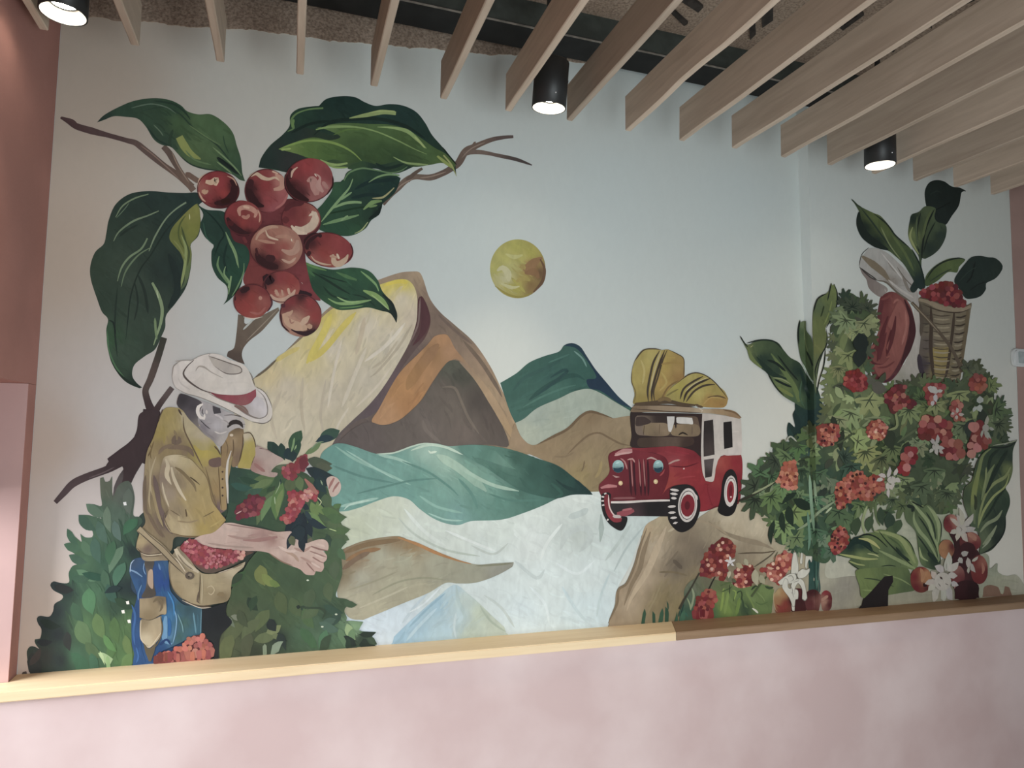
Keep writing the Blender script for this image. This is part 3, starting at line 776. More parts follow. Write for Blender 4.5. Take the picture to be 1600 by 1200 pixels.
for q, wd, c in (("420 533 500 560 600 605 700 640 760 655", [4, 14, 16, 10, 3], '9b7040'), ("170 605 260 570 360 552 430 545", 22, '6e5a3c'), ("180 640 260 600 340 585", 20, '7d5f3c'), ("165 680 230 630 290 600", 22, '6b5843'),
                 ("780 664 870 660 950 652", 8, '73755f'), ("300 800 420 740 540 720 640 730", 8, '85876f'), ("240 860 360 810 470 760", 9, 'a5a38b'), ("180 780 300 740 420 690", 8, '87866f')):
    stroke(q, wd, c)
done()
piece('painted_hill', None, 'small pale blue peak by the ledge below the river')
fill("365 1030! 440 955 520 880 600 812 680 752 740 790 790 832 850 890 905 940 962 986! 700 1008! 500 1020!",
     [(680,765,'a3bcc4'),(600,850,'8fb0bf'),(500,950,'92b3c4'),(420,1000,'8aaec2'),(640,960,'9dbac6'),(700,900,'a5bdc3'),(730,820,'a6b8b4'),(800,880,'a7b6a6'),(860,940,'abb9ab'),(760,980,'a5b5a8')], res=6, streak=.06, ang=-40)
for q, wd, c in (("690 755 700 830 730 900 710 980", 14, '9fb5b6'), ("640 790 560 860 470 950", 10, '82a4b5'), ("600 860 520 940 460 1010", 14, 'a4c0cc'), ("800 850 850 920 920 970", 10, '9bab9c'), ("690 880 680 950 690 1000", 10, 'b0c4c9')):
    stroke(q, wd, c)
fill("733 998! 745 986 775 978 805 980 812 992!", '6f5848')
done()

view(920, 740, 3.636)
piece('painted_cliff', None, 'brown cliff slope under the wheels of the red jeep')
fill("95 872! 130 800 150 745 158 670 210 620 260 510 290 400 320 300 370 262 440 238 560 300 640 240 760 170 880 150 930 195 1000 232 1060 300 1100 380 1200 420 1300 480 1420 500 1560 560 1700 600 1720 720 1500 760! 1000 800! 500 830!",
     [(300,430,'97866c'),(330,330,'a08e71'),(400,270,'9c8f73'),(250,560,'8d7c63'),(180,680,'8f7f67'),(130,820,'8a7b63'),(370,420,'a3967f'),(300,600,'a09078'),(230,740,'9c8d75'),(560,380,'736755'),(640,440,'685d4e'),(500,520,'645a4b'),
      (700,330,'857a64'),(820,330,'9d927a'),(940,300,'a39a83'),(800,230,'a79d86'),(900,420,'7b705c'),(800,480,'6d6350'),(420,700,'776b4b'),(520,760,'7b6f4c'),(380,800,'7a6e50'),(600,620,'776b4f'),(900,600,'756a50'),
      (1100,480,'8f8871'),(1400,620,'8b8875'),(1550,640,'969580'),(1650,700,'8b8a76')],
     res=8, streak=.06, ang=-60)
for q, wd, c in (("330 310 290 420 262 520 215 625 170 660 160 740 110 850", 14, '75664f'), ("350 330 310 450 290 540 240 640 200 750", [6, 26, 26, 20, 4], '7b6c55'), ("440 300 390 420 330 560 250 690 215 780", [6, 40, 36, 26, 4], 'a9997f'),
                 ("450 330 520 300 600 290", 18, 'a59a80'), ("400 560 480 560 560 580", 12, '6a5e47'), ("480 490 510 520 530 540", 22, '574d40'), ("680 270 760 330 860 370 980 400 1050 430", [3, 16, 26, 30, 4], '7a6f5b'),
                 ("470 330 600 270 720 300 800 360", 14, '8b7e67'), ("420 600 380 700 330 800", 10, '84785a')):
    stroke(q, wd, c)
# grey wash on the wall right of the green stem
fill("1310 480 1340 460 1400 500 1460 520 1500 560 1580 590 1660 640 1720 700 1700 752! 1500 768! 1310 778! 1300 600",
     [(1330,520,'98988a'),(1350,650,'8d8d7d'),(1450,600,'777565'),(1520,660,'777564'),(1400,740,'8b8a79'),(1600,700,'878674'),(1660,730,'8a8976')], res=6, streak=.05)
done()
view(1280, 560, 3)
piece('painted_wash', None, 'grey-green wash of paint behind the large striped leaves')
fill("0 930 60 960 150 960 220 1000 320 1000 420 1000 700 900 790 920 800 985 835 960 838 1000 880 1020 925 1015 960 1060 960 1088! 760 1108! 400 1140! 0 1180!",
     [(50,1000,'8a8978'),(120,1060,'77756a'),(250,1100,'85836f'),(820,980,'7c8270'),(860,1050,'878a75'),(930,1060,'8f907f'),(600,1080,'7c7a68')], streak=.06)
fill("765 1098! 775 1070 800 1062 830 1068 860 1085 870 1068 900 1078 905 1092!", '6e5646')
view(0, 0, 1)
fill("1318 790 1340 772 1400 760 1450 770 1490 780 1500 830 1470 870 1440 900 1330 900 1290 900 1300 850", [(1340,790,'8d9280'),(1400,775,'8b917f'),(1450,790,'868d79'),(1380,840,'8f927f'),(1330,870,'969788'),(1480,840,'848b74')], res=7, streak=.05)
done()
view(0, 0, 1)

# ------------------------------------------------------------------ coffee branch, top left
view(80, 120, 4)
piece('painted_branch', None, 'bare brown coffee branch carrying red cherries and large leaves')
BW = [(60,262,'36292a'),(380,370,'3b3030'),(600,470,'4a3f3b'),(850,660,'55483f')]
stroke("58 255 100 278 160 310 260 340 380 372 480 400 530 415 600 470 700 550 800 620 880 690", [10, 40, 44, 30, 30, 40, 40, 34, 40, 46], BW, step=2)
stroke("62 250 90 262 130 272 160 290", 16, '3a2d2d')
stroke("700 435 740 480 780 550 830 630 890 712", [34, 42, 34, 38, 40], [(720,440,'4b413b'),(890,700,'5a4c43')])
stroke("840 600 900 640 930 660", 34, '5a4a41')
stroke("560 430 640 490 740 580 800 640", 8, '6a5b52'); stroke("755 470 790 550 860 660", 8, '74675b')
BR = done()
view(400, 120, 3.636)
piece('painted_twig', BR)
TW = [(730,720,'5b4e45'),(900,575,'675a4f'),(1100,520,'5a4d45'),(1230,410,'5f5148'),(1450,340,'4d4340')]
stroke("725 728 770 670 800 640 850 590 900 568 990 572 1060 548 1110 520 1150 490 1190 425 1240 398 1330 360 1400 345 1462 340", [12, 22, 34, 34, 30, 36, 34, 36, 42, 40, 30, 26, 22, 16], TW, step=2)
stroke("1180 440 1215 428 1290 430 1380 448 1480 470 1568 502", [30, 26, 20, 22, 20, 6], [(1200,430,'655850'),(1560,500,'3f3937')])
stroke("860 590 900 550 945 520", [30, 22, 14], '574b42'); stroke("1225 400 1243 375 1247 368", 14, '5f5148')
stroke("760 690 820 620 890 580", 7, '85776a'); stroke("930 575 1000 565 1080 540", 7, '85776a'); stroke("1170 460 1220 410 1300 372", 6, '7f7165')
done()
view(60, 420, 4)
piece('painted_twig', BR)
fill("1248 285! 1290 290! 1296 345 1400 290 1500 240! 1506 262! 1400 385 1330 440 1296 475 1278 505 1272 545 1290 598! 1230 575 1178 548! 1185 518 1222 495 1238 400",
     [(1260,320,'5a5146'),(1260,480,'544a40'),(1230,545,'473d36'),(1450,300,'62594c')], streak=.1, ang=70)
stroke("1280 380 1345 315", 12, '9aa19d'); stroke("1500 250 1400 350 1300 450", 6, '7d7465')
done()
piece('painted_twig', BR)
stroke("785 430 745 560 700 690 672 750 670 780 690 850 715 905", [40, 42, 44, 44, 40, 44, 60], [(780,440,'2f302a'),(700,700,'453c38'),(700,880,'33282a')], step=2)
stroke("836 742 800 790 750 860 715 925", [34, 36, 38, 50], [(830,745,'4a4140'),(720,910,'34292a')])
stroke("700 880 690 960 660 1040 600 1110 520 1160 440 1205", [90, 96, 90, 84, 66, 40], '31272a', step=2)
stroke("750 890 740 960 700 1040 660 1160 640 1210", [20, 50, 60, 60, 60], '31272a', step=2)
view(20, 720, 3.53)
stroke("640 -14 580 18 520 48 400 92 330 128 280 180 234 230", [46, 44, 40, 40, 42, 36, 24], [(600,0,'33292b'),(330,130,'3b3133'),(240,225,'382f31')], step=2)
stroke("690 -20 650 50 610 120 585 180 570 225", [60, 66, 80, 76, 40], [(680,0,'31272a'),(600,160,'454040'),(570,220,'4a4948')], step=2)
stroke("420 95 500 65 560 35", 7, '4e4446')
view(0, 0, 1)
fill("219 646 246 642 247 660 243 682 234 704 222 724 208 748 198 770 184 772 192 748 190 728 165 732 176 714 200 698 213 674", '33292b')
done()

def leaf(name_view, outline, col, darks=(), lights=(), streak=.12, ang=40, label=None, extra=None):
    view(*name_view)
    piece('painted_leaf', BR, label)
    fill(outline, col, res=7, streak=streak, ang=ang)
    if extra: extra()
    for q, wd, c in darks: stroke(q, wd, c)
    for q, wd, c in lights: stroke(q, wd, c)
    return done()

# leaf pointing up left
leaf((80, 120, 4), "285 286! 330 240 420 190 520 150 640 133 740 145 810 178 850 215 920 235 1000 235 1080 285 1135 350 1160 430 1185 510 1195 600 1212 652! 1180 645 1130 610 1060 590 960 580 870 550 800 490 750 440 690 425 640 390 590 310 540 262 460 250 390 247 335 268",
     [(320,255,'1c2b26'),(450,220,'23372c'),(640,160,'25392d'),(780,170,'233a2b'),(650,300,'273b2e'),(720,400,'26392e'),(800,300,'31472f'),(920,280,'3a5236'),(1050,320,'374f34'),(900,450,'405638'),(1000,480,'3c5236'),(1100,520,'2d442f'),(1180,560,'2a4030')],
     darks=[("560 215 700 190 800 230 900 330 1040 430 1140 560", 10, '22352a'), ("640 150 760 170 830 215 870 270", 12, '1e3027'), ("1035 505 1110 560 1180 610", 26, '16221f'), ("1040 500 1080 530 1150 590", 10, '121c1a'),
            ("600 310 660 390 740 430", 10, '1c2d27'), ("1075 365 1085 420 1110 480", 8, '253b2b'), ("760 330 740 400 750 440", 18, '233529'), ("800 490 870 545 960 575 1060 588", 8, '1f3028')],
     lights=[("800 375 830 430 870 480 935 515", [46, 52, 40, 6], '6b7740'), ("500 195 620 170 720 190 780 230", 8, '44584a'), ("1010 440 1090 510 1150 570 1190 620", 10, '5b7350'), ("1035 530 1100 580 1130 605", 8, '627a52'),
             ("860 300 960 370 1060 430", 8, '4a6140'), ("640 300 680 340 700 370", 7, '4a5d4c'), ("840 460 900 520 1000 550", 10, '4b6343')], label='green leaf curling up to a dark tip')

# big leaf, left
def bigleft():
    fill("668 106 620 140 570 190 520 250 505 310 540 360 572 400 592 470 592 560 565 612 600 582 625 500 636 400 628 348 670 290 686 220 682 140",
         [(640,170,'6a6f37'),(660,260,'61682f'),(540,290,'56602f'),(600,380,'5a6433'),(610,500,'4d5e3c'),(575,595,'42533c')], res=5)
    stroke("575 240 600 330 620 390 610 470", 12, '39462a'); stroke("600 175 565 230 560 300 590 370", 10, '434f2a')
    stroke("575 290 600 360 600 420 590 500 570 600", 16, '70804f'); stroke("622 165 624 200", 6, 'a2a67a'); stroke("530 320 570 370 600 440", 8, '66703f')
leaf((130, 290, 3.748), "664 40 600 43 500 40 380 32 270 50 190 110 150 200 135 280 120 342 70 390 42 470 45 550 80 660 110 740 145 782 135 850 150 980 190 1080 250 1150 330 1187 345 1182! 310 1152 287 1110 300 1050 360 1000 420 960 455 890 480 830 486 760 540 690 600 600 627 500 636 400 630 345 676 290 688 200 676 118 700 92 690 60",
     [(600,60,'1d2e2c'),(400,60,'1c2d2a'),(250,110,'1f302b'),(170,260,'25352d'),(80,470,'28382e'),(200,450,'2d3d33'),(350,300,'26362e'),(500,250,'1e2f2b'),(300,560,'2d3c33'),(450,500,'1f2d29'),(550,500,'1c2b28'),(130,680,'26362d'),
      (300,800,'2c3c32'),(420,700,'293830'),(250,980,'2f4035'),(200,1060,'283a2e'),(400,900,'2b3b31'),(160,900,'29432f'),(320,1170,'1a2722')],
     extra=bigleft,
     darks=[("640 90 560 180 480 270 400 400 330 500 280 640 260 800 250 900", 8, '1b2924'), ("200 600 190 720 185 850 200 1000", 10, '1d2b25'), ("320 520 360 620 380 750", 16, '1f2c27'), ("300 560 320 680 300 790", 10, '1f2c27'),
            ("500 400 540 500 550 620 500 720", 40, '1a2826'), ("150 790 175 800 190 870", 10, '17231f'), ("140 900 170 1030 230 1120 320 1180", 12, '18251f'), ("210 300 260 260 320 230", 12, '1d2b26')],
     lights=[("190 185 230 120 300 75 382 50", [4, 9, 9, 6], '5c7057'), ("195 190 240 140 270 100", 5, '4d6350'), ("178 325 210 270 290 210 380 175 443 148", [4, 10, 12, 9, 6], '5b6f58'), ("385 385 420 300 480 200 540 140 603 98", [4, 10, 9, 8, 10], '62765f'),
             ("376 308 340 370 270 420 225 480 200 560", [8, 12, 12, 10, 3], '5d7258'), ("222 592 250 500 320 410 400 360", [3, 10, 10, 4], '52674f'), ("404 568 440 640 462 720 455 800 430 880 412 935", [12, 20, 20, 18, 12, 4], '6b8060'),
             ("420 775 425 850 432 900", 14, '5d7352'), ("140 850 150 960 190 1060 240 1120", 10, '3a5a3f'), ("430 610 440 660", 6, '8fa081')], label='largest leaf, dark green and drooping')

# broad two tone leaf, upper middle
def broad():
    fill("15 515! 40 450 90 390 160 330 250 290 330 300 420 330 500 340 420 380 330 390 250 420 290 470 330 480 280 520 200 545 120 525 60 515", [(60,480,'1c2b27'),(200,340,'1b2c27'),(200,480,'262b2a'),(290,430,'282e2c'),(380,350,'203026')], res=6)
    fill("345 290! 420 272 520 262 640 268 760 272 860 300 940 350 1010 400 1080 440 1135 500! 1120 530! 1070 490 980 502 900 512 830 495 760 515 680 512 600 485 520 490 450 470 370 480 300 462 240 440 165 420! 130 412! 200 380 280 352 340 345 420 360 480 340 400 300",
         [(400,285,'4b6338'),(560,290,'3d5630'),(700,300,'3c5530'),(850,340,'3b522e'),(980,430,'3f5833'),(1080,480,'42592f'),(560,380,'33492a'),(700,430,'2f4628'),(800,460,'2b4229'),(300,400,'46602f'),(200,405,'556c38'),(420,440,'3d572d'),(600,460,'2d4428'),(900,490,'33492c')], res=6, streak=.12, ang=22)
    fill("520 520 600 480 700 500 800 480 850 490 830 540 760 548 680 522 600 528", [(560,510,'2c452d'),(700,510,'1c3029'),(800,520,'263d2b')])
leaf((400, 120, 3.636), "15 515! 30 460 80 390 150 330 190 280 195 220 240 182 320 168 358 165! 400 126 480 110 560 115 620 145 680 165 760 155 840 165 910 200 960 260 1000 330 1060 400 1132 492! 1138 560! 1110 522 1060 490 980 502 900 510 830 540 760 547 680 520 600 530 520 515 430 508 370 482 300 462 280 520 200 545 110 530 50 520",
     [(200,300,'1d3228'),(250,220,'1d3429'),(450,150,'152925'),(560,150,'162a26'),(700,200,'1a2f2a'),(850,220,'182d2a'),(950,300,'1a302a'),(1040,400,'1d332a'),(400,230,'192d27'),(500,450,'33492e')], extra=broad,
     darks=[("330 330 420 260 560 240 700 240 850 280 960 350", 20, '14241f'), ("200 320 300 270 420 250", 16, '14241f'), ("680 490 740 520 840 495", 18, '172a24'), ("1060 400 1090 440 1140 500", 8, '16241e')],
     lights=[("180 310 215 290 200 250 230 210 300 185 382 178", [4, 16, 10, 8, 10, 10], '4c6740'), ("205 290 215 240", 14, '52703f'), ("530 235 640 215 720 200 795 208", [4, 22, 28, 20], '6f8150'), ("640 205 700 195 790 195", 8, '7d8e58'),
             ("340 300 420 285 560 285 680 310 800 360 900 410 970 440", [6, 16, 10, 8, 8, 7, 3], '66804c'), ("690 285 780 290 860 310 920 360 968 408", [3, 12, 22, 20, 3], '718a55'), ("900 340 930 370 960 405", 10, '86995f'),
             ("130 412 200 385 300 362 400 368 480 390 550 430 600 478", [4, 12, 12, 14, 14, 10, 3], '65803f'), ("140 415 200 408", 12, '78904f'), ("365 470 420 495 470 500 520 490", [3, 14, 14, 10], '768f55'), ("400 495 450 515 520 515", 10, '6a8549'),
             ("780 455 840 485 900 495 978 500", [3, 10, 14, 6], '748d58'), ("1030 450 1080 490 1120 520 1130 545", [10, 18, 16, 3], '7c8d4b'), ("1065 445 1110 500 1140 565", [8, 10, 2], '8a935c'), ("440 330 520 300 600 300", 10, '45602f')],
     label='broad two-tone leaf over the cherries')

# leaf with pale veins right of the cherries
leaf((400, 120, 3.636), "440 602 492 592 520 540 600 515 700 530 770 548 822 575! 800 640 770 680 720 722 702 780 655 815 622 862 560 897 500 905 420 890 350 860 320 790 380 720 430 650",
     [(560,560,'25402e'),(700,560,'213b2d'),(760,600,'17302b'),(680,640,'172f2c'),(560,660,'1b342d'),(450,640,'2a4a34'),(420,740,'234230'),(550,780,'233e2d'),(650,760,'1f382b'),(480,860,'224230'),(580,880,'264731'),(690,770,'13211f')],
     darks=[("560 640 640 600 720 590 800 580", 22, '152b29'), ("540 690 640 670 720 680", 20, '152b29'), ("400 780 500 760 620 740 700 760", 10, '17301f'), ("640 810 690 770 715 730", 16, '10201c'), ("480 600 540 560", 10, '1d3a2a')],
     lights=[("500 590 530 545 600 520 680 530 760 545 820 535 860 510", [6, 10, 10, 8, 8, 6, 4], '54724e'), ("640 600 690 570 750 555 815 560", [3, 10, 12, 8], '66855b'), ("370 825 430 750 490 680 530 630 550 580", [3, 14, 16, 12, 4], '6b8a60'),
             ("430 750 500 720 560 712 600 715", [3, 16, 16, 12], '6c8b60'), ("480 700 545 655", 12, '688860'), ("380 840 450 820 530 800 585 785", [4, 20, 18, 6], '5d7d54'), ("480 820 520 790 525 800", 10, '6b8a60'), ("610 755 660 715 715 705", [6, 26, 8], '64824f'),
             ("640 740 690 730", 12, '5e7c4c'), ("660 690 720 685 770 645 785 630", [3, 12, 10, 5], '8e8f66'), ("560 890 600 870 636 825", [3, 8, 4], '8c9a6a')],
     label='leaf with pale branching veins beside the cherries')

leaf((280, 230, 4), "108 352! 170 390 270 400 310 440 330 540 400 580 435 615 447 680 432 740 402 800 382 870 330 940 275 985! 300 940 297 870 240 815 205 740 203 650 215 612 160 560 130 490 150 420",
     [(180,430,'1e362f'),(230,520,'1d332c'),(330,600,'1d382f'),(400,680,'1f4033'),(250,700,'1b352d'),(350,800,'1e3f30'),(330,920,'1d3528')],
     darks=[("150 385 220 450 280 540 250 600 220 680", 10, '132722'), ("300 600 280 700 300 780", 14, '142a25')],
     lights=[("290 530 320 600 350 660 372 755", [4, 18, 16, 3], '638058'), ("325 620 350 680 365 740", 6, '6e8b62'), ("250 680 240 740 270 800 305 850", [4, 14, 14, 10], '567550'), ("290 745 280 790 310 840 305 880", [4, 10, 12, 6], '6a885f'),
             ("325 805 318 850 308 920", [10, 12, 4], '6c8a60'), ("405 725 400 790 360 880 330 930", [3, 8, 10, 4], '5a7a55'), ("215 610 170 560 150 470", 6, '2c4f40')], label='narrow dark leaf beneath the cherries')
leaf((280, 230, 4), "748 770 780 714! 850 740 960 765 1080 752 1180 770 1240 830 1270 900 1330 970 1362 1040 1357 1097! 1320 1040 1260 1022 1180 1002 1100 1012 1000 1017 930 982 860 930 800 870",
     [(800,740,'355a37'),(900,790,'20402f'),(1050,790,'264a33'),(1180,810,'274b34'),(850,860,'1c3829'),(1000,900,'20402e'),(1100,900,'1f3f2e'),(1200,930,'1f3b2b'),(1340,1050,'131f1b'),(980,980,'29492f')],
     darks=[("830 780 920 830 1000 880 1070 920", [3, 14, 16, 3], '152a20'), ("870 790 960 820 1050 845", 8, '152a20'), ("900 870 960 930 1060 950", 12, '172e22'), ("1270 920 1330 980 1355 1060 1357 1095", [6, 18, 18, 4], '121d1a'), ("1080 920 1160 940 1230 1000", 8, '172e22')],
     lights=[("780 722 850 750 920 770", [10, 18, 6], '4c703f'), ("980 780 1050 810 1110 830", [3, 24, 10], '41653f'), ("1135 775 1190 820 1230 860 1247 900", [4, 14, 14, 5], '668a58'), ("1150 895 1230 930 1290 980 1312 1018", [8, 34, 30, 4], '6d8c50'),
             ("1200 920 1260 970 1310 1015", 8, '86a069'), ("930 945 990 975 1080 975 1200 955", [4, 18, 22, 5], '6c8d58'), ("985 935 1050 965 1130 965", 10, '7a9a64'), ("1000 1005 1080 1000 1150 990", 8, '507544')],
     label='pointed leaf overlapping the cream mountain')

view(280, 230, 4)
piece('painted_berry_shade', BR)
fill("330 480 500 380 640 330 760 330 870 400 880 500 800 600 790 700 830 880 880 960 700 900 640 860 450 880 400 830 440 700 420 620 340 580", [(600,420,'5c2b2f'),(780,560,'4a2428'),(480,800,'67302f'),(800,860,'6a2f33'),(430,560,'4a2026'),(750,380,'4f2427')], res=7, streak=.1)
done()
def cherry(cx, cy, rx, ry, rot, ctl, darks=(), lights=(), rim='4a2024'):
    piece('painted_cherry', BR)
    disc(cx, cy, rx, ry, ctl, rot, n=18, wob=.012, res=5, streak=.10, ang=35)
    ca, sa = math.cos(math.radians(rot)), math.sin(math.radians(rot))
    for q, wd, c in darks: stroke(q, wd, c, step=2)
    for q, wd, c in lights: stroke(q, wd, c, step=2)
    arc = []
    for i in range(25):
        a = 2*math.pi*i/24; u, v = (rx-2)*math.cos(a), (ry-2)*math.sin(a)
        arc.append((cx+u*ca-v*sa, cy+u*sa+v*ca))
    k = random.randint(0, 11)
    stroke((arc+arc)[k:k+17], 6, rim)
    return done()
random.seed(3)
R0, RD, RL, RW, RO = '763032', '35191d', 'a07a66', 'ac9580', '84433f'
cherry(760, 445, 122, 105, 0, [(700,400,'5f2a2d'),(780,420,'6c3231'),(840,430,'8a5a50'),(700,480,'6b3032')], [("660 400 700 360 780 350", 34, '4a2226'), ("650 470 680 440", 40, '552629')],
       [("720 500 770 520 830 490 850 440 830 400", [20, 50, 54, 50, 12], 'a89987'), ("700 490 740 530 800 540", [10, 30, 10], 'b0a28f'), ("810 430 850 410 860 450", 16, 'ada08e')])
cherry(545, 272, 135, 136, 0, [(450,260,'32191c'),(480,340,'35191d'),(540,240,'742f31'),(560,330,'79383a'),(640,220,'8f5f57'),(600,380,'81464a'),(660,300,'874c4d'),(500,180,'6c2f30')],
       [("425 230 440 290 480 350 530 370", [16, 50, 50, 10], '2b1518'), ("450 200 440 260", 40, '34191d')],
       [("440 185 480 165 520 190 560 200 600 190 640 210", [10, 22, 26, 18, 14, 20], 'a3917b'), ("600 170 640 200 640 250 590 265", [10, 34, 34, 14], '9b7869'), ("580 150 620 165", 12, 'a58a77'), ("600 385 650 350 680 290", 14, '925a58')])
cherry(812, 207, 152, 136, -12, [(720,150,'6d2c2f'),(700,250,'301719'),(760,290,'3c1b1f'),(800,130,'7c3335'),(850,200,'7b3a3b'),(900,260,'8a5a58'),(930,180,'70383a'),(860,310,'81504e')],
       [("670 170 680 240 730 300 810 335", [14, 50, 60, 14], '2a1416'), ("700 130 690 200", 30, '3a1a1e'), ("960 180 958 240 920 300", 10, '2b1517')],
       [("700 190 710 150 740 125", [6, 16, 6], 'a48c7c'), ("800 215 830 200 850 250 860 300", [12, 50, 60, 24], '96716a'), ("850 165 880 190 870 240 900 280", [4, 16, 36, 14], '9a7972'), ("895 215 930 260", 24, '8f6a64'), ("845 165 860 185", 6, 'c0b0a2')])
cherry(245, 267, 133, 118, 12, [(200,200,'6b292c'),(250,230,'7b3235'),(280,290,'78302f'),(340,250,'32181b'),(250,350,'37191d'),(150,260,'7d4a44'),(180,320,'6c2c2f'),(330,330,'2e1619')],
       [("320 205 345 240 335 300 290 340 220 350", [16, 44, 54, 44, 14], '2c1518'), ("260 340 320 330", 30, '28120f')],
       [("115 250 130 200 170 165", [8, 14, 5], 'a58f7a'), ("120 280 140 320 165 340", [10, 16, 4], 'a28773'), ("165 215 200 220 232 205 225 240", [20, 34, 40, 16], 'a8937c'), ("140 275 170 280 180 270", [14, 34, 10], '9d8069'), ("300 180 340 200 360 240", [3, 10, 3], '9c7e6c')])
cherry(400, 442, 118, 108, 20, [(340,400,'6f2e30'),(400,470,'74302f'),(350,500,'3d1b1e'),(430,540,'37181b'),(460,480,'6d2f31'),(480,420,'7a3d3a')],
       [("300 440 330 490 380 530 440 545", [14, 44, 50, 16], '2f161a'), ("300 470 340 480", 30, '41191c'), ("400 560 420 600", 20, '5d292c')],
       [("380 430 375 390 410 375 450 385 480 410 470 440", [10, 26, 30, 34, 30, 10], '9d7668'), ("400 370 440 380", 14, 'ad937f'), ("390 430 420 440 440 420", 22, '95695c'), ("490 390 505 430 500 470", 9, 'a28170')])
cherry(605, 627, 165, 146, 8, [(500,560,'8a5e50'),(600,520,'8b6253'),(680,560,'936d5e'),(740,620,'8f6a5b'),(700,700,'8b6153'),(560,620,'6d3232'),(600,680,'713634'),(520,700,'34191b'),(600,730,'3b1c1e'),(660,620,'7f463f')],
       [("480 660 510 710 570 740 620 750", [14, 50, 60, 20], '2d1518'), ("540 690 600 700", 44, '351a1d'), ("480 630 490 680", 16, '3c1b1e')],
       [("480 580 500 540 560 500 620 500", [10, 20, 26, 10], '9a7c69'), ("540 520 560 560 620 580", [5, 14, 8], 'b09d88'), ("490 580 540 590 600 600", [6, 22, 8], '95705f'), ("640 640 690 660 730 640 740 580", [10, 36, 44, 14], '98796a'), ("600 560 680 560 720 600", 22, '94705f'), ("700 570 705 590", 6, 'cbbba8'), ("640 700 690 720 730 690", 16, 'a08473')])
cherry(935, 642, 155, 108, 10, [(830,600,'3a191d'),(900,560,'6a2c2d'),(980,600,'7b3636'),(900,660,'74322f'),(1040,640,'743033'),(850,700,'7e4440'),(960,720,'7e4239')],
       [("800 640 800 590 840 555 880 545", [14, 40, 44, 10], '2d1519'), ("870 560 890 545", 26, '2d1519'), ("800 680 820 650", 26, '35191c'), ("1070 600 1085 660 1050 720", 8, '3d1b1d')],
       [("825 680 850 710 900 730 950 735", [4, 12, 12, 4], 'a08a74'), ("960 670 970 720 1000 730 1040 700 1055 670", [12, 34, 40, 30, 6], 'a5907a'), ("985 665 1000 700", 14, 'b0a08c'), ("940 680 990 690", 16, '9b7b68')])
cherry(640, 872, 116, 98, 5, [(560,830,'35181c'),(640,820,'723032'),(700,840,'74302f'),(600,900,'7a3c36'),(680,900,'80463e'),(640,940,'976e5f')],
       [("535 800 560 830 585 815", [30, 70, 40], '28141a'), ("530 840 545 890", 12, '32171b'), ("720 800 750 830", 10, '58282a')],
       [("570 920 600 950 650 960 700 930 725 890", [8, 26, 40, 34, 6], 'a08574'), ("600 890 620 930", 20, '9b7c6a'), ("640 890 650 930", 12, '9a7a69'), ("680 880 690 920", 16, 'a58b78'), ("765 845 772 855", 7, 'c9bdb0')])
cherry(457, 962, 117, 106, 0, [(400,900,'401c20'),(450,940,'78332f'),(420,1000,'79322f'),(520,960,'7c4640'),(480,1050,'7e4038'),(540,900,'642a2c')],
       [("385 905 410 890 440 880", [20, 40, 18], '2a1519'), ("350 960 350 930", 10, '32171b'), ("570 930 580 980 550 1030", 9, '43202a')],
       [("505 930 510 955", 22, '9b7264'), ("400 1060 460 1072 520 1060", [3, 8, 3], 'b0a69a'), ("440 1030 500 1040 540 1000", 14, '88504a')])
cherry(760, 1052, 131, 133, 0, [(700,960,'6b2b2e'),(760,930,'361a1d'),(820,980,'752f31'),(850,1060,'76302f'),(700,1080,'9a7866'),(760,1120,'99735f'),(820,1150,'371b1d'),(670,1000,'5c2a2c')],
       [("750 905 780 915 830 925", [26, 34, 12], '27141a'), ("640 980 660 1000", 26, '43202a'), ("700 1140 780 1165 840 1150 850 1140", [6, 22, 30, 10], '28141a'), ("635 1040 645 1110 690 1155", 10, '2c161a')],
       [("650 1040 680 1090 740 1120 800 1130", [14, 50, 60, 26], 'a2866f'), ("655 1050 690 1040 710 1020", [20, 30, 6], 'a0826d'), ("760 1110 790 1080 815 1055", [20, 40, 8], 'a68d78'), ("800 1110 830 1130", 30, '9f8069'), ("690 1070 700 1100 720 1090", 10, '876255')])
view(0, 0, 1)

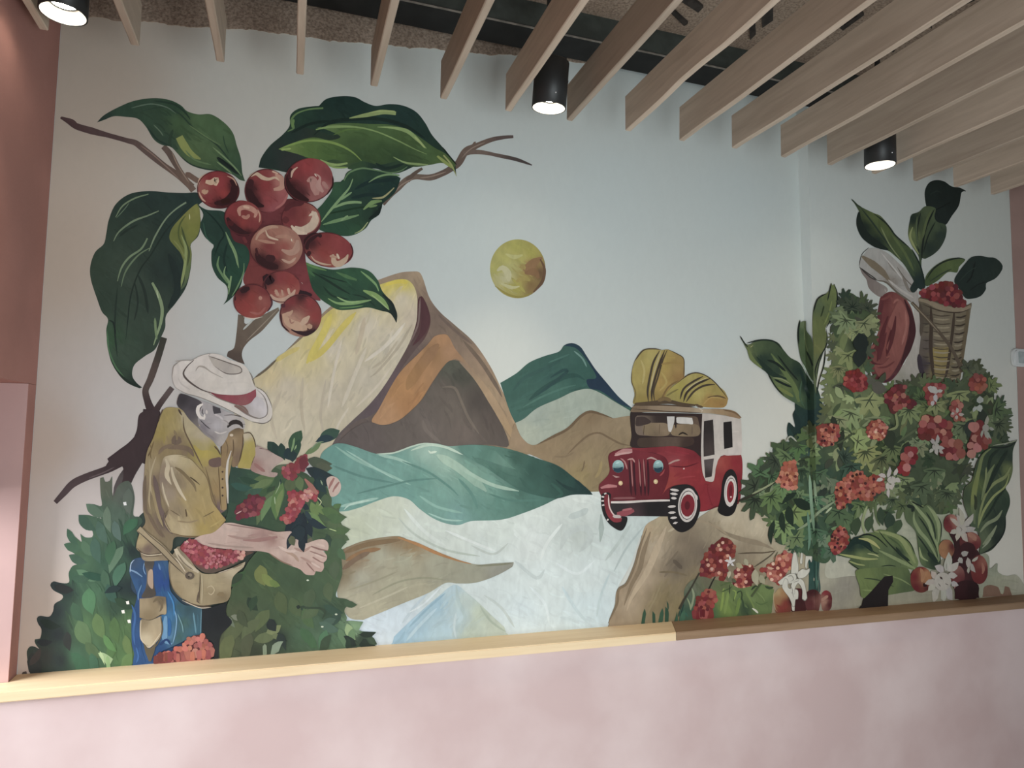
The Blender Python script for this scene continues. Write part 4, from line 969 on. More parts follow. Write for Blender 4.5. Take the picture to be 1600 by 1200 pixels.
# ------------------------------------------------------------------ foliage helpers
def dab(x, y, ln, wd, ang, col, bend=0.12):
    """a pointed brush mark like a single leaf, lengths in view units, ang in degrees (0 = right, 90 = down)"""
    a = math.radians(ang); ca, sa = math.cos(a), math.sin(a)
    def R(u, v): return (x+u*ca-v*sa, y+u*sa+v*ca)
    b = bend*ln
    p = [R(0, 0)+(1,), R(.25*ln, -.42*wd+b*.4), R(.6*ln, -.45*wd+b*.8), R(ln, b*.3)+(1,), R(.65*ln, .42*wd+b*.8), R(.25*ln, .45*wd+b*.4)]
    fill(p, col, step=4)
def lobed(x, y, size, ang, col, n=5, spread=200, dark=None, vein=None):
    """a lobed leaf: pointed lobes fanned around its base"""
    pts = []
    for i in range(n):
        a = math.radians(ang-spread/2+spread*i/(n-1)); r = size*(1.0-0.30*abs(i-(n-1)/2)/((n-1)/2))*random.uniform(.8, 1.15)
        w = math.radians(spread/(n-1)*.34)
        pts.append((x+.60*r*math.cos(a-w), y+.60*r*math.sin(a-w)))
        pts.append((x+.90*r*math.cos(a-w*.55), y+.90*r*math.sin(a-w*.55)))
        pts.append((x+1.02*r*math.cos(a+w*.25), y+1.02*r*math.sin(a+w*.25)))
        pts.append((x+.72*r*math.cos(a+w*.9), y+.72*r*math.sin(a+w*.9)))
        if i < n-1:
            b = math.radians(ang-spread/2+spread*(i+.5)/(n-1)); pts.append((x+.47*size*math.cos(b), y+.47*size*math.sin(b)))
    pts.append((x-.18*size*math.cos(math.radians(ang)), y-.18*size*math.sin(math.radians(ang))))
    fill(pts, col, step=4)
    if vein:
        for i in range(n):
            a = math.radians(ang-spread/2+spread*i/(n-1))
            stroke([(x, y), (x+.5*size*math.cos(a), y+.5*size*math.sin(a))], size*.07, vein, 'end', step=5)
def beads(poly, cols, r, k, seed=0, base=None):
    """a cluster of small round berries inside a polygon (view units)"""
    rs = random.Random(seed)
    P = np.array([(a, b) for a, b, _ in parse(poly)])
    if base: fill(poly, base, step=4)
    x0, y0 = P.min(0); x1, y1 = P.max(0); got = []
    t = 0
    while len(got) < k and t < 4000:
        t += 1
        x, y = rs.uniform(x0, x1), rs.uniform(y0, y1)
        if not in_poly(P, np.array([x]), np.array([y]))[0]: continue
        if any((x-a)**2+(y-b)**2 < (r*1.15)**2 for a, b in got): continue
        got.append((x, y))
    for x, y in got:
        c = rs.choice(cols); q = r*rs.uniform(.75, 1.1)
        pts = [(x+q*math.cos(a)*rs.uniform(.85, 1.1), y+q*math.sin(a)*rs.uniform(.85, 1.1)) for a in [i*math.pi/4 for i in range(8)]]
        fill(pts, jitter(c, 6), step=3)

view(0, 0, 1)
piece('painted_undercoat', None, 'dark green undercoat behind the farmer')
fill('205 870 225 800 330 790 345 800 420 800 440 880 420 900 400 990 395 1022 330 1030 210 1042 205 960', [(250,850,'2a3630'),(350,900,'2b3429'),(380,1000,'1b2022'),(230,1000,'1f3a5c')])
fill('330 790 345 740 360 730 420 745 480 800 470 850 440 860 400 830', '2b3d2e')
done()
# ------------------------------------------------------------------ the bush at the farmer's back
random.seed(21)
view(20, 720, 3.53)
piece('painted_bush', None, 'dark spiky green bush behind the crouching farmer')
fill("100 1162! 82 1100 78 1050 95 1025 120 1025 150 1042! 125 1010 122 985 150 980 158 930 140 900 132 870 150 855 200 860 222 830 230 790 270 765 275 742 225 715 207 685 225 665 270 675 310 670 308 620 330 580 365 570! 330 550 310 520 345 516! 300 485 282 460 320 455 352 465! 320 420 300 374! 340 415 382 452! 372 402! 400 422 438 420 440 390 400 340 363 298! 420 300 490 320! 455 285 404 238! 450 240 490 248 484 180 482 95 500 90 510 115 535 110 548 85 551 200 580 140 620 112 650 120 672 200 665 300 700 310 716 335 690 380 690 480 705 560 660 600 650 700 690 760 670 850 665 980 680 1060 670 1118! 500 1128! 300 1145!",
     [(510,150,'4d5548'),(620,200,'48514a'),(560,300,'43564a'),(430,300,'3a5443'),(420,400,'3d5946'),(360,480,'39563f'),(500,400,'38513f'),(640,400,'2c4536'),(660,500,'1c2929'),(600,560,'2a4436'),(500,560,'2d4a3a'),(400,560,'395640'),(350,650,'2f4c3a'),
      (600,700,'1d2b2b'),(660,700,'1b2729'),(450,720,'34523d'),(300,720,'1f2b29'),(240,690,'20282a'),(240,830,'20292a'),(180,900,'1d2426'),(250,960,'1d2426'),(180,1080,'262b2a'),(260,1100,'20292a'),(400,900,'3a5639'),(500,900,'3b5738'),
      (580,960,'3e5a38'),(640,900,'415d3a'),(350,1080,'2f4c3b'),(450,1100,'2e4b38'),(600,1080,'3d5b38'),(560,820,'2a4032')], res=7, streak=.12, ang=70)
for q in ((300,374,120,40,55,'3a5241'),(363,298,130,60,40,'35513f'),(404,238,130,55,30,'466050'),(282,460,110,50,12,'3b5a44'),(310,520,110,50,20,'35543e'),(610,470,170,56,115,'4b6553'),(520,250,150,46,80,'4f6553'),(640,150,150,60,85,'4a5c50'),
          (560,330,120,50,70,'465f4f'),(470,330,140,56,65,'3f5b48'),(690,320,120,60,130,'33513f'),(380,440,110,50,50,'416049'),(450,420,150,60,75,'3a5743'),(560,440,140,56,100,'34503f'),(350,600,150,50,20,'3f5f48'),(320,650,120,44,-8,'2b4736'),
          (380,620,160,44,5,'24402f'),(620,560,150,60,110,'3a5645'),(500,600,120,50,70,'35523f'),(420,700,150,80,80,'3c5b44'),(520,680,120,60,60,'304d3b'),(230,690,110,50,10,'1b2424'),(150,880,120,50,15,'1a2223'),(130,1000,90,40,-5,'1c2325'),
          (100,1060,120,80,60,'282d2b'),(90,1130,120,40,-60,'2c302d'),(330,780,130,60,60,'2f4a3a'),(560,760,130,50,20,'22382c'),(600,700,100,40,160,'1b2a29'),(360,880,160,90,60,'3e5b39'),(460,840,150,70,70,'446138'),(560,860,150,60,80,'3f5c38'),
          (620,960,130,50,70,'4a6840'),(560,1000,110,50,100,'3a5a38'),(400,1000,130,60,40,'38563a'),(320,1060,140,60,30,'2e4d3d'),(430,1060,120,50,60,'33523b'),(660,1060,110,50,120,'47663f'),(500,960,120,40,50,'48673f'),(300,940,110,50,80,'222e2b')):
    dab(*q[:5], jitter(q[5], 5))
dab(470, 1060, 90, 36, 20, '76906a'); dab(520, 1075, 60, 26, 70, '6b8a5e'); dab(480, 1050, 60, 20, 60, '88a077')
for x, y in ((632,782),(607,832),(640,885),(617,236)):
    fill([(x-9, y-7, 1), (x+8, y-10, 1), (x+11, y+9, 1), (x-4, y+10, 1)], 'c3c6be')
fill("45 1165! 55 1140 75 1136 80 1160!", '3b3430')
done()

# ------------------------------------------------------------------ the coffee plant in the farmer's arms and at his knees
random.seed(5)
view(330, 660, 5)
piece('painted_bush', None, 'leafy coffee plant held in the arms of the farmer')
fill("132 600 140 500 152 340 215 362 310 372 400 415 500 425 560 390 700 380 760 420 850 440 900 500 940 590 945 655 1015 648! 1000 700 1062 740! 1010 775 1022 800 1090 835! 1040 865 1065 890 1080 920! 1030 938 1000 1000 1018 1060 1010 1210 880 1180 905 1050 905 950 850 910 780 930 620 855 500 848 370 805 260 795 115 782 130 700",
     [(200,420,'273f34'),(180,560,'243c31'),(300,480,'2d4a38'),(400,500,'35502f'),(300,700,'28402f'),(450,780,'2d442e'),(600,820,'32472f'),(650,700,'2a3b2e'),(800,560,'33482f'),(900,700,'3f5334'),(950,780,'455938'),(980,860,'455a39'),(880,850,'34492f'),
      (950,1000,'3c5036'),(930,1150,'3c5035'),(220,760,'2a3f2f')], res=7, streak=.12, ang=20)
for q in ((500,420,260,110,145,'4a5f38'),(480,450,180,60,150,'536a3f'),(150,480,180,60,8,'2b4a3c'),(220,430,160,50,10,'213a31'),(260,560,150,60,-20,'31503d'),(520,520,330,90,118,'4a623f'),(500,560,240,60,115,'5a7248'),(560,470,300,90,98,'4f673b'),(560,520,220,44,98,'5f7746'),
          (640,430,130,100,100,'45593a'),(690,420,120,70,80,'4d6240'),(450,540,70,30,-45,'2a3d28'),(480,500,70,30,130,'2a3d28'),(840,600,130,70,70,'56703f'),(780,620,150,60,60,'5c7641'),(760,700,200,70,40,'5f7a43'),(860,680,150,80,10,'465d36'),(900,740,150,80,0,'3f5735'),
          (830,720,120,40,20,'3b5033'),(950,660,70,40,-20,'48603a'),(960,840,120,60,0,'3f5737'),(940,900,120,60,-10,'3d5536'),(900,870,120,50,60,'2b4030'),(860,900,120,50,70,'314734'),(940,940,120,70,100,'3c5236'),(760,820,120,60,70,'3f4f37'),(640,830,100,60,110,'4a4f3a'),(780,900,80,50,100,'55583f')):
    dab(*q[:5], jitter(q[5], 4))
for q in ((720,640,60,50,40,'16252a'),(700,690,260,70,115,'131f27'),(720,700,300,80,82,'121e26'),(690,700,120,80,90,'15232a'),(740,740,190,60,25,'16272f'),(760,780,120,60,75,'14222a'),(700,780,110,60,130,'15242b'),(735,690,90,40,50,'233439')):
    dab(*q)
for q in ((440,150,170,90,40,'21392f'),(480,170,130,70,50,'1c332c'),(545,160,140,70,75,'1f382f'),(705,62,200,95,112,'2d4b33'),(690,130,170,70,100,'23402f'),(590,200,110,90,60,'182c30'),(640,220,90,80,90,'1a2f2f'),(1005,62,200,100,146,'2b473a'),(960,120,150,60,165,'1a3038'),(730,250,170,44,-40,'5b7349'),
          (470,385,190,90,-18,'3b4d35'),(500,350,120,40,-10,'4d5d45'),(750,290,200,90,8,'3f4a38'),(820,330,130,80,10,'474f3c'),(740,360,240,90,14,'152528'),(800,370,180,80,45,'14252b'),(840,420,150,100,75,'172a2b'),(870,470,200,80,85,'1d3329'),(890,560,110,70,80,'3d5236'),(820,440,140,60,50,'193030')):
    dab(*q)
stroke("650 120 640 180 625 230", 16, '6b8a5d'); stroke("668 175 650 215", 14, '7a9868'); stroke("780 210 830 160 880 150", 8, '6a8264'); stroke("855 450 870 490", 12, '7b9170')
stroke("540 450 530 500 500 560", 6, '7f9270'); stroke("495 580 500 640", 7, '8fa180'); stroke("800 560 860 620 840 650", 8, 'a3ad80'); stroke("920 830 980 850", 8, '93a870')
stroke("540 440 545 480", 12, '1f3330'); stroke("850 910 920 930 945 1000", 22, '2a3f30')
P1 = done()
piece('painted_berry_cluster', P1)
beads("560 350 640 330 700 280 745 258 755 310 730 370 670 390 665 430 620 445 565 430", ['752d35','7f343b','6a2630','8c444a','9a5a5c'], 22, 40, 1, '6b2730')
fill("735 262! 750 300 748 350 700 370 690 290", '5f222b')
done()
piece('painted_berry_cluster', P1)
beads("195 660 260 620 300 575 360 568 415 600 385 650 365 720 310 725 250 735 205 750", ['5f2430','6a2833','521f2a','73303a','7d4046'], 24, 34, 2, '55202b')
beads("590 700 610 620 600 550 650 540 720 545 770 520 830 550 820 610 760 600 720 640 690 700 640 760 590 785 545 750", ['83323a','8d3d42','9a5552','762a33','a5706a','8a3840'], 20, 70, 3, '772c34')
beads("720 560 760 520 790 530 780 580 740 600 700 590", ['b07f76','a66f68','b58c80'], 17, 14, 4)
stroke("730 440 780 500 830 560", [10, 40, 24], '8e5d52')
stroke("195 715 240 690", 8, 'b3958f')
done()

random.seed(8)
view(300, 740, 4.1375)
piece('painted_bush', None, 'rounded olive-green bush in front of the knees of the farmer')
fill("258 742 330 630 372 560 440 490 520 490 600 530 700 570 800 590 860 570 890 520 905 430 960 420 1002 442! 962 490 952 560 972 640 950 720 932 795 1000 812 1050 846! 1000 860 985 890 1002 940 965 975 1012 952 1108 958! 1080 1012 1100 1020 1190 1024! 1165 1055 1197 1074! 1130 1108 1120 1122! 700 1152! 300 1182! 168 1195! 165 1100 190 1020 232 970 220 880 242 810",
     [(440,560,'33482f'),(380,640,'364a30'),(300,760,'36482f'),(480,700,'3d5032'),(600,700,'354a32'),(700,720,'34482f'),(560,800,'3e5033'),(700,860,'3f5436'),(850,780,'354a33'),(920,600,'3c5235'),(950,460,'3b5237'),(920,700,'3d5236'),(980,840,'30462f'),
      (880,900,'2c4232'),(600,950,'3a4e34'),(500,900,'384a33'),(300,900,'404b33'),(230,1080,'454d36'),(300,1050,'3d4731'),(420,1050,'3a4631'),(560,1060,'24302a'),(700,1050,'3c5640'),(850,1050,'44604a'),(800,980,'3c5540'),(950,1060,'466349'),(1050,990,'6b8a68'),(1100,1070,'2a3a2e'),(400,1150,'2c3528')], res=7, streak=.12, ang=40)
for q in ((190,728,190,70,-35,'33482f'),(330,650,120,60,140,'2a3e2c'),(440,590,140,90,75,'5d6d36'),(450,650,130,60,35,'66743a'),(500,690,80,46,25,'5a6b38'),(360,800,110,60,50,'253727'),(420,790,110,50,110,'28392a'),(690,860,110,40,10,'2b3d2c'),(720,870,150,70,60,'445a39'),(820,880,130,70,150,'445a3a'),(850,850,140,50,20,'2b4232'),
          (640,800,140,80,60,'42573a'),(560,760,160,90,70,'3f5235'),(780,740,150,80,100,'3a4f35'),(880,700,130,70,80,'40563a'),(930,560,130,70,90,'3d5437'),(950,480,90,50,60,'435b3c'),(980,830,90,46,10,'344b35'),(960,900,110,60,120,'304638'),(930,940,110,50,150,'3c5845'),
          (500,880,170,80,120,'4b583b'),(440,940,180,70,130,'4d5a3c'),(330,960,200,90,125,'4a5438'),(260,1040,180,90,105,'4c553b'),(380,1030,160,80,100,'414b33'),(250,920,90,40,5,'62705a'),(240,925,80,30,60,'5a6850'),(300,880,130,60,60,'3c4831'),
          (400,1080,170,70,-25,'545f40'),(480,1030,110,60,-30,'646f4c'),(520,1040,60,40,20,'5c6848'),(500,940,90,70,60,'1f2a24'),(560,1030,100,60,60,'222d28'),(470,1100,60,30,80,'6f7f68'),(590,1085,110,36,140,'71826e'),(700,1000,150,70,40,'3a563f'),(820,960,150,60,20,'3f5f4b'),
          (870,1010,140,60,100,'456549'),(900,1040,140,50,120,'2d4334'),(1000,970,120,60,60,'7c9a72'),(1040,1000,110,50,90,'5a7a57'),(950,1000,110,50,60,'537250'),(980,1050,90,36,20,'1f2e27'),(1080,1040,110,40,-8,'1d2b25'),(1080,1080,110,40,0,'202f28'),(1000,1060,70,40,60,'24352c'),(1010,1100,90,34,0,'27382e'),(900,1110,110,30,5,'23342b')):
    dab(*q[:5], jitter(q[5], 4))
stroke("690 862 760 868 830 872 860 900 840 940", 14, '2c3d2c'); stroke("690 850 685 875", 30, '1d2a22')
for x, y in ((748,690),(842,990),(932,910)): disc(x, y, 9, 6, 'aebba6', n=7)
done()

# ------------------------------------------------------------------ the farmer
view(200, 640, 5.455)
piece('painted_person', None, 'crouching coffee farmer in white hat and mustard jacket picking cherries')
fill("320 -12 265 90 215 240 165 350 145 470 132 700 130 860 148 960 108 1030 72 1150 100 1210 350 1215 400 1090 560 1092 740 1052 832 940 790 890 840 850 842 760 856 600 880 470 892 360 800 425 790 390 740 320 600 150 480 10 440 -12",
     [(330,60,'867a48'),(280,200,'80743f'),(380,150,'8a7e50'),(420,260,'6d5f49'),(300,330,'7a6c4b'),(200,500,'83775a'),(160,750,'635746'),(260,600,'6b5d4d'),(230,800,'72674b'),(280,960,'574a43'),(200,1000,'6c6047'),(120,1130,'86795a'),
      (500,120,'8f8666'),(620,250,'938a70'),(650,380,'958a45'),(560,340,'8d823f'),(720,500,'867653'),(760,700,'836f48'),(830,700,'7e6e4a'),(800,840,'5b4b4c'),(330,1150,'6b6048'),(500,350,'6d5f4b')], res=7, streak=.10, ang=75)
fill("455 20 530 60 620 140 720 260 790 370 790 410 700 352 640 352 560 310 500 210 460 100", [(500,80,'948c70'),(620,220,'968e76'),(740,370,'8a803f'),(600,300,'8e8558')], res=6)
fill("560 300 620 345 700 350 785 400 770 430 700 430 680 480 640 480 600 420", [(640,380,'968a40'),(760,410,'8c7f42'),(650,460,'8d7f48')])
fill("690 430 740 412 790 410 790 480 720 490 690 470", '5e4c45')
fill("790 490 835 480 840 600 835 760 838 850 790 850 785 700 770 560", '85724c')
for y in (530, 592, 665, 733): disc(806, y, 9, 9, '40342a', n=8)
stroke("770 480 780 620 790 800 800 850", 8, '57482f'); stroke("660 490 690 600 720 720 760 830", 8, '64553a')
for q, wd, c in (("470 60 480 170 530 280 580 380 640 500", 12, '5a4c3a'), ("430 -5 445 25 460 50", 16, '3e3430'), ("735 310 770 350 790 390", 12, '4a3c30'), ("300 -5 272 60 262 100", 9, '4c4235'),
                 ("400 220 390 280 440 270 430 230", 40, '5e5144'), ("190 300 200 330 170 400", 10, '54462f'), ("220 270 190 380 200 420", 12, '625436'), ("340 330 420 320 520 340 560 400", 40, '665847'), ("260 380 300 330 380 300", 30, '6b5d4a'),
                 ("180 420 190 600 180 760 190 850", 16, '8b8064'), ("240 400 200 520 190 640 220 760", 14, '948a6e'), ("150 560 140 700 150 850 190 920", 26, '5c5041'), ("220 560 250 700 270 840 330 940", 40, '594c47'), ("200 640 230 780 260 900 300 1000", 24, '7d7152'),
                 ("170 880 230 1000 300 1090", 24, '5b4e3f'), ("310 880 320 980 380 1060", 26, '4f4340'), ("80 1140 110 1190 170 1210", 12, '4d412f')):
    stroke(q, wd, c)
# sleeve lit at the shoulder
fill("318 400 420 385 520 412 600 480 660 560 690 650 720 780 780 870 835 942! 750 1050 640 1082 480 1080 360 1045! 310 955 345 860 292 720 265 580 290 450",
     [(380,410,'a59c80'),(480,430,'9d9370'),(330,500,'7a6d5a'),(300,600,'6f6356'),(420,620,'71654f'),(560,560,'92845c'),(640,700,'8c7d50'),(500,760,'877951'),(350,720,'7c7160'),(420,850,'766a52'),(600,860,'8a7a4c'),(380,980,'8c8061'),(480,1020,'988c6c'),(640,1010,'887840'),(760,930,'8e7c47'),(300,950,'83765a')], res=6, streak=.09, ang=70)
for q, wd, c in (("320 420 340 480 330 560 370 640", [10, 40, 36, 4], 'a49b82'), ("370 490 390 580 440 690 495 775", [14, 30, 28, 10], 'a69d84'), ("290 620 310 720 350 830", 14, 'a0977f'), ("400 490 470 540 560 640 580 700", 26, '6a5d42'),
                 ("530 575 570 605 612 640", [8, 12, 3], '443826'), ("492 850 500 912", [10, 12], '4a3d2a'), ("360 855 400 880 440 905", 7, '5a4c38'), ("640 915 690 890 735 865", 8, '5d4e34'), ("350 850 310 905 330 980 370 1045", 8, '5d503c'),
                 ("370 1048 480 1078 640 1078 740 1050 830 945", 9, '5b4b30'), ("430 395 530 420 600 490 660 560 690 640 720 780 790 880", 7, '6b5b3c'), ("700 1000 770 960 810 930", 14, '97864f'), ("420 950 520 960 600 940", 14, '7c6e52')):
    stroke(q, wd, c)
# strap end and cuff at the waist
fill("75 1160! 100 1050 130 1030 160 1080 220 1150 280 1210 110 1212", [(110,1100,'897d5c'),(200,1180,'7b6e50')])
FM = done()
view(200, 640, 5.455)
piece('neckerchief', FM, 'tan kerchief below the moustache')
fill("808 205 845 165 890 122 940 115 978 150 988 205 985 260 970 350 942 470 885 485 893 390 830 500 800 490 792 440 800 330", [(920,140,'4a3d2f'),(900,190,'6c5c42'),(840,260,'826e4c'),(900,260,'8b795b'),(850,400,'7d6947'),(930,400,'6b5a48'),(960,260,'7a684a')], res=5)
stroke("895 250 900 330 890 400", 10, '5b4a34'); stroke("820 240 850 320 840 400", 8, '64533a'); stroke("980 210 975 320 945 450", 9, '4d3e2d'); stroke("805 215 795 320 800 400", 7, '594830')
disc(882, 218, 16, 12, 'b3a894', n=9); stroke("880 350 850 450 842 560 848 680 852 800", [6, 18, 22, 18, 6], 'b0aea5')
done()
piece('far_sleeve', FM, 'yellow far sleeve')
fill("985 205 1040 198 1076 250 1088 320 1085 400 1050 495 990 500 935 490 960 420 975 350 990 280", [(1010,220,'a59d86'),(1040,300,'968b45'),(1000,420,'8f843c'),(1060,380,'928641'),(960,470,'978a47')], res=5)
stroke("985 205 1040 198 1076 255 1090 330", 9, '4b3d2c'); stroke("1085 390 1060 450 1050 490", 8, '5b4a35')
done()
view(330, 660, 5)
piece('far_arm', FM, 'far forearm')
fill("350 190 420 205 500 250 565 292 500 340 465 385 520 395 495 428 400 412 310 372 325 310 345 250", [(400,240,'9b8c84'),(480,300,'a08f86'),(350,340,'8c6e66'),(430,390,'96837b')], res=5)
stroke("335 320 370 350 420 385", 26, '835f5a'); stroke("372 200 440 215 470 235", 7, '5d4a44'); stroke("345 175 400 200 480 240", 8, '8f7c74')
done()
piece('fingertips', FM)
fill("900 445 940 420 985 435 1012 480 1010 530 980 570 935 580 915 520", [(940,440,'b09c90'),(990,500,'b1a096'),(940,560,'a8968a')])
stroke("960 435 930 490 920 520", [14, 22, 8], '8d635c'); stroke("1000 465 960 520 950 545", [10, 20, 8], '86605a')
done()
view(300, 740, 4.1375)
piece('near_arm', FM, 'bare forearm with the open near hand')
fill("10 430 60 400 140 380 208 320! 260 318 340 335 450 355 545 376 640 373 662 400 700 430 730 452 800 430 850 425 880 450 878 496 840 490 872 530 868 560 850 575 854 605 835 636 800 630 790 655 735 652 700 620 640 596 580 572 510 520 440 502 330 500 150 478 60 458",
     [(230,350,'a8958a'),(330,370,'9f8a80'),(450,400,'8d716a'),(520,420,'86675f'),(560,400,'a28c80'),(620,420,'a9948a'),(150,430,'a18e83'),(300,460,'9d887e'),(440,470,'a18b81'),(560,520,'a99489'),(660,520,'ac988c'),(720,480,'ae9a8e'),(840,450,'ad988c'),(840,550,'ab9489'),(800,620,'a68d82'),(720,610,'a58d82'),(600,560,'9c867b')], res=5, streak=.05, ang=10)
for q, wd, c in (("330 430 430 430 552 410", [6, 26, 14], '876660'), ("230 400 330 420 430 405", 14, '8d756c'), ("215 325 340 345 440 360", 7, '77605a'), ("770 470 830 490 878 498", [8, 12, 6], '7b5d56'), ("780 540 830 570 852 578", [8, 10, 4], '7d5f57'),
                 ("740 575 770 610 792 635", [6, 10, 4], '7d5f57'), ("760 500 840 530 870 540", 8, '84665e'), ("700 540 740 560 790 590", 14, '967b70'), ("660 480 720 500 770 470", 16, '94796e'), ("500 515 580 568 650 595", 8, '77604f'), ("600 500 660 530 690 570", 18, '97806f'),
                 ("560 470 620 500 680 500", 18, 'b5a297'), ("800 455 860 470", 14, 'b6a397'), ("790 520 850 545", 12, 'b5a196'), ("770 575 830 610", 12, 'b3a095'), ("100 450 240 470 400 480", 12, '8c7a70')):
    stroke(q, wd, c)
# dark leaves crossing the wrist
for q in ((690,360,150,50,118,'152229'),(712,400,110,50,82,'141f27'),(690,330,110,90,80,'16252b'),(640,400,70,50,70,'4b5138')): dab(*q)
done()
view(200, 530, 4.444)
piece('face', FM, 'grey-toned face with black moustache, ear and dark hair')
fill("500 430 590 455 640 480 720 515 790 545 812 580 805 625 770 615 745 620 700 650 690 680 645 745 600 715 545 665 500 600 470 560 480 500", [(540,470,'8f8d8e'),(560,560,'8c8a8c'),(620,600,'979699'),(700,570,'9c9a99'),(760,580,'9b9894'),(520,620,'68656a'),(600,680,'7a7676'),(660,700,'96938f'),(640,520,'8b898b')], res=5, streak=.06)
fill("340 450 350 400 368 378 440 400 512 440 500 500 485 555 500 610 560 660 600 700 540 670 480 610 420 550 385 500 360 480", [(380,420,'302d31'),(450,470,'3a373c'),(430,520,'4a464a'),(500,600,'66625f'),(560,665,'7a7673')], res=5)
for q, wd, c in (("520 450 490 470 485 510 505 545 530 550 530 520", [10, 26, 26, 22, 22, 8], 'b9b6b0'), ("520 480 515 510 525 525", 9, '4a474a'), ("545 490 548 520", 16, 'b1aeaa'),
                 ("665 530 720 525 760 532 820 545", 6, '48413e'), ("500 560 540 600 572 625", 7, '3d3a3f'), ("490 600 540 650 600 690", 14, '716d70'),
                 ("690 612 715 580 750 570 785 585 797 615", [6, 22, 26, 22, 6], '28221f'), ("740 575 790 590 815 592", 6, '332c29'), ("600 640 640 655 690 640", 10, 'a9a6a2'), ("600 520 640 540 660 560", 14, 'a3a1a2'), ("660 560 690 575 700 600", 8, '85817f')):
    stroke(q, wd, c)
fill("588 462! 640 480! 646 512! 598 520! 590 495", '3b393d')
fill("690 618 714 584 740 570 766 570 788 588 799 617 776 598 750 589 720 597", '28221f')
done()
piece('hat', FM, 'white straw hat with a dark red band')
fill("308 262 322 190 370 152 440 147 500 118 570 100 640 108 700 140 790 170 840 222 880 325 940 360 985 425 1002 500 992 560 945 587 860 572 740 512 620 452 500 402 390 372 330 332",
     [(340,200,'aeaca7'),(340,300,'a8a5a0'),(450,180,'b3b1ab'),(560,130,'b1aea8'),(700,250,'b1aea7'),(600,320,'aeaba3'),(820,300,'b0ada5'),(480,330,'a8a59e'),(640,430,'b5b2ab'),(760,490,'b6b3ab'),(880,560,'b4b1aa'),(980,520,'b2aea5'),(940,420,'b3b0ad'),(860,470,'9c999b'),(900,500,'a5a3a5')], res=6, streak=.04)
fill("560 118 600 125 680 160 770 190 790 220 770 240 700 243 650 215 600 190 575 150", [(600,150,'99958d'),(700,200,'94908a'),(770,220,'9b978f')])
fill("555 362! 640 383 760 388 830 376 887 346! 888 402 850 442 805 460 720 447 640 416", [(600,380,'6d343c'),(720,420,'7c3b44'),(860,390,'7e3d47'),(800,450,'7a4a4c')])
fill("800 470 850 445 890 400 930 420 965 480 960 530 910 545 850 530", [(830,480,'93908f'),(880,450,'a9a7aa'),(940,500,'b0aeb0'),(900,535,'9f9c9a')])
fill("735 462 800 462 835 500 840 525 790 500", '6f5750')
for q, wd, c in (("330 155 400 148 445 150", 5, '8d8a84'), ("310 250 320 190 350 165", 5, '9b9892'), ("458 145 410 190 385 240 420 290 500 345 580 375", [4, 8, 14, 12, 8, 4], '4a423e'), ("570 100 560 118 600 130 700 165 780 195 790 225 760 240 690 240 640 215 605 190", 7, '5c544f'), ("470 220 490 190 530 195 580 230 660 270", [4, 14, 8, 5, 3], '8a857d'),
                 ("840 222 865 265 882 330", 5, '6b655c'), ("890 330 950 370 990 440 1000 480", 5, '5d564c'), ("895 350 945 400 968 470 960 530 900 550 820 520 740 465", 6, '6c6560'), ("860 572 940 585 990 560 1000 530", 6, '5a534b'), ("560 375 640 416 740 452 800 480 850 530 920 552", [3, 6, 6, 6, 8, 3], '6f675f'),
                 ("330 335 400 375 500 404 620 453 740 512 860 573", 5, '75706a'), ("350 270 370 310 430 350", 10, '9d9a95')):
    stroke(q, wd, c)
done()
view(190, 840, 5.714)
piece('trousers', FM, 'blue trousers with teal shading')
fill("68 300 78 240 105 195 180 178 300 200 410 200 430 450 470 520 560 600 718 635 718 875 600 905 470 965 340 1030 310 1108! 75 1138! 112 1050 92 950 90 700 125 580 135 500 85 360",
     [(110,230,'2b3e55'),(150,300,'25405f'),(110,420,'25466a'),(170,560,'1e3c66'),(110,700,'1f3c62'),(110,950,'1e3d68'),(160,1080,'20436e'),(330,300,'1c3a6a'),(370,400,'1b396e'),(380,250,'2a4a68'),(420,560,'1f4a72'),(430,700,'27587e'),(430,860,'3d688a'),(520,620,'2a474f'),(560,760,'33514f'),(660,700,'2c4853'),(680,820,'2d5260'),(500,880,'2f4f4e'),(350,980,'1c3f6a'),(600,640,'29434a')], res=6, streak=.12, ang=85)
for q, wd, c in (("75 310 85 230 115 198", 9, '7f93a5'), ("80 290 130 310 185 350", [10, 16, 6], '5d7b98'), ("205 220 195 280 215 330", 8, '5f7fa0'), ("330 230 345 290", 16, '44648a'), ("395 700 385 820 390 920 450 950", [20, 46, 50, 12], '4f7898'), ("460 620 490 720 480 850 455 950", 10, '5f86a4'), ("410 480 460 580 470 700", 14, '2f6a98'),
                 ("640 670 655 780 665 860", 14, '4b7483'), ("500 680 540 780 550 850", 10, '557a80'), ("712 640 708 780 705 860", 6, '5c8494'), ("90 600 120 700 105 850 120 960", 20, '2c5280'), ("180 420 150 500 150 560", 12, '4a6c8c'), ("130 980 150 1060 130 1120", 14, '2c5688'), ("340 960 400 910 440 960", 20, '16305a'), ("420 720 430 820 420 880", 30, '1e4f80')):
    stroke(q, wd, c)
fill("718 632! 800 620 930 588 932 680 985 760 885 880 862 1060 820 1070! 820 950 760 900 718 872", [(760,700,'171b1f'),(850,700,'15191c'),(850,950,'1b2022')])
done()
piece('sheath', FM, 'tan leather sheath on the belt')
fill("205 215 290 210 275 300 290 430 300 520 180 535 215 450 225 330", [(250,240,'3d3a36'),(250,480,'3c3833'),(220,350,'5a5448')])
fill("240 300 275 285 282 400 275 460 235 410", '8b7a68')
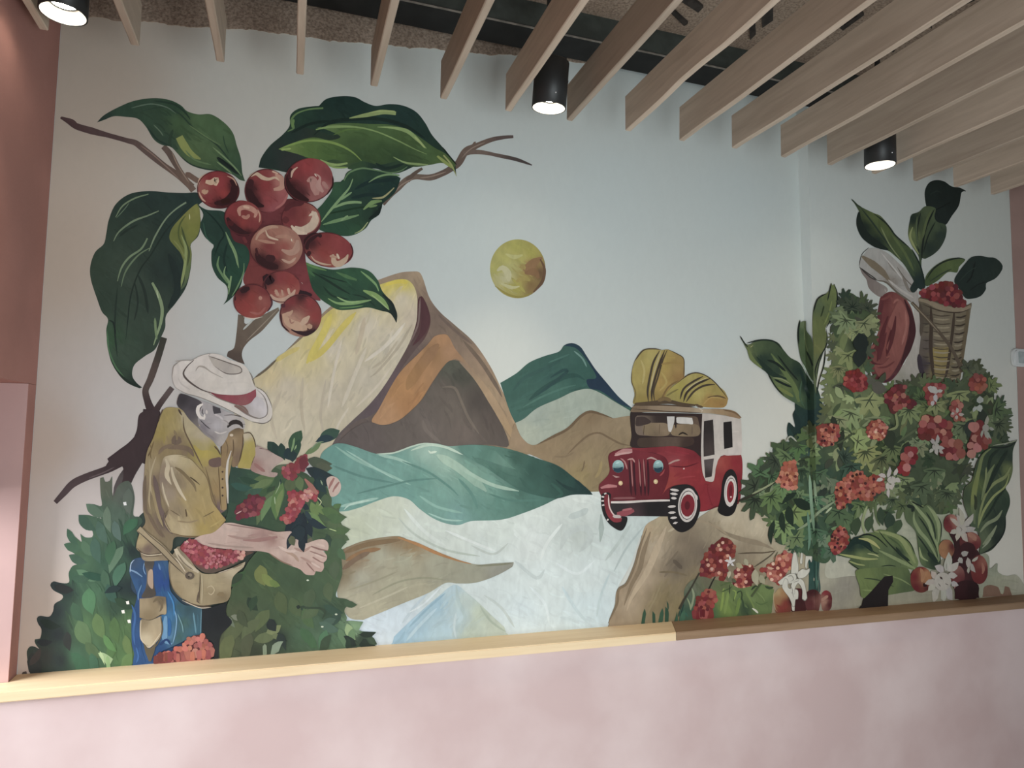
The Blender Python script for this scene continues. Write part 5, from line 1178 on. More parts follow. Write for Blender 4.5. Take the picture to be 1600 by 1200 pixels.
fill("160 545! 260 538 310 522 395 530! 398 680 345 688 290 728 230 735 160 712!", [(200,600,'80745a'),(300,600,'75694f'),(350,570,'4e4536'),(250,700,'6c6047'),(380,640,'857a5f')], res=5)
stroke("280 580 320 545 350 560 360 620 340 660", 24, '5a503c'); stroke("165 715 220 738 280 730 350 690 385 685", 7, '3a3226')
fill("170 735 250 740 355 700! 352 860 300 945 250 978! 195 935 165 885", [(200,760,'6c624b'),(280,800,'857b62'),(230,920,'9a927a'),(320,880,'8a7f66')], res=5)
stroke("172 740 168 880 190 930 250 978 330 880 350 850", [6, 8, 10, 12, 8, 4], 'a39b85'); stroke("345 700 365 820 330 930 280 1000", 10, '4a4433'); stroke("190 940 235 1000 240 1050", 12, '47432f')
fill("195 945! 250 990 310 930! 280 1050 225 1055", '504a3a')
done()
piece('satchel', FM, 'tan canvas satchel with a shoulder strap')
fill("425 205 470 130 500 80 545 90 690 300 830 322 960 280 1105 215! 1090 262 1000 345 978 430 975 500 950 560 900 582 720 608 640 602 540 545 460 462 425 340",
     [(450,300,'7f7459'),(560,400,'857a5e'),(640,500,'897e61'),(500,460,'796d51'),(800,400,'8c8264'),(780,480,'7c7155'),(900,450,'887d60'),(900,520,'6a5e44'),(1000,300,'9a9076'),(520,150,'6d6551')], res=6, streak=.08)
for q, wd, c in (("700 320 700 400 695 480 690 580", 9, '473d2d'), ("690 480 675 570 700 590", 14, '51463a'), ("545 545 620 590 720 612 800 610", 12, '4e4232'), ("540 560 640 605 710 628 800 622", 8, 'a99f8c'), ("715 330 720 450 715 590", 7, 'a2987c'), ("760 450 800 430 830 470 800 510 770 490", 9, '9c9174'), ("850 510 900 505 920 525", 40, '6d6044'),
                 ("430 210 430 330 460 455 540 540", 7, '5a4e3c'), ("830 325 960 285 1080 235", 10, '5c5040'), ("860 318 940 290 1000 272", 6, 'a89f8c'), ("480 100 520 170 600 250 690 310", [30, 46, 40, 20], '9b927b'), ("500 150 560 230 640 290", 14, '6b6250')):
    stroke(q, wd, c)
fill("520 95 560 40 600 20 650 20 720 60 820 92 1000 115 1095 122 1180 130 1110 165 1000 230 900 275 800 312 720 290 650 240 570 150", [(600,60,'6b2b31'),(800,180,'742f36'),(1000,170,'6d2b31'),(800,290,'4e3f37'),(1100,150,'4d3c33')], res=6)
stroke("640 235 720 290 800 305 900 275 1000 230 1110 170", 26, '4c4036')
fill("130 90 160 0 240 -10 330 60 420 150 420 200 350 205 200 205 165 130", [(180,40,'877b5b'),(230,100,'594c43'),(330,150,'655a47'),(300,195,'82785f')], res=5)
stroke("135 90 190 140 280 150 380 130", 9, '41362a'); stroke("170 135 230 158 330 150 400 140", 8, '9b927c'); stroke("180 180 260 190 340 180", 16, '786d55'); stroke("200 165 280 170 340 160", 6, '4b4032')
stroke("150 -80 230 -10 330 70 430 170 520 260 600 340", [50, 56, 58, 56, 52, 46], [(200,-20,'857a60'),(400,140,'7d7259'),(560,300,'7b7058')])
stroke("130 -70 220 10 330 110 440 220 560 330", 9, '40372c'); stroke("180 -90 260 -10 380 90 480 200 580 290", 8, '4c4335'); stroke("480 180 540 260 570 310", 9, 'a79e88')
disc(608, 340, 42, 36, '4a4238', n=10); disc(612, 335, 18, 16, '6a6152', n=8); disc(600, 350, 10, 8, '2d2822', n=7)
done()
piece('painted_cherries', FM, 'red picked cherries heaped in the satchel')
beads("535 90 570 45 610 25 660 40 740 80 830 105 1000 125 1095 135 1090 170 1010 215 900 250 800 275 720 255 640 190 570 140", ['76303a','823a42','8e4a50','6a2933','98585c','7c343c'], 20, 120, 7)
beads("1010 150 1050 120 1095 130 1090 180 1040 185", ['b0857a','a6766c'], 20, 6, 8); beads("740 170 900 150 960 170 900 230 760 240", ['a0646a','935058'], 13, 24, 9); stroke("565 50 585 30 600 45", 20, 'a88f80')
done()
view(190, 840, 5.714)
piece('painted_berry_cluster', None, 'pinkish coffee berries by the ledge below the satchel')
fill("300 1070 350 1040 430 1030 480 985 545 970 600 900 650 875 720 870 760 900 770 950 815 955 822 1000 800 1040 805 1072! 560 1090! 300 1112!", '4c2426')
beads("300 1075 350 1040 430 1035 480 990 545 975 600 905 650 880 720 875 755 905 765 950 815 960 818 1000 795 1040 790 1068 560 1085 310 1105", ['8c5148','96594d','7f463f','9d6354'], 29, 60, 12)
beads("300 1075 350 1040 440 1040 440 1085 310 1105", ['5d2c2c','6b3532'], 28, 8, 13)
done()
view(0, 0, 1)

# ------------------------------------------------------------------ the jeep
view(900, 520, 3.75)
piece('painted_jeep', None, 'red and white jeep loaded with yellow sacks')
# body underlay
fill("190 720 235 688 330 672 560 662 690 678 740 720 850 722 967 715 965 960 940 1010 850 1015 735 1048 560 1040 330 1060 210 1040 150 960 135 895 195 825", '5c1a22')
# bonnet and side
fill("330 675 560 663 690 680 722 722 745 830 762 866 806 868 818 790 850 725 967 716 962 950 940 1000 830 1010 735 1046 700 960 690 900 600 890 540 910 500 950 530 860 545 790 520 740 440 712 340 700",
     [(450,690,'6d2029'),(600,690,'7d242e'),(690,720,'6a1c26'),(580,740,'7f3238'),(640,790,'84292e'),(700,850,'7c2228'),(560,860,'8c3530'),(520,900,'8a3630'),(760,920,'7a1f28'),(720,1000,'7f2129'),(800,980,'78202a'),(840,780,'863530'),(880,770,'8a2a30'),(940,760,'7a1f2a'),(950,900,'701c26'),(650,830,'80262c')], res=5, streak=.08)
stroke("540 770 580 750 610 745", 10, 'a08078'); stroke("550 780 640 785 720 760", 7, '59151e'); stroke("560 880 620 850 700 840", 9, '8b2f33'); stroke("330 710 440 705 520 735 545 790", 9, '501620')
disc(632, 796, 5, 5, 'c2a9a3', n=6)
# front with grille
fill("195 720 235 692 330 685 430 702 510 725 545 790 540 860 510 940 480 965 330 975 215 965 140 905! 135 890 190 830 200 770",
     [(230,730,'641d27'),(420,730,'6c222b'),(300,830,'5d1a24'),(450,850,'5f1a23'),(170,880,'641c26'),(300,930,'551820'),(520,800,'5a1620')], res=5)
for x0, x1 in ((312, 325), (338, 350), (372, 382), (398, 405), (420, 424)):
    stroke([(x0, 740), (x0+4, 840), (x1, 955)], 12, '36101a', 'both')
for x0 in (322, 368, 395):
    stroke([(x0, 740), (x0+5, 820), (x0+10, 900)], 7, '94625f', 'both')
stroke("300 745 330 738 345 760", 9, 'a87d78'); stroke("260 735 285 755 300 800", 9, '9d6a68'); stroke("230 715 280 695 330 690", [14, 32, 22], 'a1706f'); stroke("225 720 270 708 330 700", 12, 'b08a86')
stroke("415 740 440 732 475 745", [4, 12, 4], 'a78a84'); stroke("215 835 235 845 255 845", 10, 'a3817c'); stroke("145 910 190 898 240 900", [10, 22, 10], 'a4696a'); stroke("490 840 510 820 520 800", 9, '913a3c')
# windscreen surround
fill("322 462 400 468 560 470 738 475! 735 720 690 692 620 672 560 664 330 672 326 600", [(340,560,'2a1f1d'),(530,650,'332522'),(700,650,'2d201f'),(500,480,'2b201e')])
fill("358 486 530 488 700 490 718 520 716 603 560 604 372 600 348 575 347 510", [(380,560,'6b5d50'),(500,500,'2e2421'),(600,560,'41342c'),(700,560,'5a4a3c')], res=5)
fill("372 618 680 614 690 650 640 668 560 664 372 668", [(400,640,'3d3027'),(560,635,'54453a'),(660,650,'3a2b25')])
# roof
fill("318 460 328 440 360 420 520 424 640 432 735 445 850 446 930 460 970 497! 955 505 860 482 740 470 560 466 330 465",
     [(360,440,'6b5a45'),(500,445,'84735c'),(640,455,'8a7961'),(730,455,'9c8c74'),(850,465,'8d7758'),(940,485,'856d50')], res=5)
stroke("325 445 420 452 560 462 735 468", 6, '46382c'); stroke("330 425 520 424 700 436", 8, '4a3c2e'); stroke("715 438 740 455 735 470", 8, 'b3a692'); stroke("860 450 930 468 968 498", 8, '6a5338')
JP = done()
piece('side_panel', JP, 'white upper side panel')
fill("740 472! 860 484 968 506! 968 716 900 720 850 722 820 790 808 868 760 868! 742 820 733 720 735 600",
     [(760,520,'a9a29a'),(840,540,'b0aaa2'),(930,560,'aea8a0'),(840,680,'b2aca3'),(930,700,'b3aca6'),(780,840,'aea59d')], res=5, streak=.05)
fill("850 728 968 716! 964 900 940 820 900 795 865 830 850 900 835 1000 800 1010 770 900 806 868 822 790", [(880,760,'87332f'),(930,760,'7a2029'),(850,760,'8d4038'),(830,850,'7d2a2c'),(800,950,'76202a'),(955,860,'6e1b26')], res=5)
done()
for nm, pts, c, lb in (('window', "750 518! 803 508! 808 610 812 714! 748 726! 747 620", [(770,560,'2a2423'),(790,680,'3d3533'),(760,620,'332b2a')], None), ('window', "864 524! 912 518! 916 600 918 670! 868 681! 865 600", '1f1b1b', None),
                       ('door_panel', "750 744! 808 736! 800 800 795 842! 757 850!", [(780,770,'4f4746'),(770,830,'2f2828')], 'dark lower door')):
    piece(nm, JP, lb); fill(pts, c); done()
piece('windscreen_view', JP, 'seats seen through the windscreen')
fill("400 536 470 528 536 536 540 600 405 598", [(420,560,'77684f'),(500,560,'7d6c55'),(470,590,'665743')]); fill("565 545 640 535 716 542 716 602 565 600", [(600,570,'7a694f'),(690,570,'70604a')])
fill("533 490! 577 490! 576 520 556 582 543 578 536 530", 'b3b1ac'); fill("590 496 680 498! 686 535 660 534 592 528", 'b6b4ae'); fill("354 494! 400 492 440 520 420 535 352 545", '3a2e2a')
stroke("400 540 395 600", 5, '4c3e30'); stroke("490 532 488 598", 4, '5d4e3c'); stroke("600 600 625 585 655 600", 10, '2a2019'); stroke("680 545 680 600", 4, '55463a'); stroke("583 488 585 560", 9, '281d1b')
done()
for cx, rx in ((247, 34), (482, 30)):
    piece('headlight', JP, 'round pale blue headlight')
    disc(cx, 783, rx, 38, [(cx-5, 770, '7fa3a3'), (cx+5, 760, '8db0ae'), (cx, 805, '1d3540')], n=14, res=4)
    fill([(cx-rx+4, 790), (cx-4, 795), (cx+rx-6, 785), (cx+rx-6, 805), (cx, 818), (cx-rx+8, 808)], '1c3442'); stroke([(cx-15, 765), (cx+8, 758)], 10, 'a3bfbc')
    done()
for cx, cy in ((261, 881), (467, 872)):
    piece('marker_light', JP); disc(cx, cy, 13, 14, 'c0a87c', n=9); disc(cx-2, cy-2, 6, 6, 'd0c09a', n=7); done()
piece('bumper', JP, 'black bumper with a pale upper edge')
fill("205 990 330 985 450 982 600 978 600 1075 540 1076 330 1074 215 1075 200 1040", [(250,1020,'2a2526'),(450,1030,'1a1718'),(330,1060,'3a2a2e')])
stroke("205 993 300 992 420 985 540 982 600 985", [12, 14, 12, 12, 8], 'bdb5af'); stroke("215 970 300 968 350 968", 12, '7a4a4c'); stroke("240 1062 300 1055 340 1040", [20, 36, 16], '864048'); stroke("270 1040 330 1030", 12, '9a5a5e')
done()
piece('wheel', JP, 'half hidden far front wheel')
fill("150 950 175 935 205 945 200 1000 215 1060 260 1075 300 1080 295 1120 275 1155 250 1158 200 1125 165 1075 148 1010", '1a1718')
fill("165 960 185 945 200 980 205 1040 240 1075 270 1085 265 1105 225 1110 190 1080 170 1030", [(180,980,'6b2029'),(230,1090,'7a2730')]); stroke("190 950 196 1020 225 1070 265 1085", 8, 'c0a9a5'); stroke("215 1075 265 1078", 18, 'aea29e')
for q in ("150 960 165 962", "148 985 164 985", "152 1012 166 1008", "182 1100 190 1092", "165 945 178 940"): stroke(q, 9, 'b9b2ae', 'none')
done()
piece('wheel', JP, 'near front wheel with whitewall ring')
fill("552 915 600 892 660 890 705 925 728 990 722 1060 690 1130 640 1165 600 1165 560 1130 538 1080 550 1000", [(600,900,'1f1b1c'),(640,1150,'1a1718'),(560,1050,'1c1919')])
disc(654, 1010, 56, 100, 'b4aea8', 4, n=16); disc(654, 1010, 47, 86, '241f20', 4, n=16); disc(655, 1010, 44, 82, 'bdb7b1', 4, n=16); disc(655, 1012, 41, 66, '6f1c26', 4, n=14); disc(652, 1012, 16, 26, '4f131c', 4, n=10)
for q in ("552 918 604 925", "552 942 596 946", "556 968 590 970", "538 1020 585 1016", "540 1055 584 1052", "552 1086 592 1082", "568 1118 596 1110"): stroke(q, 15, 'b7b1ac', 'round')
stroke("680 930 708 960 712 980", 9, 'b7b1ac')
done()
piece('wheel', JP, 'near rear wheel with whitewall ring')
fill("858 870 880 815 915 800 942 840 950 930 945 1000 925 1055 890 1075 850 1065 830 1040 845 980 852 930", [(900,810,'1e1a1b'),(870,1060,'181516')])
disc(905, 928, 37, 92, 'b2aca7', 3, n=16); disc(906, 928, 31, 80, '241f20', 3, n=14); disc(906, 930, 30, 78, 'b9b3ad', 3, n=14); disc(905, 932, 21, 64, '7a2029', 3, n=14); disc(906, 930, 10, 40, '5a1620', 3, n=10); disc(908, 962, 5, 6, 'c9a9a5', n=6)
done()
def sack(pts, ctl, strokes, lb):
    piece('sack', JP, lb); fill(pts, ctl, res=5, streak=.07)
    for q, wd, c in strokes: stroke(q, wd, c)
    done()
sack("340 418 345 360 328 290 326 240 345 165 390 105 450 95 500 102 540 98 590 125 632 155 632 275 590 295 560 315 520 380 480 405 440 415",
     [(370,150,'8f8347'),(360,280,'958848'),(400,330,'8a7c42'),(450,150,'9d9252'),(520,180,'95813f'),(590,200,'8a7340'),(610,260,'84683a'),(500,300,'957c40'),(470,380,'84703a'),(380,400,'857639')],
     [("345 165 395 103 455 94 500 100", 7, '4a3f2c'), ("340 415 350 350 328 290 328 230", 5, '62552f'), ("490 105 455 170 435 250 420 340 425 405", 13, '40382b'), ("520 102 490 180 465 260 445 340 445 405", 13, '3a3128'), ("535 100 505 170 480 260 455 340 462 405", 10, '44392a'), ("500 100 470 190 450 260 435 340", 9, 'a2996e'),
      ("540 98 590 122 632 155 630 260", 5, '4d4130'), ("500 185 560 175 620 180", 14, '8a733c'), ("600 280 540 320 500 390", 10, '705a34'), ("500 230 530 290 490 340", 12, '9d8a4c'), ("380 160 400 220 390 300", 12, 'a0945a')], 'upright yellow sack with dark stripes')
sack("525 365 560 320 600 290 660 246 710 235 770 256 820 300 870 342 892 387! 868 436 740 434 690 420 600 410 540 395",
     [(600,320,'93893f'),(680,270,'978c4d'),(740,280,'938744'),(820,350,'8f8244'),(640,390,'8a7e3f'),(720,350,'9d9250'),(790,400,'94753c'),(840,420,'90703a'),(560,370,'8a8044')],
     [("600 290 660 246 712 235 770 256 825 302 890 385", 6, '44392b'), ("745 255 680 290 630 330 610 390", 12, '3d342a'), ("785 268 710 300 650 350 630 405", 13, '352c25'), ("815 302 750 310 690 345 645 405", 12, '3f352a'), ("770 262 690 300 640 345", 6, 'a89f78'), ("770 380 830 370 880 385", 9, '5d4a30'), ("745 420 790 380 860 385", 8, 'a0864a'), ("530 370 570 345 600 330", 10, '6d6436')], 'slumped yellow sack with dark stripes')
view(900, 520, 3.75)
piece('roof_rack', JP)
stroke("345 418 440 412 540 404 620 418 700 425", [14, 22, 26, 20, 10], '4b3d2c'); stroke("700 418 720 430 745 436", 14, '55442f'); stroke("480 400 520 385 560 400", 22, '6b5836')
done()
view(0, 0, 1)

# ------------------------------------------------------------------ picker with basket, far right
view(1300, 270, 3.53)
piece('painted_person', None, 'coffee picker in white headscarf and red shirt with basket on back')
# white apron and skirt
fill("455 700 490 720 492 900 480 1010 500 1100 500 1160 330 1160 330 1130 400 1050 430 960 450 860", [(470,760,'99968f'),(470,900,'96938d'),(430,1080,'908d85'),(380,1130,'7f7d72'),(480,1130,'94918a')], res=6)
# shirt
fill("265 690 290 668 330 655 390 680 430 730 452 800 462 880 440 960 400 1040 360 1110 310 1155 250 1150 215 1100 175 1030 215 960 250 890 262 830 255 770",
     [(290,700,'582b2c'),(280,800,'5e2e2f'),(360,720,'70413d'),(390,800,'744641'),(330,850,'703f3b'),(300,950,'723f3a'),(350,980,'70403a'),(430,850,'3f2023'),(420,960,'3d1f22'),(360,1080,'47252a'),(220,1010,'70403a'),(280,1080,'6c3b37'),(270,1130,'4a2527'),(240,980,'4e2526')], res=5, streak=.08, ang=75)
for q, wd, c in (("310 790 280 880 265 960 250 1040", [6, 26, 30, 6], '4d2326'), ("330 860 310 940 300 1000", 14, '4b2225'), ("280 690 262 780 270 830", 26, '52282b'), ("400 700 435 790 445 880 420 970 380 1060", [6, 24, 34, 34, 8], '3a1c20'), ("340 720 360 700 400 740", 14, '86564e'), ("370 770 380 860 360 960", 20, '7d4c45'), ("200 1000 230 1050 290 1060 320 1040", 12, '4a2124'),
                 ("230 1090 290 1080 340 1050", 16, '5c302d'), ("300 1020 330 1010 350 1040", 10, '7c4941'), ("190 990 220 970 240 940", 12, '7d4a43'), ("250 1130 300 1150 350 1110", 12, '44202a')):
    stroke(q, wd, c)
fill("372 700 400 735 425 800 420 880 396 980 352 1080 300 1140 255 1120 232 1062 280 1056 322 1005 300 965 334 880 308 838 336 765", [(380,740,'7c4c46'),(390,830,'7a4a44'),(340,960,'764640'),(290,1090,'70403b')], res=5, streak=.08, ang=80)
for q, wd, c in (("352 790 340 870 322 950 300 1010", [4, 22, 20, 4], '4d2326'), ("300 880 275 960 262 1030", [4, 26, 8], '502528'), ("405 760 410 850 385 950", 12, '8a5a52'), ("250 1075 300 1070 345 1040", 10, '5a2d2c'), ("182 1020 205 985 232 950", [6, 24, 8], '7a4842'), ("270 700 300 690 330 670", 14, '6a3a37')):
    stroke(q, wd, c)
PK = done()
piece('face', PK, 'grey shaded face below the headscarf')
fill("155 520 200 560 250 600 300 630 308 650 290 668 265 685 225 660 200 630 190 590 165 555", [(190,560,'6a625e'),(250,630,'716a65'),(290,650,'7b7570'),(220,640,'68605c')], res=5)
stroke("165 535 210 575 250 595", 7, '3d3734'); stroke("290 640 300 660", 8, '8f8a85')
done()
piece('headscarf', PK, 'white headscarf with grey folds')
fill("148 515 155 480 180 445 210 415 260 420 310 445 370 500 430 565 465 640 478 680 475 735 440 715 390 680 340 640 290 605 250 595 200 555 155 525", [(200,440,'8d8f8b'),(280,480,'8f908c'),(180,500,'8c8d8a'),(350,540,'8c8b86'),(330,600,'77726b'),(420,620,'8f8f8b'),(450,700,'8d8b86'),(240,560,'8a8a86')], res=5, streak=.05)
for q, wd, c in (("165 460 220 500 280 550 320 600", [10, 40, 36, 8], '69604f'), ("300 470 330 520 370 560", 12, '77736c'), ("270 440 320 500 400 600 440 660", 8, 'a4a4a0'), ("390 570 420 640 445 660", 16, '736e66'), ("250 595 300 605 360 660 440 715", 10, '5a5349'), ("205 412 165 450 150 510", 4, '3d3d3a'), ("150 520 200 556 250 592", 6, '33302d'), ("310 590 370 640 450 690", 12, '9c9a95'), ("360 520 400 580 460 640", 6, '625d55')):
    stroke(q, wd, c)
done()
def pleaf(outline, ctl, strokes, par, lb=None, name='painted_leaf', streak=.10, ang=60):
    piece(name, par, lb); fill(outline, ctl, res=5, streak=streak, ang=ang)
    for q, wd, c in strokes: stroke(q, wd, c)
    return done()
D1, D2 = '1c2823', '141d1a'
pleaf("515 160 512 100 535 55 575 40 620 48 660 75 705 82 740 100! 715 108 700 180 660 240 630 285 600 290 570 270 560 230 530 210", [(570,90,'1b2522'),(640,130,'18211f'),(600,220,'1a2421'),(680,150,'161f1c')],
      [("565 210 620 180 660 160", 7, '121917'), ("660 80 720 95 738 102", 10, '18201d'), ("540 120 580 100 600 110", 6, '222d29')], PK, 'very dark folded leaf tip')
pleaf("420 340 430 260 440 230 480 215 515 185 570 195 565 240 580 270 628 290 628 350 600 410 560 450 512 475 495 470 490 600 455 660 430 640 470 560 480 470 440 400", [(450,260,'1d2a24'),(540,220,'445238'),(480,300,'37442f'),(600,340,'23302a'),(540,420,'222f28'),(570,300,'3a4934'),(450,340,'5a683f'),(490,540,'3b4b33'),(460,640,'1f2c29')],
      [("565 200 520 300 500 400 495 480", 10, '171f1b'), ("445 300 430 350 450 400 480 450", [4, 14, 12, 3], '7c8656'), ("490 220 470 320 480 440", 8, '1a231e'), ("570 270 530 350 505 440", 7, '18211c'), ("550 205 520 270 500 360", 14, '4c5a38'), ("470 240 465 330 480 420", 10, '45533a')], PK, 'upright green leaf above the basket')
pleaf("104 138! 125 165 160 188 230 222 270 240 330 310 360 355 430 415 470 470 505 560 515 630 490 645 465 620 400 510 350 460 310 430 220 390 170 330 148 260 150 215", [(150,180,'3c4a30'),(230,240,'4c5a32'),(300,320,'485631'),(180,300,'1a2722'),(250,380,'1b2823'),(370,420,'3f4e30'),(430,500,'364630'),(490,600,'1c2a28')],
      [("150 215 150 270 180 340 240 390 310 425", [6, 40, 46, 40, 8], '18231f'), ("160 195 220 270 300 380 360 460", 9, '26332a'), ("270 300 320 400 380 480", 7, '6a7650'), ("230 225 300 280 350 345 430 415", 8, '1c2622'), ("108 145 140 178 165 192", 8, '2f3a2c'), ("330 340 400 440 450 540", 14, '4c5b36'), ("440 420 490 520 510 620", 8, '18241f')], PK, 'long leaf with a pale midrib above the headscarf')
pleaf("518 625 515 580 540 540 580 505 640 475 700 468 735 480 700 520 690 550 640 548 590 590 555 612", [(560,550,'3f4f2c'),(640,510,'4a5a33'),(700,490,'42522f'),(540,600,'3a4a2c')], [("520 590 560 530 620 490 700 470 735 480", 8, '1a231d'), ("540 600 600 560 660 530", 7, '2b382a')], PK, 'curved mid-green leaf over the basket rim')
pleaf("675 600 690 560 735 500 770 465 820 458 860 466 900 470 935 500 940 530 905 580 850 610 850 640 820 680 770 695 735 690 700 640", [(760,520,'1b2824'),(850,510,'1b2824'),(800,580,'1c2924'),(780,650,'1a2622'),(900,530,'1e2b25')], [("790 490 770 570 740 610", 8, '111816'), ("700 600 760 540 800 520", 6, '24322b'), ("850 600 800 620 760 650", 6, '131b18')], PK, 'dark wavy leaf right of the basket')
piece('basket', PK, 'woven cane basket')
fill("478 690 520 690 620 725 740 730 770 718 765 760 745 900 720 1060 690 1160 560 1165 510 1130 480 1020 490 900 485 760", [(510,800,'4a4439'),(600,780,'6d6552'),(600,870,'6f6753'),(720,800,'645c49'),(700,900,'696150'),(520,950,'534c46'),(600,1030,'776b42'),(590,1110,'6d6342'),(680,1050,'645d4a'),(500,1060,'3a343a'),(620,1150,'4f4638')], res=5, streak=.08)
fill("555 965 600 972 645 968 640 1060 620 1110 575 1115 550 1060", [(600,1000,'7d7040'),(590,1090,'756942')])
for q, wd, c in (("545 735 548 850 545 960 555 1080 565 1150", 20, '3b3128'), ("675 745 668 850 655 950 640 1060 620 1160", 16, '3d3329'), ("750 740 740 860 720 980 705 1080", 22, '5a503c'), ("485 720 495 820 490 900", 20, '4a4238'), ("480 1000 490 1080 515 1140", 26, '332c33')): stroke(q, wd, c)
for k in range(9):
    y = 780+k*46
    stroke([(555, y), (600, y+10), (655, y+6)], 6, '463d31'); stroke([(680-k*4, y+15), (710-k*4, y+18), (742-k*5, y+6)], 9, '352d24'); stroke([(500, y+4), (520, y+8), (540, y+6)], 7, '3b342d')
    stroke([(560, y+24), (610, y+30), (650, y+26)], 9, '837a64'); stroke([(684-k*4, y+34), (708-k*4, y+36), (734-k*5, y+28)], 10, '7f7762')
stroke("478 700 530 712 600 742 700 755 765 735", [14, 24, 28, 28, 16], '7d725d'); stroke("485 690 560 705 640 732 740 735 770 718", 8, '4a4033'); stroke("500 725 600 762 700 770 760 752", 6, '3b3127')
stroke("440 715 520 800 600 890 660 970 700 1050 720 1100", [16, 20, 18, 18, 18, 22], '4f4538'); stroke("430 708 510 790 590 880", 5, '7a705d')
done()
piece('painted_cherries', PK, 'red cherries heaped in the cane basket')
beads("482 655 540 630 590 610 625 595 660 605 690 630 715 680 742 730 690 735 620 725 540 695 500 685", ['5c2225','692a2c','742f31','512023','854040'], 17, 75, 31, '5a2326')
done()

# ------------------------------------------------------------------ tall leaves on the green stem
view(1140, 420, 4)
ST = pleaf("410 840 440 790 500 720 545 740 590 860 610 840 600 900 590 1000 575 1200 560 1400 575 1600 560 1900 565 2020 490 2060! 495 1900 480 1700 440 1500 430 1300 420 1150 380 1080 360 1020 370 960 410 990 395 910 410 880",
      [(470,800,'263c30'),(520,900,'1e3231'),(450,950,'1f3331'),(500,1050,'203735'),(540,1200,'2c4740'),(500,1400,'31503f'),(520,1600,'2f4d40'),(520,1800,'27433c'),(530,1980,'2a443e')],
      [("530 1300 520 1500 540 1700", 10, '4d6f61'), ("545 1700 550 1850 545 2000", 20, '45695c'), ("470 1200 480 1300 470 1420", 14, '446651'), ("370 970 400 1010 420 1060", 26, '1c2e2b'), ("400 900 430 960 420 1040", 30, '1b2d2c'), ("560 900 575 1000 560 1100", 20, '1b2c2d')],
      None, 'dark teal stem of a tall leafy plant at the wall return', name='painted_plant', ang=85)
view(1140, 420, 4)
pleaf("66 418! 85 455 120 475 160 455 230 442 300 460 340 510 380 555 440 590 480 660 520 720 535 800 540 870 480 880 410 840 330 790 280 730 245 660 200 625 150 570 100 490",
      [(110,480,'5b6740'),(180,480,'46573a'),(250,470,'3b4c34'),(220,570,'26382d'),(300,640,'26382d'),(330,560,'33462f'),(420,640,'1f3129'),(480,740,'1d3029'),(350,740,'53633a'),(310,700,'5b6a42'),(420,800,'40563c'),(520,840,'243a30')],
      [("110 480 140 560 200 620", [6, 26, 8], '5f6d3f'), ("130 490 145 480", 14, 'a09a66'), ("110 465 200 445 280 455 330 505", 9, '1a2620'), ("170 550 260 650 360 690", [4, 40, 8], '1f3027'), ("260 530 340 640 400 730 440 830", [6, 26, 30, 30], '55673d'), ("235 570 290 590 350 640", 16, '17221d'), ("280 690 340 720 390 740", 14, '17221d'), ("300 540 360 620 430 700", 10, '18231e'),
       ("240 655 290 740 340 790", 8, '1a241e'), ("300 740 350 770 400 800", 20, '626f3c'), ("270 680 330 690 380 720", 8, '76815a'), ("66 420 90 460 115 490", 8, '232d25'), ("440 620 470 720 500 820", 20, '1a2c27'), ("450 700 440 800 470 870", 10, '3a5440')], ST, 'broad striped leaf pointing at the jeep')
pleaf("425 440 428 360 440 318 445 335 475 325 480 385 505 420 520 460 525 560 530 700 505 680 470 610 445 560", [(440,400,'3f5135'),(480,450,'46583a'),(500,560,'3e5035'),(470,340,'5c6b4c'),(510,650,'3c4e35')], [("432 470 430 390 440 322", 10, '18221d'), ("480 515 510 580 525 640", 12, '18221d'), ("470 340 470 440 490 520", 6, '5d6d48'), ("455 590 500 680 525 715", 8, '93a79a')], ST, 'short upright leaf')
pleaf("520 300 530 230 560 180 605 155 625 130 636 88! 645 105 655 95 672 150 668 230 640 300 600 370 610 420 600 490 570 560 545 700 540 780 525 700 525 500 518 400", [(560,230,'47553a'),(620,200,'525f38'),(650,140,'566339'),(560,350,'545f36'),(580,420,'515b34'),(550,500,'565e36'),(560,600,'48553a'),(535,720,'4a573c')],
      [("525 270 550 190 605 155", 8, '161e1a'), ("612 200 625 140 636 90", 8, '18211c'), ("652 96 672 150 668 235 635 310 605 370", 8, '161e1a'), ("605 375 610 430 600 490 560 560 535 640 545 700", 8, '161e1a'), ("590 230 580 270 570 300", 9, '28341f'), ("600 500 590 600 560 700 545 790", 8, '1a241c'), ("585 520 560 590 545 660", 7, '252f24'), ("640 200 620 280 590 350", 8, '66733f')], ST, 'tall narrow leaf with a split tip')
view(0, 0, 1)

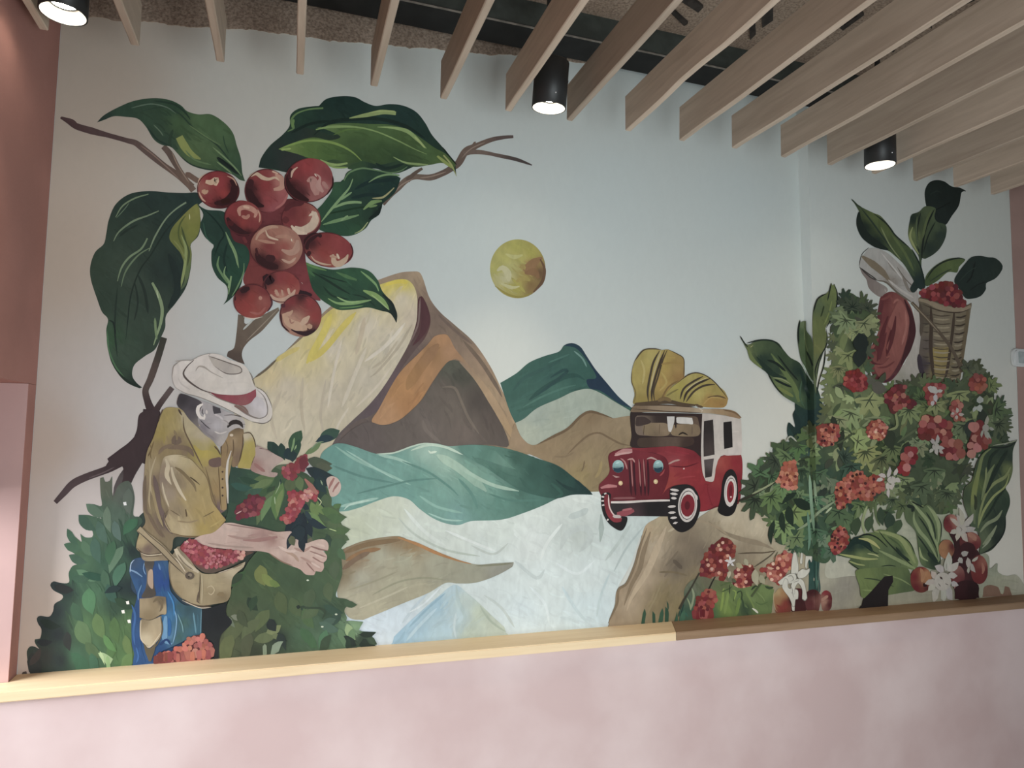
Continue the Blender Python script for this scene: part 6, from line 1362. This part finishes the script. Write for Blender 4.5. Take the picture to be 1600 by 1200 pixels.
# ------------------------------------------------------------------ the coffee bush on the right
random.seed(77)
piece('painted_bush', None, 'dense coffee bush of lobed leaves hung with red berries')
fill("1300 560 1303 520 1310 488 1318 462 1330 458 1345 468 1362 478 1368 500 1366 525 1350 560 1360 600 1400 606 1440 592 1470 604 1500 600 1508 575 1524 566 1540 580 1556 602 1552 625 1566 640 1576 652 1572 672 1574 690 1545 705 1520 710 1500 760 1485 800 1450 800 1420 780 1395 768 1370 790 1345 800 1325 830 1305 860 1290 880 1262 870 1240 850 1225 852 1212 845 1205 815 1190 800 1172 770 1180 735 1210 735 1208 700 1225 690 1245 690 1290 650 1296 610",
     [(1330,480,'33452f'),(1320,510,'56633f'),(1345,535,'1e2622'),(1310,560,'515e3d'),(1325,590,'4b5839'),(1345,620,'566242'),(1310,640,'5b6845'),(1380,640,'4c5a3b'),(1420,610,'48553b'),(1430,650,'434f38'),(1470,640,'39442f'),(1500,630,'3a4431'),(1530,600,'434f37'),(1540,650,'333e2d'),
      (1560,660,'3a4633'),(1400,680,'343f2d'),(1450,700,'3a4633'),(1500,700,'374331'),(1540,690,'3b4633'),(1350,700,'4d5a39'),(1310,720,'3d4b34'),(1320,740,'263a2e'),(1290,740,'2b4034'),(1380,720,'3d4934'),(1430,750,'384431'),(1480,760,'3a4631'),(1250,720,'34483a'),(1230,780,'3f5337'),(1200,760,'343f2c'),(1260,820,'2f4635'),(1300,800,'2e4334'),(1300,850,'334934')], res=7, streak=.2, ang=60, fq=(.03, .12))
TON = [(1330,478,'28382b'),(1320,505,'67744d'),(1350,500,'65724d'),(1335,535,'2a3128'),(1312,560,'5f6c47'),(1325,595,'606c46'),(1345,622,'6c7850'),(1310,640,'6d794f'),(1370,640,'5e6c43'),(1410,640,'59663f'),(1440,640,'536039'),(1480,620,'5a6742'),(1500,600,'4d5a3b'),(1535,610,'56633f'),
       (1550,650,'465239'),(1520,660,'4a573b'),(1460,660,'4f5b3d'),(1490,690,'4b583c'),(1400,690,'4a5738'),(1350,700,'687549'),(1330,720,'59673f'),(1380,730,'4a5738'),(1430,740,'47543a'),(1480,750,'47543a'),(1310,755,'2d4033'),(1270,760,'3c5443'),(1240,720,'47603f'),(1210,760,'4b6140'),(1230,810,'55693f'),(1270,830,'395340'),(1310,820,'3d5339'),(1290,870,'36503c')]
tf = ctrl(TON)
def tone(x, y):
    c = tf(x, y); r = [int(255*(1.055*(v**(1/2.4))-.055)) if v > .0031 else int(255*12.92*v) for v in c]
    return '%02x%02x%02x' % tuple(max(0, min(255, q)) for q in r)
BUSH = np.array([(1302,565),(1304,500),(1318,465),(1340,468),(1364,482),(1364,520),(1350,560),(1362,605),(1400,608),(1440,598),(1500,604),(1524,572),(1550,600),(1570,655),(1568,688),(1520,705),(1490,790),(1430,780),(1395,765),(1345,795),(1305,855),(1262,862),(1225,846),(1210,815),(1180,770),(1195,742),(1212,705),(1245,695),(1292,650)], float)
n = 0; rs = random.Random(5)
while n < 250:
    x, y = rs.uniform(1175, 1575), rs.uniform(460, 870)
    if not in_poly(BUSH, np.array([x]), np.array([y]))[0]: continue
    n += 1
    t = tone(x, y); lt = rs.random()
    c = mixh(t, '1f2a22', .62) if lt < .40 else (mixh(t, 'b0b88a', .30) if lt > .68 else t)
    if rs.random() < .55: lobed(x, y, rs.uniform(13, 24), rs.uniform(40, 140), jitter(c, 5), n=5, spread=rs.uniform(150, 230), vein=(mixh(c, '1a231c', .6) if rs.random() < .5 else None))
    else: dab(x, y, rs.uniform(16, 34), rs.uniform(6, 12), rs.uniform(50, 130), jitter(c, 5))
# leaves along the outline
for i in range(len(BUSH)):
    a, b = BUSH[i], BUSH[(i+1) % len(BUSH)]; L = np.linalg.norm(b-a)
    for j in range(max(1, int(L/15))):
        q = a+(b-a)*(j+rs.random())/max(1, int(L/15)); nx, ny = (b-a)[1]/L, -(b-a)[0]/L
        out = math.degrees(math.atan2(ny, nx))
        lobed(q[0], q[1], rs.uniform(11, 18), out+rs.uniform(-50, 50), jitter(mixh(tone(q[0], q[1]), '222c22', rs.choice((.15, .5))), 5), n=5, spread=rs.uniform(140, 210))
# ragged silhouette leaves and the larger leaves one can make out
for q in ((1332,480,20,-90,'25382b'),(1355,482,16,-60,'29392c'),(1322,500,22,120,'67754f'),(1350,505,22,70,'68754e'),(1338,518,16,80,'6d7a52'),(1325,555,20,80,'647149'),(1310,575,18,90,'5c6945'),(1358,625,26,60,'6d7a50'),(1330,645,26,110,'6a764d'),(1368,655,24,90,'66734a'),(1312,655,22,100,'67744d'),
          (1420,640,24,80,'627046'),(1440,625,20,-80,'3d4a30'),(1462,632,18,90,'69764c'),(1498,615,22,80,'69764a'),(1525,588,18,-90,'414d36'),(1548,602,16,0,'56623d'),(1512,575,14,-60,'353f2e'),(1556,640,24,10,'3d4934'),(1560,662,22,70,'38432f'),(1535,660,20,80,'48553a'),(1505,665,24,90,'4c593d'),(1490,690,22,100,'45523a'),
          (1352,705,30,70,'6b7747'),(1340,690,22,-20,'757f50'),(1378,715,26,60,'414e33'),(1395,700,24,110,'4c5938'),(1330,728,26,80,'273c30'),(1318,715,20,-30,'22362c'),(1460,735,24,90,'414d36'),(1440,760,24,80,'3d4a33'),(1480,770,22,100,'3c4932'),(1188,738,22,-90,'3c5638'),(1205,745,20,20,'31492f'),(1180,760,26,-160,'2f3827'),(1180,780,28,100,'2b3425'),
          (1205,775,24,60,'475e39'),(1222,760,18,80,'506741'),(1225,705,24,-150,'2f3d2c'),(1228,712,22,130,'48613f'),(1212,720,22,150,'2a3527'),(1240,800,26,60,'62763f'),(1225,820,24,90,'5f7344'),(1250,775,14,0,'4f6a48'),(1245,840,20,60,'4a6140'),(1300,860,18,80,'34503a'),(1320,810,20,70,'3f5637'),(1345,790,20,110,'42562f'),(1270,780,22,90,'3b5645'),(1275,830,22,100,'365240'),
          (1310,800,24,80,'334a35'),(1395,780,18,90,'364631'),(1410,790,18,110,'37482f'),(1385,800,16,80,'2f3f2c')):
    lobed(q[0], q[1], q[2]*1.15, q[3], jitter(mixh(q[4], 'b0b88a', .10), 4), n=rs.choice((5, 5, 7)), spread=rs.uniform(170, 240), vein=mixh(q[4], '161d18', .6))
for q in ((1342,520,34,24,70,'1c2421'),(1348,545,30,22,100,'1d2522'),(1232,790,34,14,75,'1c2a20'),(1240,780,36,16,20,'1a271f'),(1222,800,34,10,80,'1d2b20'),(1210,812,40,9,95,'1e2b21'),(1300,650,20,10,60,'242c22'),(1318,672,34,10,95,'252c22'),(1310,662,24,14,110,'272e23'),(1535,640,34,18,80,'262f25'),(1520,655,30,18,100,'28312a'),(1390,670,34,20,80,'283124'),(1420,690,40,14,100,'262e23'),
          (1245,770,30,9,140,'1c2a20'),(1372,600,22,10,-60,'3a4030'),(1345,590,24,16,10,'4a4c41'),(1362,600,26,20,20,'4b4a42')): dab(*q)
# stalks
for q, wd, c in (("1153 784 1175 774 1196 762 1215 752", 4, '2b2c22'), ("1175 772 1195 762 1210 753", 3, '7d8766'), ("1305 783 1280 800 1262 818 1245 828", 4, '6f7f64'), ("1300 792 1290 802", 3, '8a977c'), ("1437 668 1418 680 1402 692", 3.5, '4a553c'), ("1398 640 1402 660 1400 668 1388 672", 4, '6d7750'), ("1335 676 1318 688 1306 694", 3, '3a4530'), ("1245 690 1235 682 1228 690", 2.5, '8c9286'),
                 ("1342 790 1340 812 1338 835", 5, '5b6b48'), ("1355 790 1348 815 1352 835", 4, '77845e'), ("1370 780 1368 800 1375 822", 4, '4a5a3a'), ("1364 800 1362 820 1366 832", 3, '39482f'), ("1322 830 1328 850 1340 850", 3, '50623f'), ("1265 742 1268 790 1272 830", 5, '6c8a72'), ("1272 750 1276 790", 4, '80987c'), ("1262 800 1265 840 1263 860", 4, '557562')):
    stroke(q, wd, c)
for q in ((1341,808,30,16,95,'2f3f2b'),(1362,806,26,14,100,'34452f'),(1388,800,34,18,70,'26362a'),(1397,820,30,18,100,'3a4b31'),(1376,792,30,12,80,'2b3b2b'),(1408,812,24,14,110,'33442e')): dab(*q)
BU = done()

RB = ['8a4a3a','7c3a32','96584a','6a2b28','a2685a','743430','5a2324']
def cluster(poly, cols, r, k, seed, base, dots=None, lb=None, par=None):
    piece('painted_berry_cluster', par or BU, lb)
    beads(poly, cols, r, k, seed, base)
    if dots: beads(poly, dots[0], r*.62, dots[1], seed+100)
    return done()
HI = (['c09a86','b88a76'], 5); DK = (['33171a','3c1a1c'], 8)
cluster("1278 668 1290 662 1308 664 1310 682 1300 695 1286 698 1277 690", ['8f5446','7d4034','9a6452','6a2e2a'], 3.6, 40, 41, '6e332e', DK)
cluster("1214 752 1226 724 1242 722 1247 745 1244 762 1230 764 1220 757", ['9a5e48','a56d56','8d4e3c'], 4, 34, 42, '7d3f33', (['5e2526'], 5))
cluster("1306 785 1306 760 1320 748 1332 738 1346 736 1354 746 1368 742 1380 750 1382 765 1366 772 1362 782 1340 778 1324 786 1316 795 1308 796", ['8f5140','7f4032','9c6350','6f2f28','86473a'], 4, 120, 43, '6c302a', (['35181a','3f1c1d'], 16), 'long drooping cluster of orange-red berries')
cluster("1300 835 1312 824 1324 830 1324 848 1318 862 1302 866 1298 850", ['86443a','793832','945646','622624'], 3.8, 36, 44, '672b29', DK)
cluster("1354 672 1360 660 1376 656 1386 668 1384 682 1372 687 1358 684", ['7d3a32','6b2b29','8f5142','a06a56'], 3.6, 40, 45, '5c2626', HI)
cluster("1318 600 1324 582 1340 578 1352 590 1356 604 1346 612 1330 610", ['6a2526','5b2022','752e2e','83403c'], 4, 38, 46, '5a2022')
cluster("1384 616 1394 608 1404 600 1414 604 1414 620 1430 626 1424 640 1410 632 1402 644 1392 644 1386 628", ['6b2c2b','7f443e','542123','8c5448'], 5, 26, 47, '4f2022')
cluster("1446 604 1462 598 1476 604 1470 618 1458 622 1462 632 1450 630 1446 618", ['6e312f','7c433d','8a564c'], 5, 20, 48, '592625')
cluster("1486 632 1498 626 1506 632 1502 644 1506 656 1492 656 1486 646", ['74382f','854a42','925d50'], 5, 16, 49, '5d2a28')
cluster("1516 592 1524 586 1538 590 1540 604 1530 612 1518 608", ['7a3e34','874b3e','69302c'], 5, 18, 50, '5d2a28')
BK = ['6a2a2b','7b423c','592124','8a554b','96665a']
cluster("1434 680 1440 668 1446 648 1456 650 1470 656 1486 664 1484 680 1474 690 1464 684 1452 684 1440 688", BK, 7, 24, 51, '54201f', None, 'cluster of larger dark red cherries')
cluster("1474 688 1488 686 1504 696 1502 710 1488 720 1476 712 1470 698", BK, 7.5, 14, 52, '54201f')
cluster("1514 690 1522 666 1534 662 1546 680 1542 696 1530 700 1522 714 1512 704", BK, 8, 14, 53, '521f20')
cluster("1405 725 1412 714 1418 698 1428 700 1430 716 1426 722 1416 728 1420 738 1412 742 1406 734", ['6a2426','5a1d20','86494a','94605a'], 6.5, 16, 54, '5c1f23')
cluster("1093 892 1098 874 1106 862 1120 846 1132 840 1144 846 1150 862 1144 872 1134 880 1136 898 1130 908 1122 898 1108 902 1098 902", ['7b352f','6b2727','8a4b3e','5a1f22'], 4.6, 80, 55, '5f2624', (['a67b66','b58c78'], 10), 'tall cluster of red berries by the ledge', MURAL)
cluster("1150 892 1158 884 1172 884 1180 892 1176 906 1172 920 1162 922 1148 920 1146 908", ['7e3a32','6c2a29','935244','5a2022'], 4.6, 44, 56, '642826', (['ad7e6a','b98f7c'], 9), None, MURAL)
cluster("1190 890 1204 884 1214 872 1226 862 1236 868 1236 884 1226 900 1216 912 1206 906 1198 896", ['7a352f','6a2828','8d4e40','a06a55'], 4.6, 44, 57, '602524', (['b58a76','c09a86'], 6), None, MURAL)

# berry stalks and leaves at the ledge
view(1060, 820, 6.667)
LB = pleaf("60 690 110 600 230 540 330 560 420 580 520 600 560 620 640 660 760 640 850 620 960 640 1000 700 985 800 960 880 840 920! 500 955! 300 970! 20 990! 10 900 60 800", [(150,650,'5d6350'),(100,780,'4a5a48'),(80,900,'34503f'),(300,600,'5d5c48'),(450,640,'545f3c'),(450,760,'61743d'),(500,880,'627838'),(350,920,'3f5a38'),(640,720,'556a3c'),(700,880,'31432f'),(800,760,'5b6f40'),(900,720,'5c7040'),(850,860,'55693c'),(960,800,'4e6139')],
      [("10 880 60 780 120 680 220 500", [26, 22, 18, 14], '38352a'), ("310 690 350 600 385 540", [20, 16, 10], '26241d'), ("760 750 840 640 920 540", [22, 18, 14], '3f4a2f'), ("620 300 760 292 900 290 1020 270", 14, '4d4334'), ("790 440 880 380 960 320 1010 270", 13, '4b4436'), ("1000 400 1010 330 1040 280", 10, '4a4a36'),
       ("470 660 460 780 440 900", 24, '73883f'), ("520 700 500 820 480 930", 30, '6c8140'), ("570 800 600 720 650 690 660 760 600 860", 14, '303f27'), ("640 760 620 860 600 940", 36, '5f7638'), ("700 700 760 800 800 900", 16, '62763f'), ("560 680 600 700 580 780", 16, '71863f'), ("760 680 800 640 830 640", 18, '2a3726'), ("900 640 950 660 990 650", 26, '30402a'), ("940 680 950 660", 18, '35442c'),
       ("770 870 800 890 830 920", [10, 26, 10], 'b5b6a6'), ("140 660 160 740 130 880", 22, '7e8a6c'), ("90 760 120 830 130 890", 16, '7d8b68'), ("430 640 500 610 560 600", 18, '4a5a34'), ("450 700 540 660 560 640", 12, '3a4a2c'), ("530 620 535 680 530 720", 9, '2c3824'), ("800 800 860 830 940 800", 14, '4a5e35'), ("820 700 880 760 900 800", 12, '687c4a'), ("20 960 40 880 60 820", 12, '1f3a34'), ("100 960 60 900", 14, '2f5a4a'), ("0 960 10 900", 10, '1f3f36')], None, 'leafy sprigs of coffee growing along the ledge', name='painted_bush')
for vw, qs in (((920, 740, 3.636), ((300,845,80,22,-80,'2b4a37'),(370,840,60,20,-100,'284635'),(395,840,80,24,-75,'2f4f3b'),(440,835,80,24,-95,'2a4836'),(450,780,60,10,-100,'2c4736'),(480,840,60,20,-70,'2f523e'),(510,830,70,26,-60,'3a5f49'))),
               ((1060, 820, 6.667), ((510,520,90,60,60,'5d5f4a'),(600,400,90,60,30,'8b8468'),(690,350,90,50,60,'8d8a72'),(800,460,180,80,80,'8f8c74'),(850,520,110,70,60,'86846c'),(540,480,80,40,100,'a09a82'),(920,440,80,30,10,'a58670'),(560,560,60,40,40,'4a4f3a')))):
    for q in qs:
        view(*vw); piece('painted_leaf', LB); dab(*q); done()
view(1060, 820, 6.667)
cluster("190 790 240 730 300 690 360 680 400 740 380 820 350 900 320 960 240 962 160 910", ['76302c','853e36','672625','8f4a40'], 30, 44, 58, '6c2b2a', (['5a1f22'], 6), None, LB)
def bigcherry(v, cx, cy, rx, ry, ctl, strokes=(), par=None, lb=None):
    view(*v); piece('painted_cherry', par or LB, lb); disc(cx, cy, rx, ry, ctl, n=16, res=4, wob=.02)
    for q, wd, c in strokes: stroke(q, wd, c)
    done()
SV = (1060, 820, 6.667)
bigcherry(SV, 1250, 770, 110, 110, [(1200,720,'4a2020'),(1270,800,'34191b'),(1330,740,'4b2426')])
bigcherry(SV, 1400, 770, 90, 100, [(1380,700,'36191c'),(1380,820,'4c2527'),(1440,800,'6a4740')])
bigcherry(SV, 1090, 780, 100, 130, [(1030,700,'8f7c56'),(1030,800,'82613f'),(1100,720,'8a6844'),(1120,820,'6b2d26'),(1080,870,'6a2c27'),(1170,800,'3b191b')], [("1000 680 990 780 1010 880 1030 905", 10, '8f8162'), ("1020 830 1080 870 1140 850", 20, '6d2f28')], None, 'orange-brown cherry by the ledge')
bigcherry(SV, 1540, 770, 62, 88, [(1530,700,'6d2229'),(1490,770,'745046'),(1520,800,'8c6a5a'),(1580,760,'4c1a20'),(1570,830,'431a1e')], [("1490 790 1530 760 1560 740", 30, '8d6c5c')])
def flower(v, polys, lines=(), par=None, lb=None):
    view(*v); piece('painted_flower', par or LB, lb)
    for p in polys:
        fill(p, 'a9aa9f' if v[0] < 1100 else '9c9a90')
        stroke([q[:2] for q in parse(p)], 5, '6f6e66')
    for q, wd, c in lines: stroke(q, wd, c)
    done()
flower(SV, ["1175 510 1180 400 1200 290! 1225 290! 1250 420 1245 500 1215 520", "1240 500 1290 460 1330 470 1365 455! 1360 500 1310 550 1250 555", "1035 600 1080 560 1150 515 1210 510 1230 550 1200 600 1120 620 1060 625!", "1080 640 1110 560 1140 580 1150 660 1240 680 1245 770 1220 780 1210 850! 1190 850 1160 770 1110 700", "1190 590 1260 560 1310 600 1340 760! 1320 790 1290 770 1290 680 1250 610 1215 660 1210 720 1170 700"],
       [("1140 540 1180 530 1200 570 1170 590", 6, '6d6c64'), ("1220 500 1245 560 1260 570", 7, '56574e'), ("1150 600 1190 680 1180 720", 7, '75736b'), ("1200 600 1260 580", 5, '77766d'), ("1190 700 1200 760", 5, '7d7b73')], None, 'large white star-shaped coffee blossom by the ledge')
flower(SV, ["1280 290! 1295 300 1290 400 1275 410 1265 390", "1325 325! 1390 330! 1385 390 1365 360 1345 400 1335 460! 1320 440"])
view(1060, 820, 6.667)
piece('painted_flower', LB, 'small white blossom on the tall berry cluster'); 
for a in range(5): dab(540, 385, 62, 26, a*72-100, 'b6b4b2')
disc(540, 385, 22, 20, 'b6b4b2', n=8); stroke("520 400 545 410 560 395", 7, '45403c'); done()

# ------------------------------------------------------------------ striped leaves, cherries and blossoms, lower right
Q = (1280, 700, 6)
view(*Q)
LR = pleaf("842 470! 900 500 960 560 1010 530 1060 560 1110 640 1145 720 1140 860 1130 960 1140 1080 1100 1140 1030 1130 960 1090 930 960 910 800 870 740 820 690 800 600",
      [(860,520,'4a593c'),(900,600,'3f4e33'),(960,640,'475739'),(1060,600,'566744'),(1110,720,'5b6b47'),(1050,760,'3d4c33'),(980,820,'46563a'),(900,720,'4b5a40'),(1000,960,'35452f'),(1080,1050,'1e2b23'),(960,1040,'4a5a3a'),(1100,900,'51613f')],
      [("850 485 940 590 1020 690 1060 800 1110 930 1125 1060", [4, 30, 34, 30, 20, 6], '71805a'), ("1015 545 1080 620 1120 720 1120 840 1110 900", [6, 34, 34, 28, 6], '74825c'), ("890 600 890 680 940 780 1010 860 1070 960 1120 1070", [4, 30, 34, 30, 22, 6], '6c7b56'), ("930 640 1000 740 1060 860 1100 950", 14, '1e2a21'), ("1000 600 1070 720 1090 860", 14, '222e24'), ("860 500 940 540 980 560", 12, '171f1a'), ("820 540 880 560 870 600", 34, '1b251e'), ("920 820 980 900 1060 1020", 14, '1d2921'), ("940 930 960 1020 1020 1060", [6, 24, 6], '77845a'), ("1020 980 1080 1040 1110 1080", 40, '1c2922'), ("1110 640 1145 720 1140 850", 8, '161e19')],
      None, 'pair of broad striped leaves among cherries and blossoms', name='painted_plant', ang=60)
view(*Q)
pleaf("180 1000! 260 930 330 850 430 805 520 790 560 765 640 775 740 810 810 840 870 910 900 990 930 1080 890 1140 820 1130 700 1130 600 1150 430 1170 350 1130 275 1070 300 1040 220 1020", [(300,930,'182a25'),(400,920,'1a2e28'),(480,860,'55643a'),(600,820,'526239'),(720,860,'4c5c38'),(820,920,'596a3e'),(870,1040,'617146'),(760,980,'2b3a2b'),(640,960,'46563a'),(600,1060,'556540'),(400,1010,'54633c'),(450,1100,'4a5a38'),(700,1090,'4d5d3c'),(330,1080,'3a4a30')],
      [("345 850 440 810 540 840 640 930", [10, 14, 12, 5], '131c18'), ("270 940 340 870 420 880 500 970", [20, 70, 70, 14], '152823'), ("370 850 450 860 520 900 570 945", [5, 28, 32, 6], '8a8c58'), ("190 995 320 1020 440 1040 550 1040", [6, 26, 24, 6], '808853'), ("510 780 640 800 760 850 830 940 900 1080", [6, 30, 40, 50, 12], '717d50'), ("560 780 640 880 760 1000 880 1110", [5, 12, 14, 6], '1a241d'),
       ("560 960 680 1020 800 1080 900 1130", [10, 30, 34, 16], '6b7a52'), ("280 1070 360 1130 430 1165 520 1150 620 1130", 9, '151e19'), ("580 1110 660 1100 720 1110", 9, '18221b'), ("440 910 520 980 560 990", 10, '1f2d24'), ("720 930 770 1000 850 1060", 24, '1c2a21'), ("280 1060 360 1090 430 1100", 14, '7b8552'), ("640 830 740 900 790 970", 14, '3a4a2f'), ("450 990 520 1000 560 1020", 12, '8b9164'), ("760 815 850 890 900 1000", 8, '18211b')], LR, 'fan-shaped striped leaf lying left')
pleaf("340 1160 420 1130 560 1120 700 1120 830 1130 870 1260 900 1330 760 1360 500 1400 400 1400 380 1300", [(450,1250,'5a6a3c'),(600,1200,'4b5a36'),(700,1280,'4f5f38'),(500,1350,'56663a'),(800,1300,'3f4e33')], [("420 1220 560 1240 700 1300", 12, '2d3a28'), ("400 1330 520 1340 640 1350", 14, '6a7a48'), ("600 1180 760 1230 860 1290", 12, '65744a')], LR)
view(1280, 560, 3)
piece('painted_post', LR, 'black slanting stroke like a post'); fill("176 1160! 240 1096! 306 1022! 345 1018! 347 1046! 325 1085! 322 1146! 250 1155!", '1b1718'); done()
RV = (1410, 680, 4.615)
view(*RV)
pleaf("830 30! 800 100 795 180 795 260 770 340 745 380 770 430 775 500 745 590 735 680 700 760 640 830 555 860! 560 790 545 700 500 680 480 600 440 480 450 380 500 330 520 250 550 170 600 110 680 75 760 68", [(620,120,'2b3b2b'),(720,130,'223126'),(780,160,'263429'),(580,250,'2d3c2c'),(540,350,'46542f'),(680,260,'27362a'),(760,250,'55603a'),(620,450,'33422f'),(700,460,'2a3a2c'),(740,500,'243428'),(690,620,'1f2b24'),(680,740,'1b2520'),(590,740,'4a563f'),(500,550,'46543a'),(470,440,'35432f'),(520,640,'3b4a35')],
      [("640 95 580 150 550 260 520 400 510 520 520 640", [6, 24, 30, 40, 36, 10], [(600,130,'5e6a42'),(520,420,'66703d'),(515,600,'505e40')]), ("520 430 530 470 525 540", 22, '2c3423'), ("665 210 620 290 590 390 570 470", [5, 30, 28, 6], '5e6b47'), ("605 230 600 320 585 400", 12, '6c774e'), ("780 230 740 300 660 350 600 430 560 560 545 670", [8, 26, 20, 16, 16, 6], '6a744a'), ("770 280 740 370 660 440 590 540 550 650", [5, 14, 18, 18, 6], '76804f'),
       ("720 540 680 600 610 640 560 700", [4, 26, 24, 8], '6b765a'), ("680 650 640 720 580 790", [5, 30, 8], '6d775c'), ("640 745 600 790 575 815", [4, 16, 4], '77806a'), ("820 45 770 80 690 90 620 85", [8, 12, 10, 4], '161e19'), ("700 100 640 160 620 250", 20, '1d2a21'), ("760 110 700 210 640 330 600 420", 26, '1c2920'), ("745 385 690 450 640 540 580 620", 14, '1d2a21'), ("745 590 735 690 690 770 620 830 560 858", 10, '141c18'), ("650 75 740 60 825 40", 9, '77806b')], LR, 'tall striped leaf curling to a point')
def rch(cx, cy, rx, ry, ctl, strokes=(), lb=None): bigcherry(RV, cx, cy, rx, ry, ctl, strokes, LR, lb)
view(*RV); piece('painted_berry_shade', LR); fill("340 700 420 700 480 760 560 860 580 960 540 1060 555 1140! 380 1150! 390 1000 360 900 380 800", [(420,780,'2c1417'),(470,900,'2f1619'),(440,1050,'3a1b1f'),(500,1100,'241012')], res=5); done()
rch(352, 638, 55, 68, [(320,620,'521c20'),(340,660,'5c2023'),(380,600,'8c6154'),(390,640,'7d5248')], [("345 590 370 620 390 640", 26, '92695c')])
rch(490, 770, 78, 72, [(440,740,'4a1b1e'),(500,740,'7f5347'),(520,790,'571e22'),(460,820,'331416')], [("470 710 510 730 530 760", 34, '87604f')])
rch(318, 822, 58, 70, [(300,800,'86613f'),(280,860,'825e40'),(360,800,'481a1d'),(330,760,'7a503a')], (), 'orange cherry behind the blossoms')
rch(470, 830, 60, 60, [(450,820,'311518'),(500,850,'2a1114')])
rch(555, 970, 62, 106, [(520,900,'5a2424'),(580,920,'77483c'),(570,1000,'5d2323'),(540,1050,'571f20'),(600,980,'4f1d1f')], [("575 920 585 970 575 1000", [8, 26, 6], '85594a')], 'largest red cherry at the right')
rch(400, 1020, 50, 80, [(390,960,'704a44'),(400,1040,'5b2a2c'),(430,1080,'3b1a1d')])
rch(465, 1105, 90, 60, [(430,1090,'2e1518'),(500,1110,'210f11')])
rch(135, 1042, 78, 94, [(90,1020,'5a1c20'),(100,1100,'501a1e'),(160,1000,'8d6847'),(180,1050,'86603f'),(140,960,'63221f'),(180,1100,'471a1c')], [("130 960 150 1010 140 1060", 26, '8a6547'), ("150 1070 175 1090", 34, '241113')], 'red and orange cherry beside the big blossom')
W = '928f86'
def fl2(v, items, lines=(), lb=None, par=None, col=W, core=None):
    view(*v); piece('painted_flower', par or LR, lb)
    for q in items: dab(*q[:5], jitter(col, 4))
    if core: disc(*core, col, n=9)
    for q, wd, c in lines: stroke(q, wd, c)
    done()
fl2(RV, [(430,670,110,40,-115),(430,670,150,40,-100),(440,660,120,44,-55),(440,680,90,46,-10),(430,690,90,44,60),(420,690,80,40,110),(400,690,60,40,160),(450,700,70,36,80),(410,660,90,34,-140)], [("410 660 430 680 420 700", 6, '6b675f')], 'white blossom above the orange cherry', None, W, (425, 680, 40, 36))
fl2(RV, [(310,980,140,56,-82),(320,980,110,56,-40),(300,985,80,56,-150),(330,1000,70,50,10),(250,1060,90,50,170),(240,1040,70,46,-120),(260,1090,90,50,110),(320,1080,90,50,60),(350,1060,60,44,20),(300,1100,70,46,85),(240,1080,70,46,140)], [("270 1020 290 1040", 16, '3a2c2a'), ("260 1070 275 1090", 16, '35302a'), ("310 1070 330 1080", 18, '302622'), ("300 980 330 1000", 5, '6b675f'), ("320 920 315 970", 5, '75716a'), ("370 1110 385 1085", 9, '7b5d58')], 'white blossoms heaped beside the red and orange cherry', None, '96938a', (290, 1055, 62, 66))
fl2(RV, [(470,880,100,40,70),(490,920,80,34,60),(500,910,60,24,-40),(485,950,50,24,100),(420,860,60,44,-20),(410,880,50,40,60)], [("420 850 440 890", 6, '3a2b2a'), ("490 940 485 980", 5, '4a3a36')], 'small white blossom against dark cherries', None, '8c897f')
OV = (1340, 560, 6.667)
fl2(OV, [(780,330,60,60,-150),(780,330,70,60,10),(810,370,90,50,80),(790,440,60,44,100),(830,340,60,40,-10)], (), None, BU, '9a9a94', (785, 325, 44, 36))
fl2(OV, [(820,900,110,44,-85),(820,900,80,40,-150),(830,920,80,46,10),(820,930,80,46,80),(790,940,60,40,130),(850,950,60,36,40),(790,890,60,40,-110)], [("790 890 805 910", 16, '2a2a24')], None, BU, '908e87', (815, 920, 40, 36))
fl2(OV, [(1330,700,110,44,-80),(1330,740,110,40,70),(1350,760,90,30,60),(1310,740,90,30,100),(1370,720,60,36,20)], (), None, BU, '83827a', (1335, 725, 36, 40))
fl2(OV, [(1040,570,60,36,-100),(1050,580,60,40,0),(1030,590,50,36,80),(1010,570,40,30,160)], (), None, BU, '928f86')
fl2(OV, [(1270,470,80,80,-90),(1270,480,80,70,80),(1240,500,70,40,120)], (), None, BU, '8f918b')
fl2(Q, [(640,280,110,40,-80),(630,270,80,44,-170),(640,320,80,40,80),(650,380,90,34,85),(600,290,70,40,160),(700,260,80,40,-70),(720,280,60,44,40),(700,320,70,36,100),(680,290,60,44,20),(660,340,60,36,60)], [("620 305 645 315", 20, '2e332a'), ("690 250 670 290", 6, '5a5a52')], 'white blossom beside the long berry cluster', BU, '9a9890', (680, 300, 44, 36))
view(0, 0, 1)
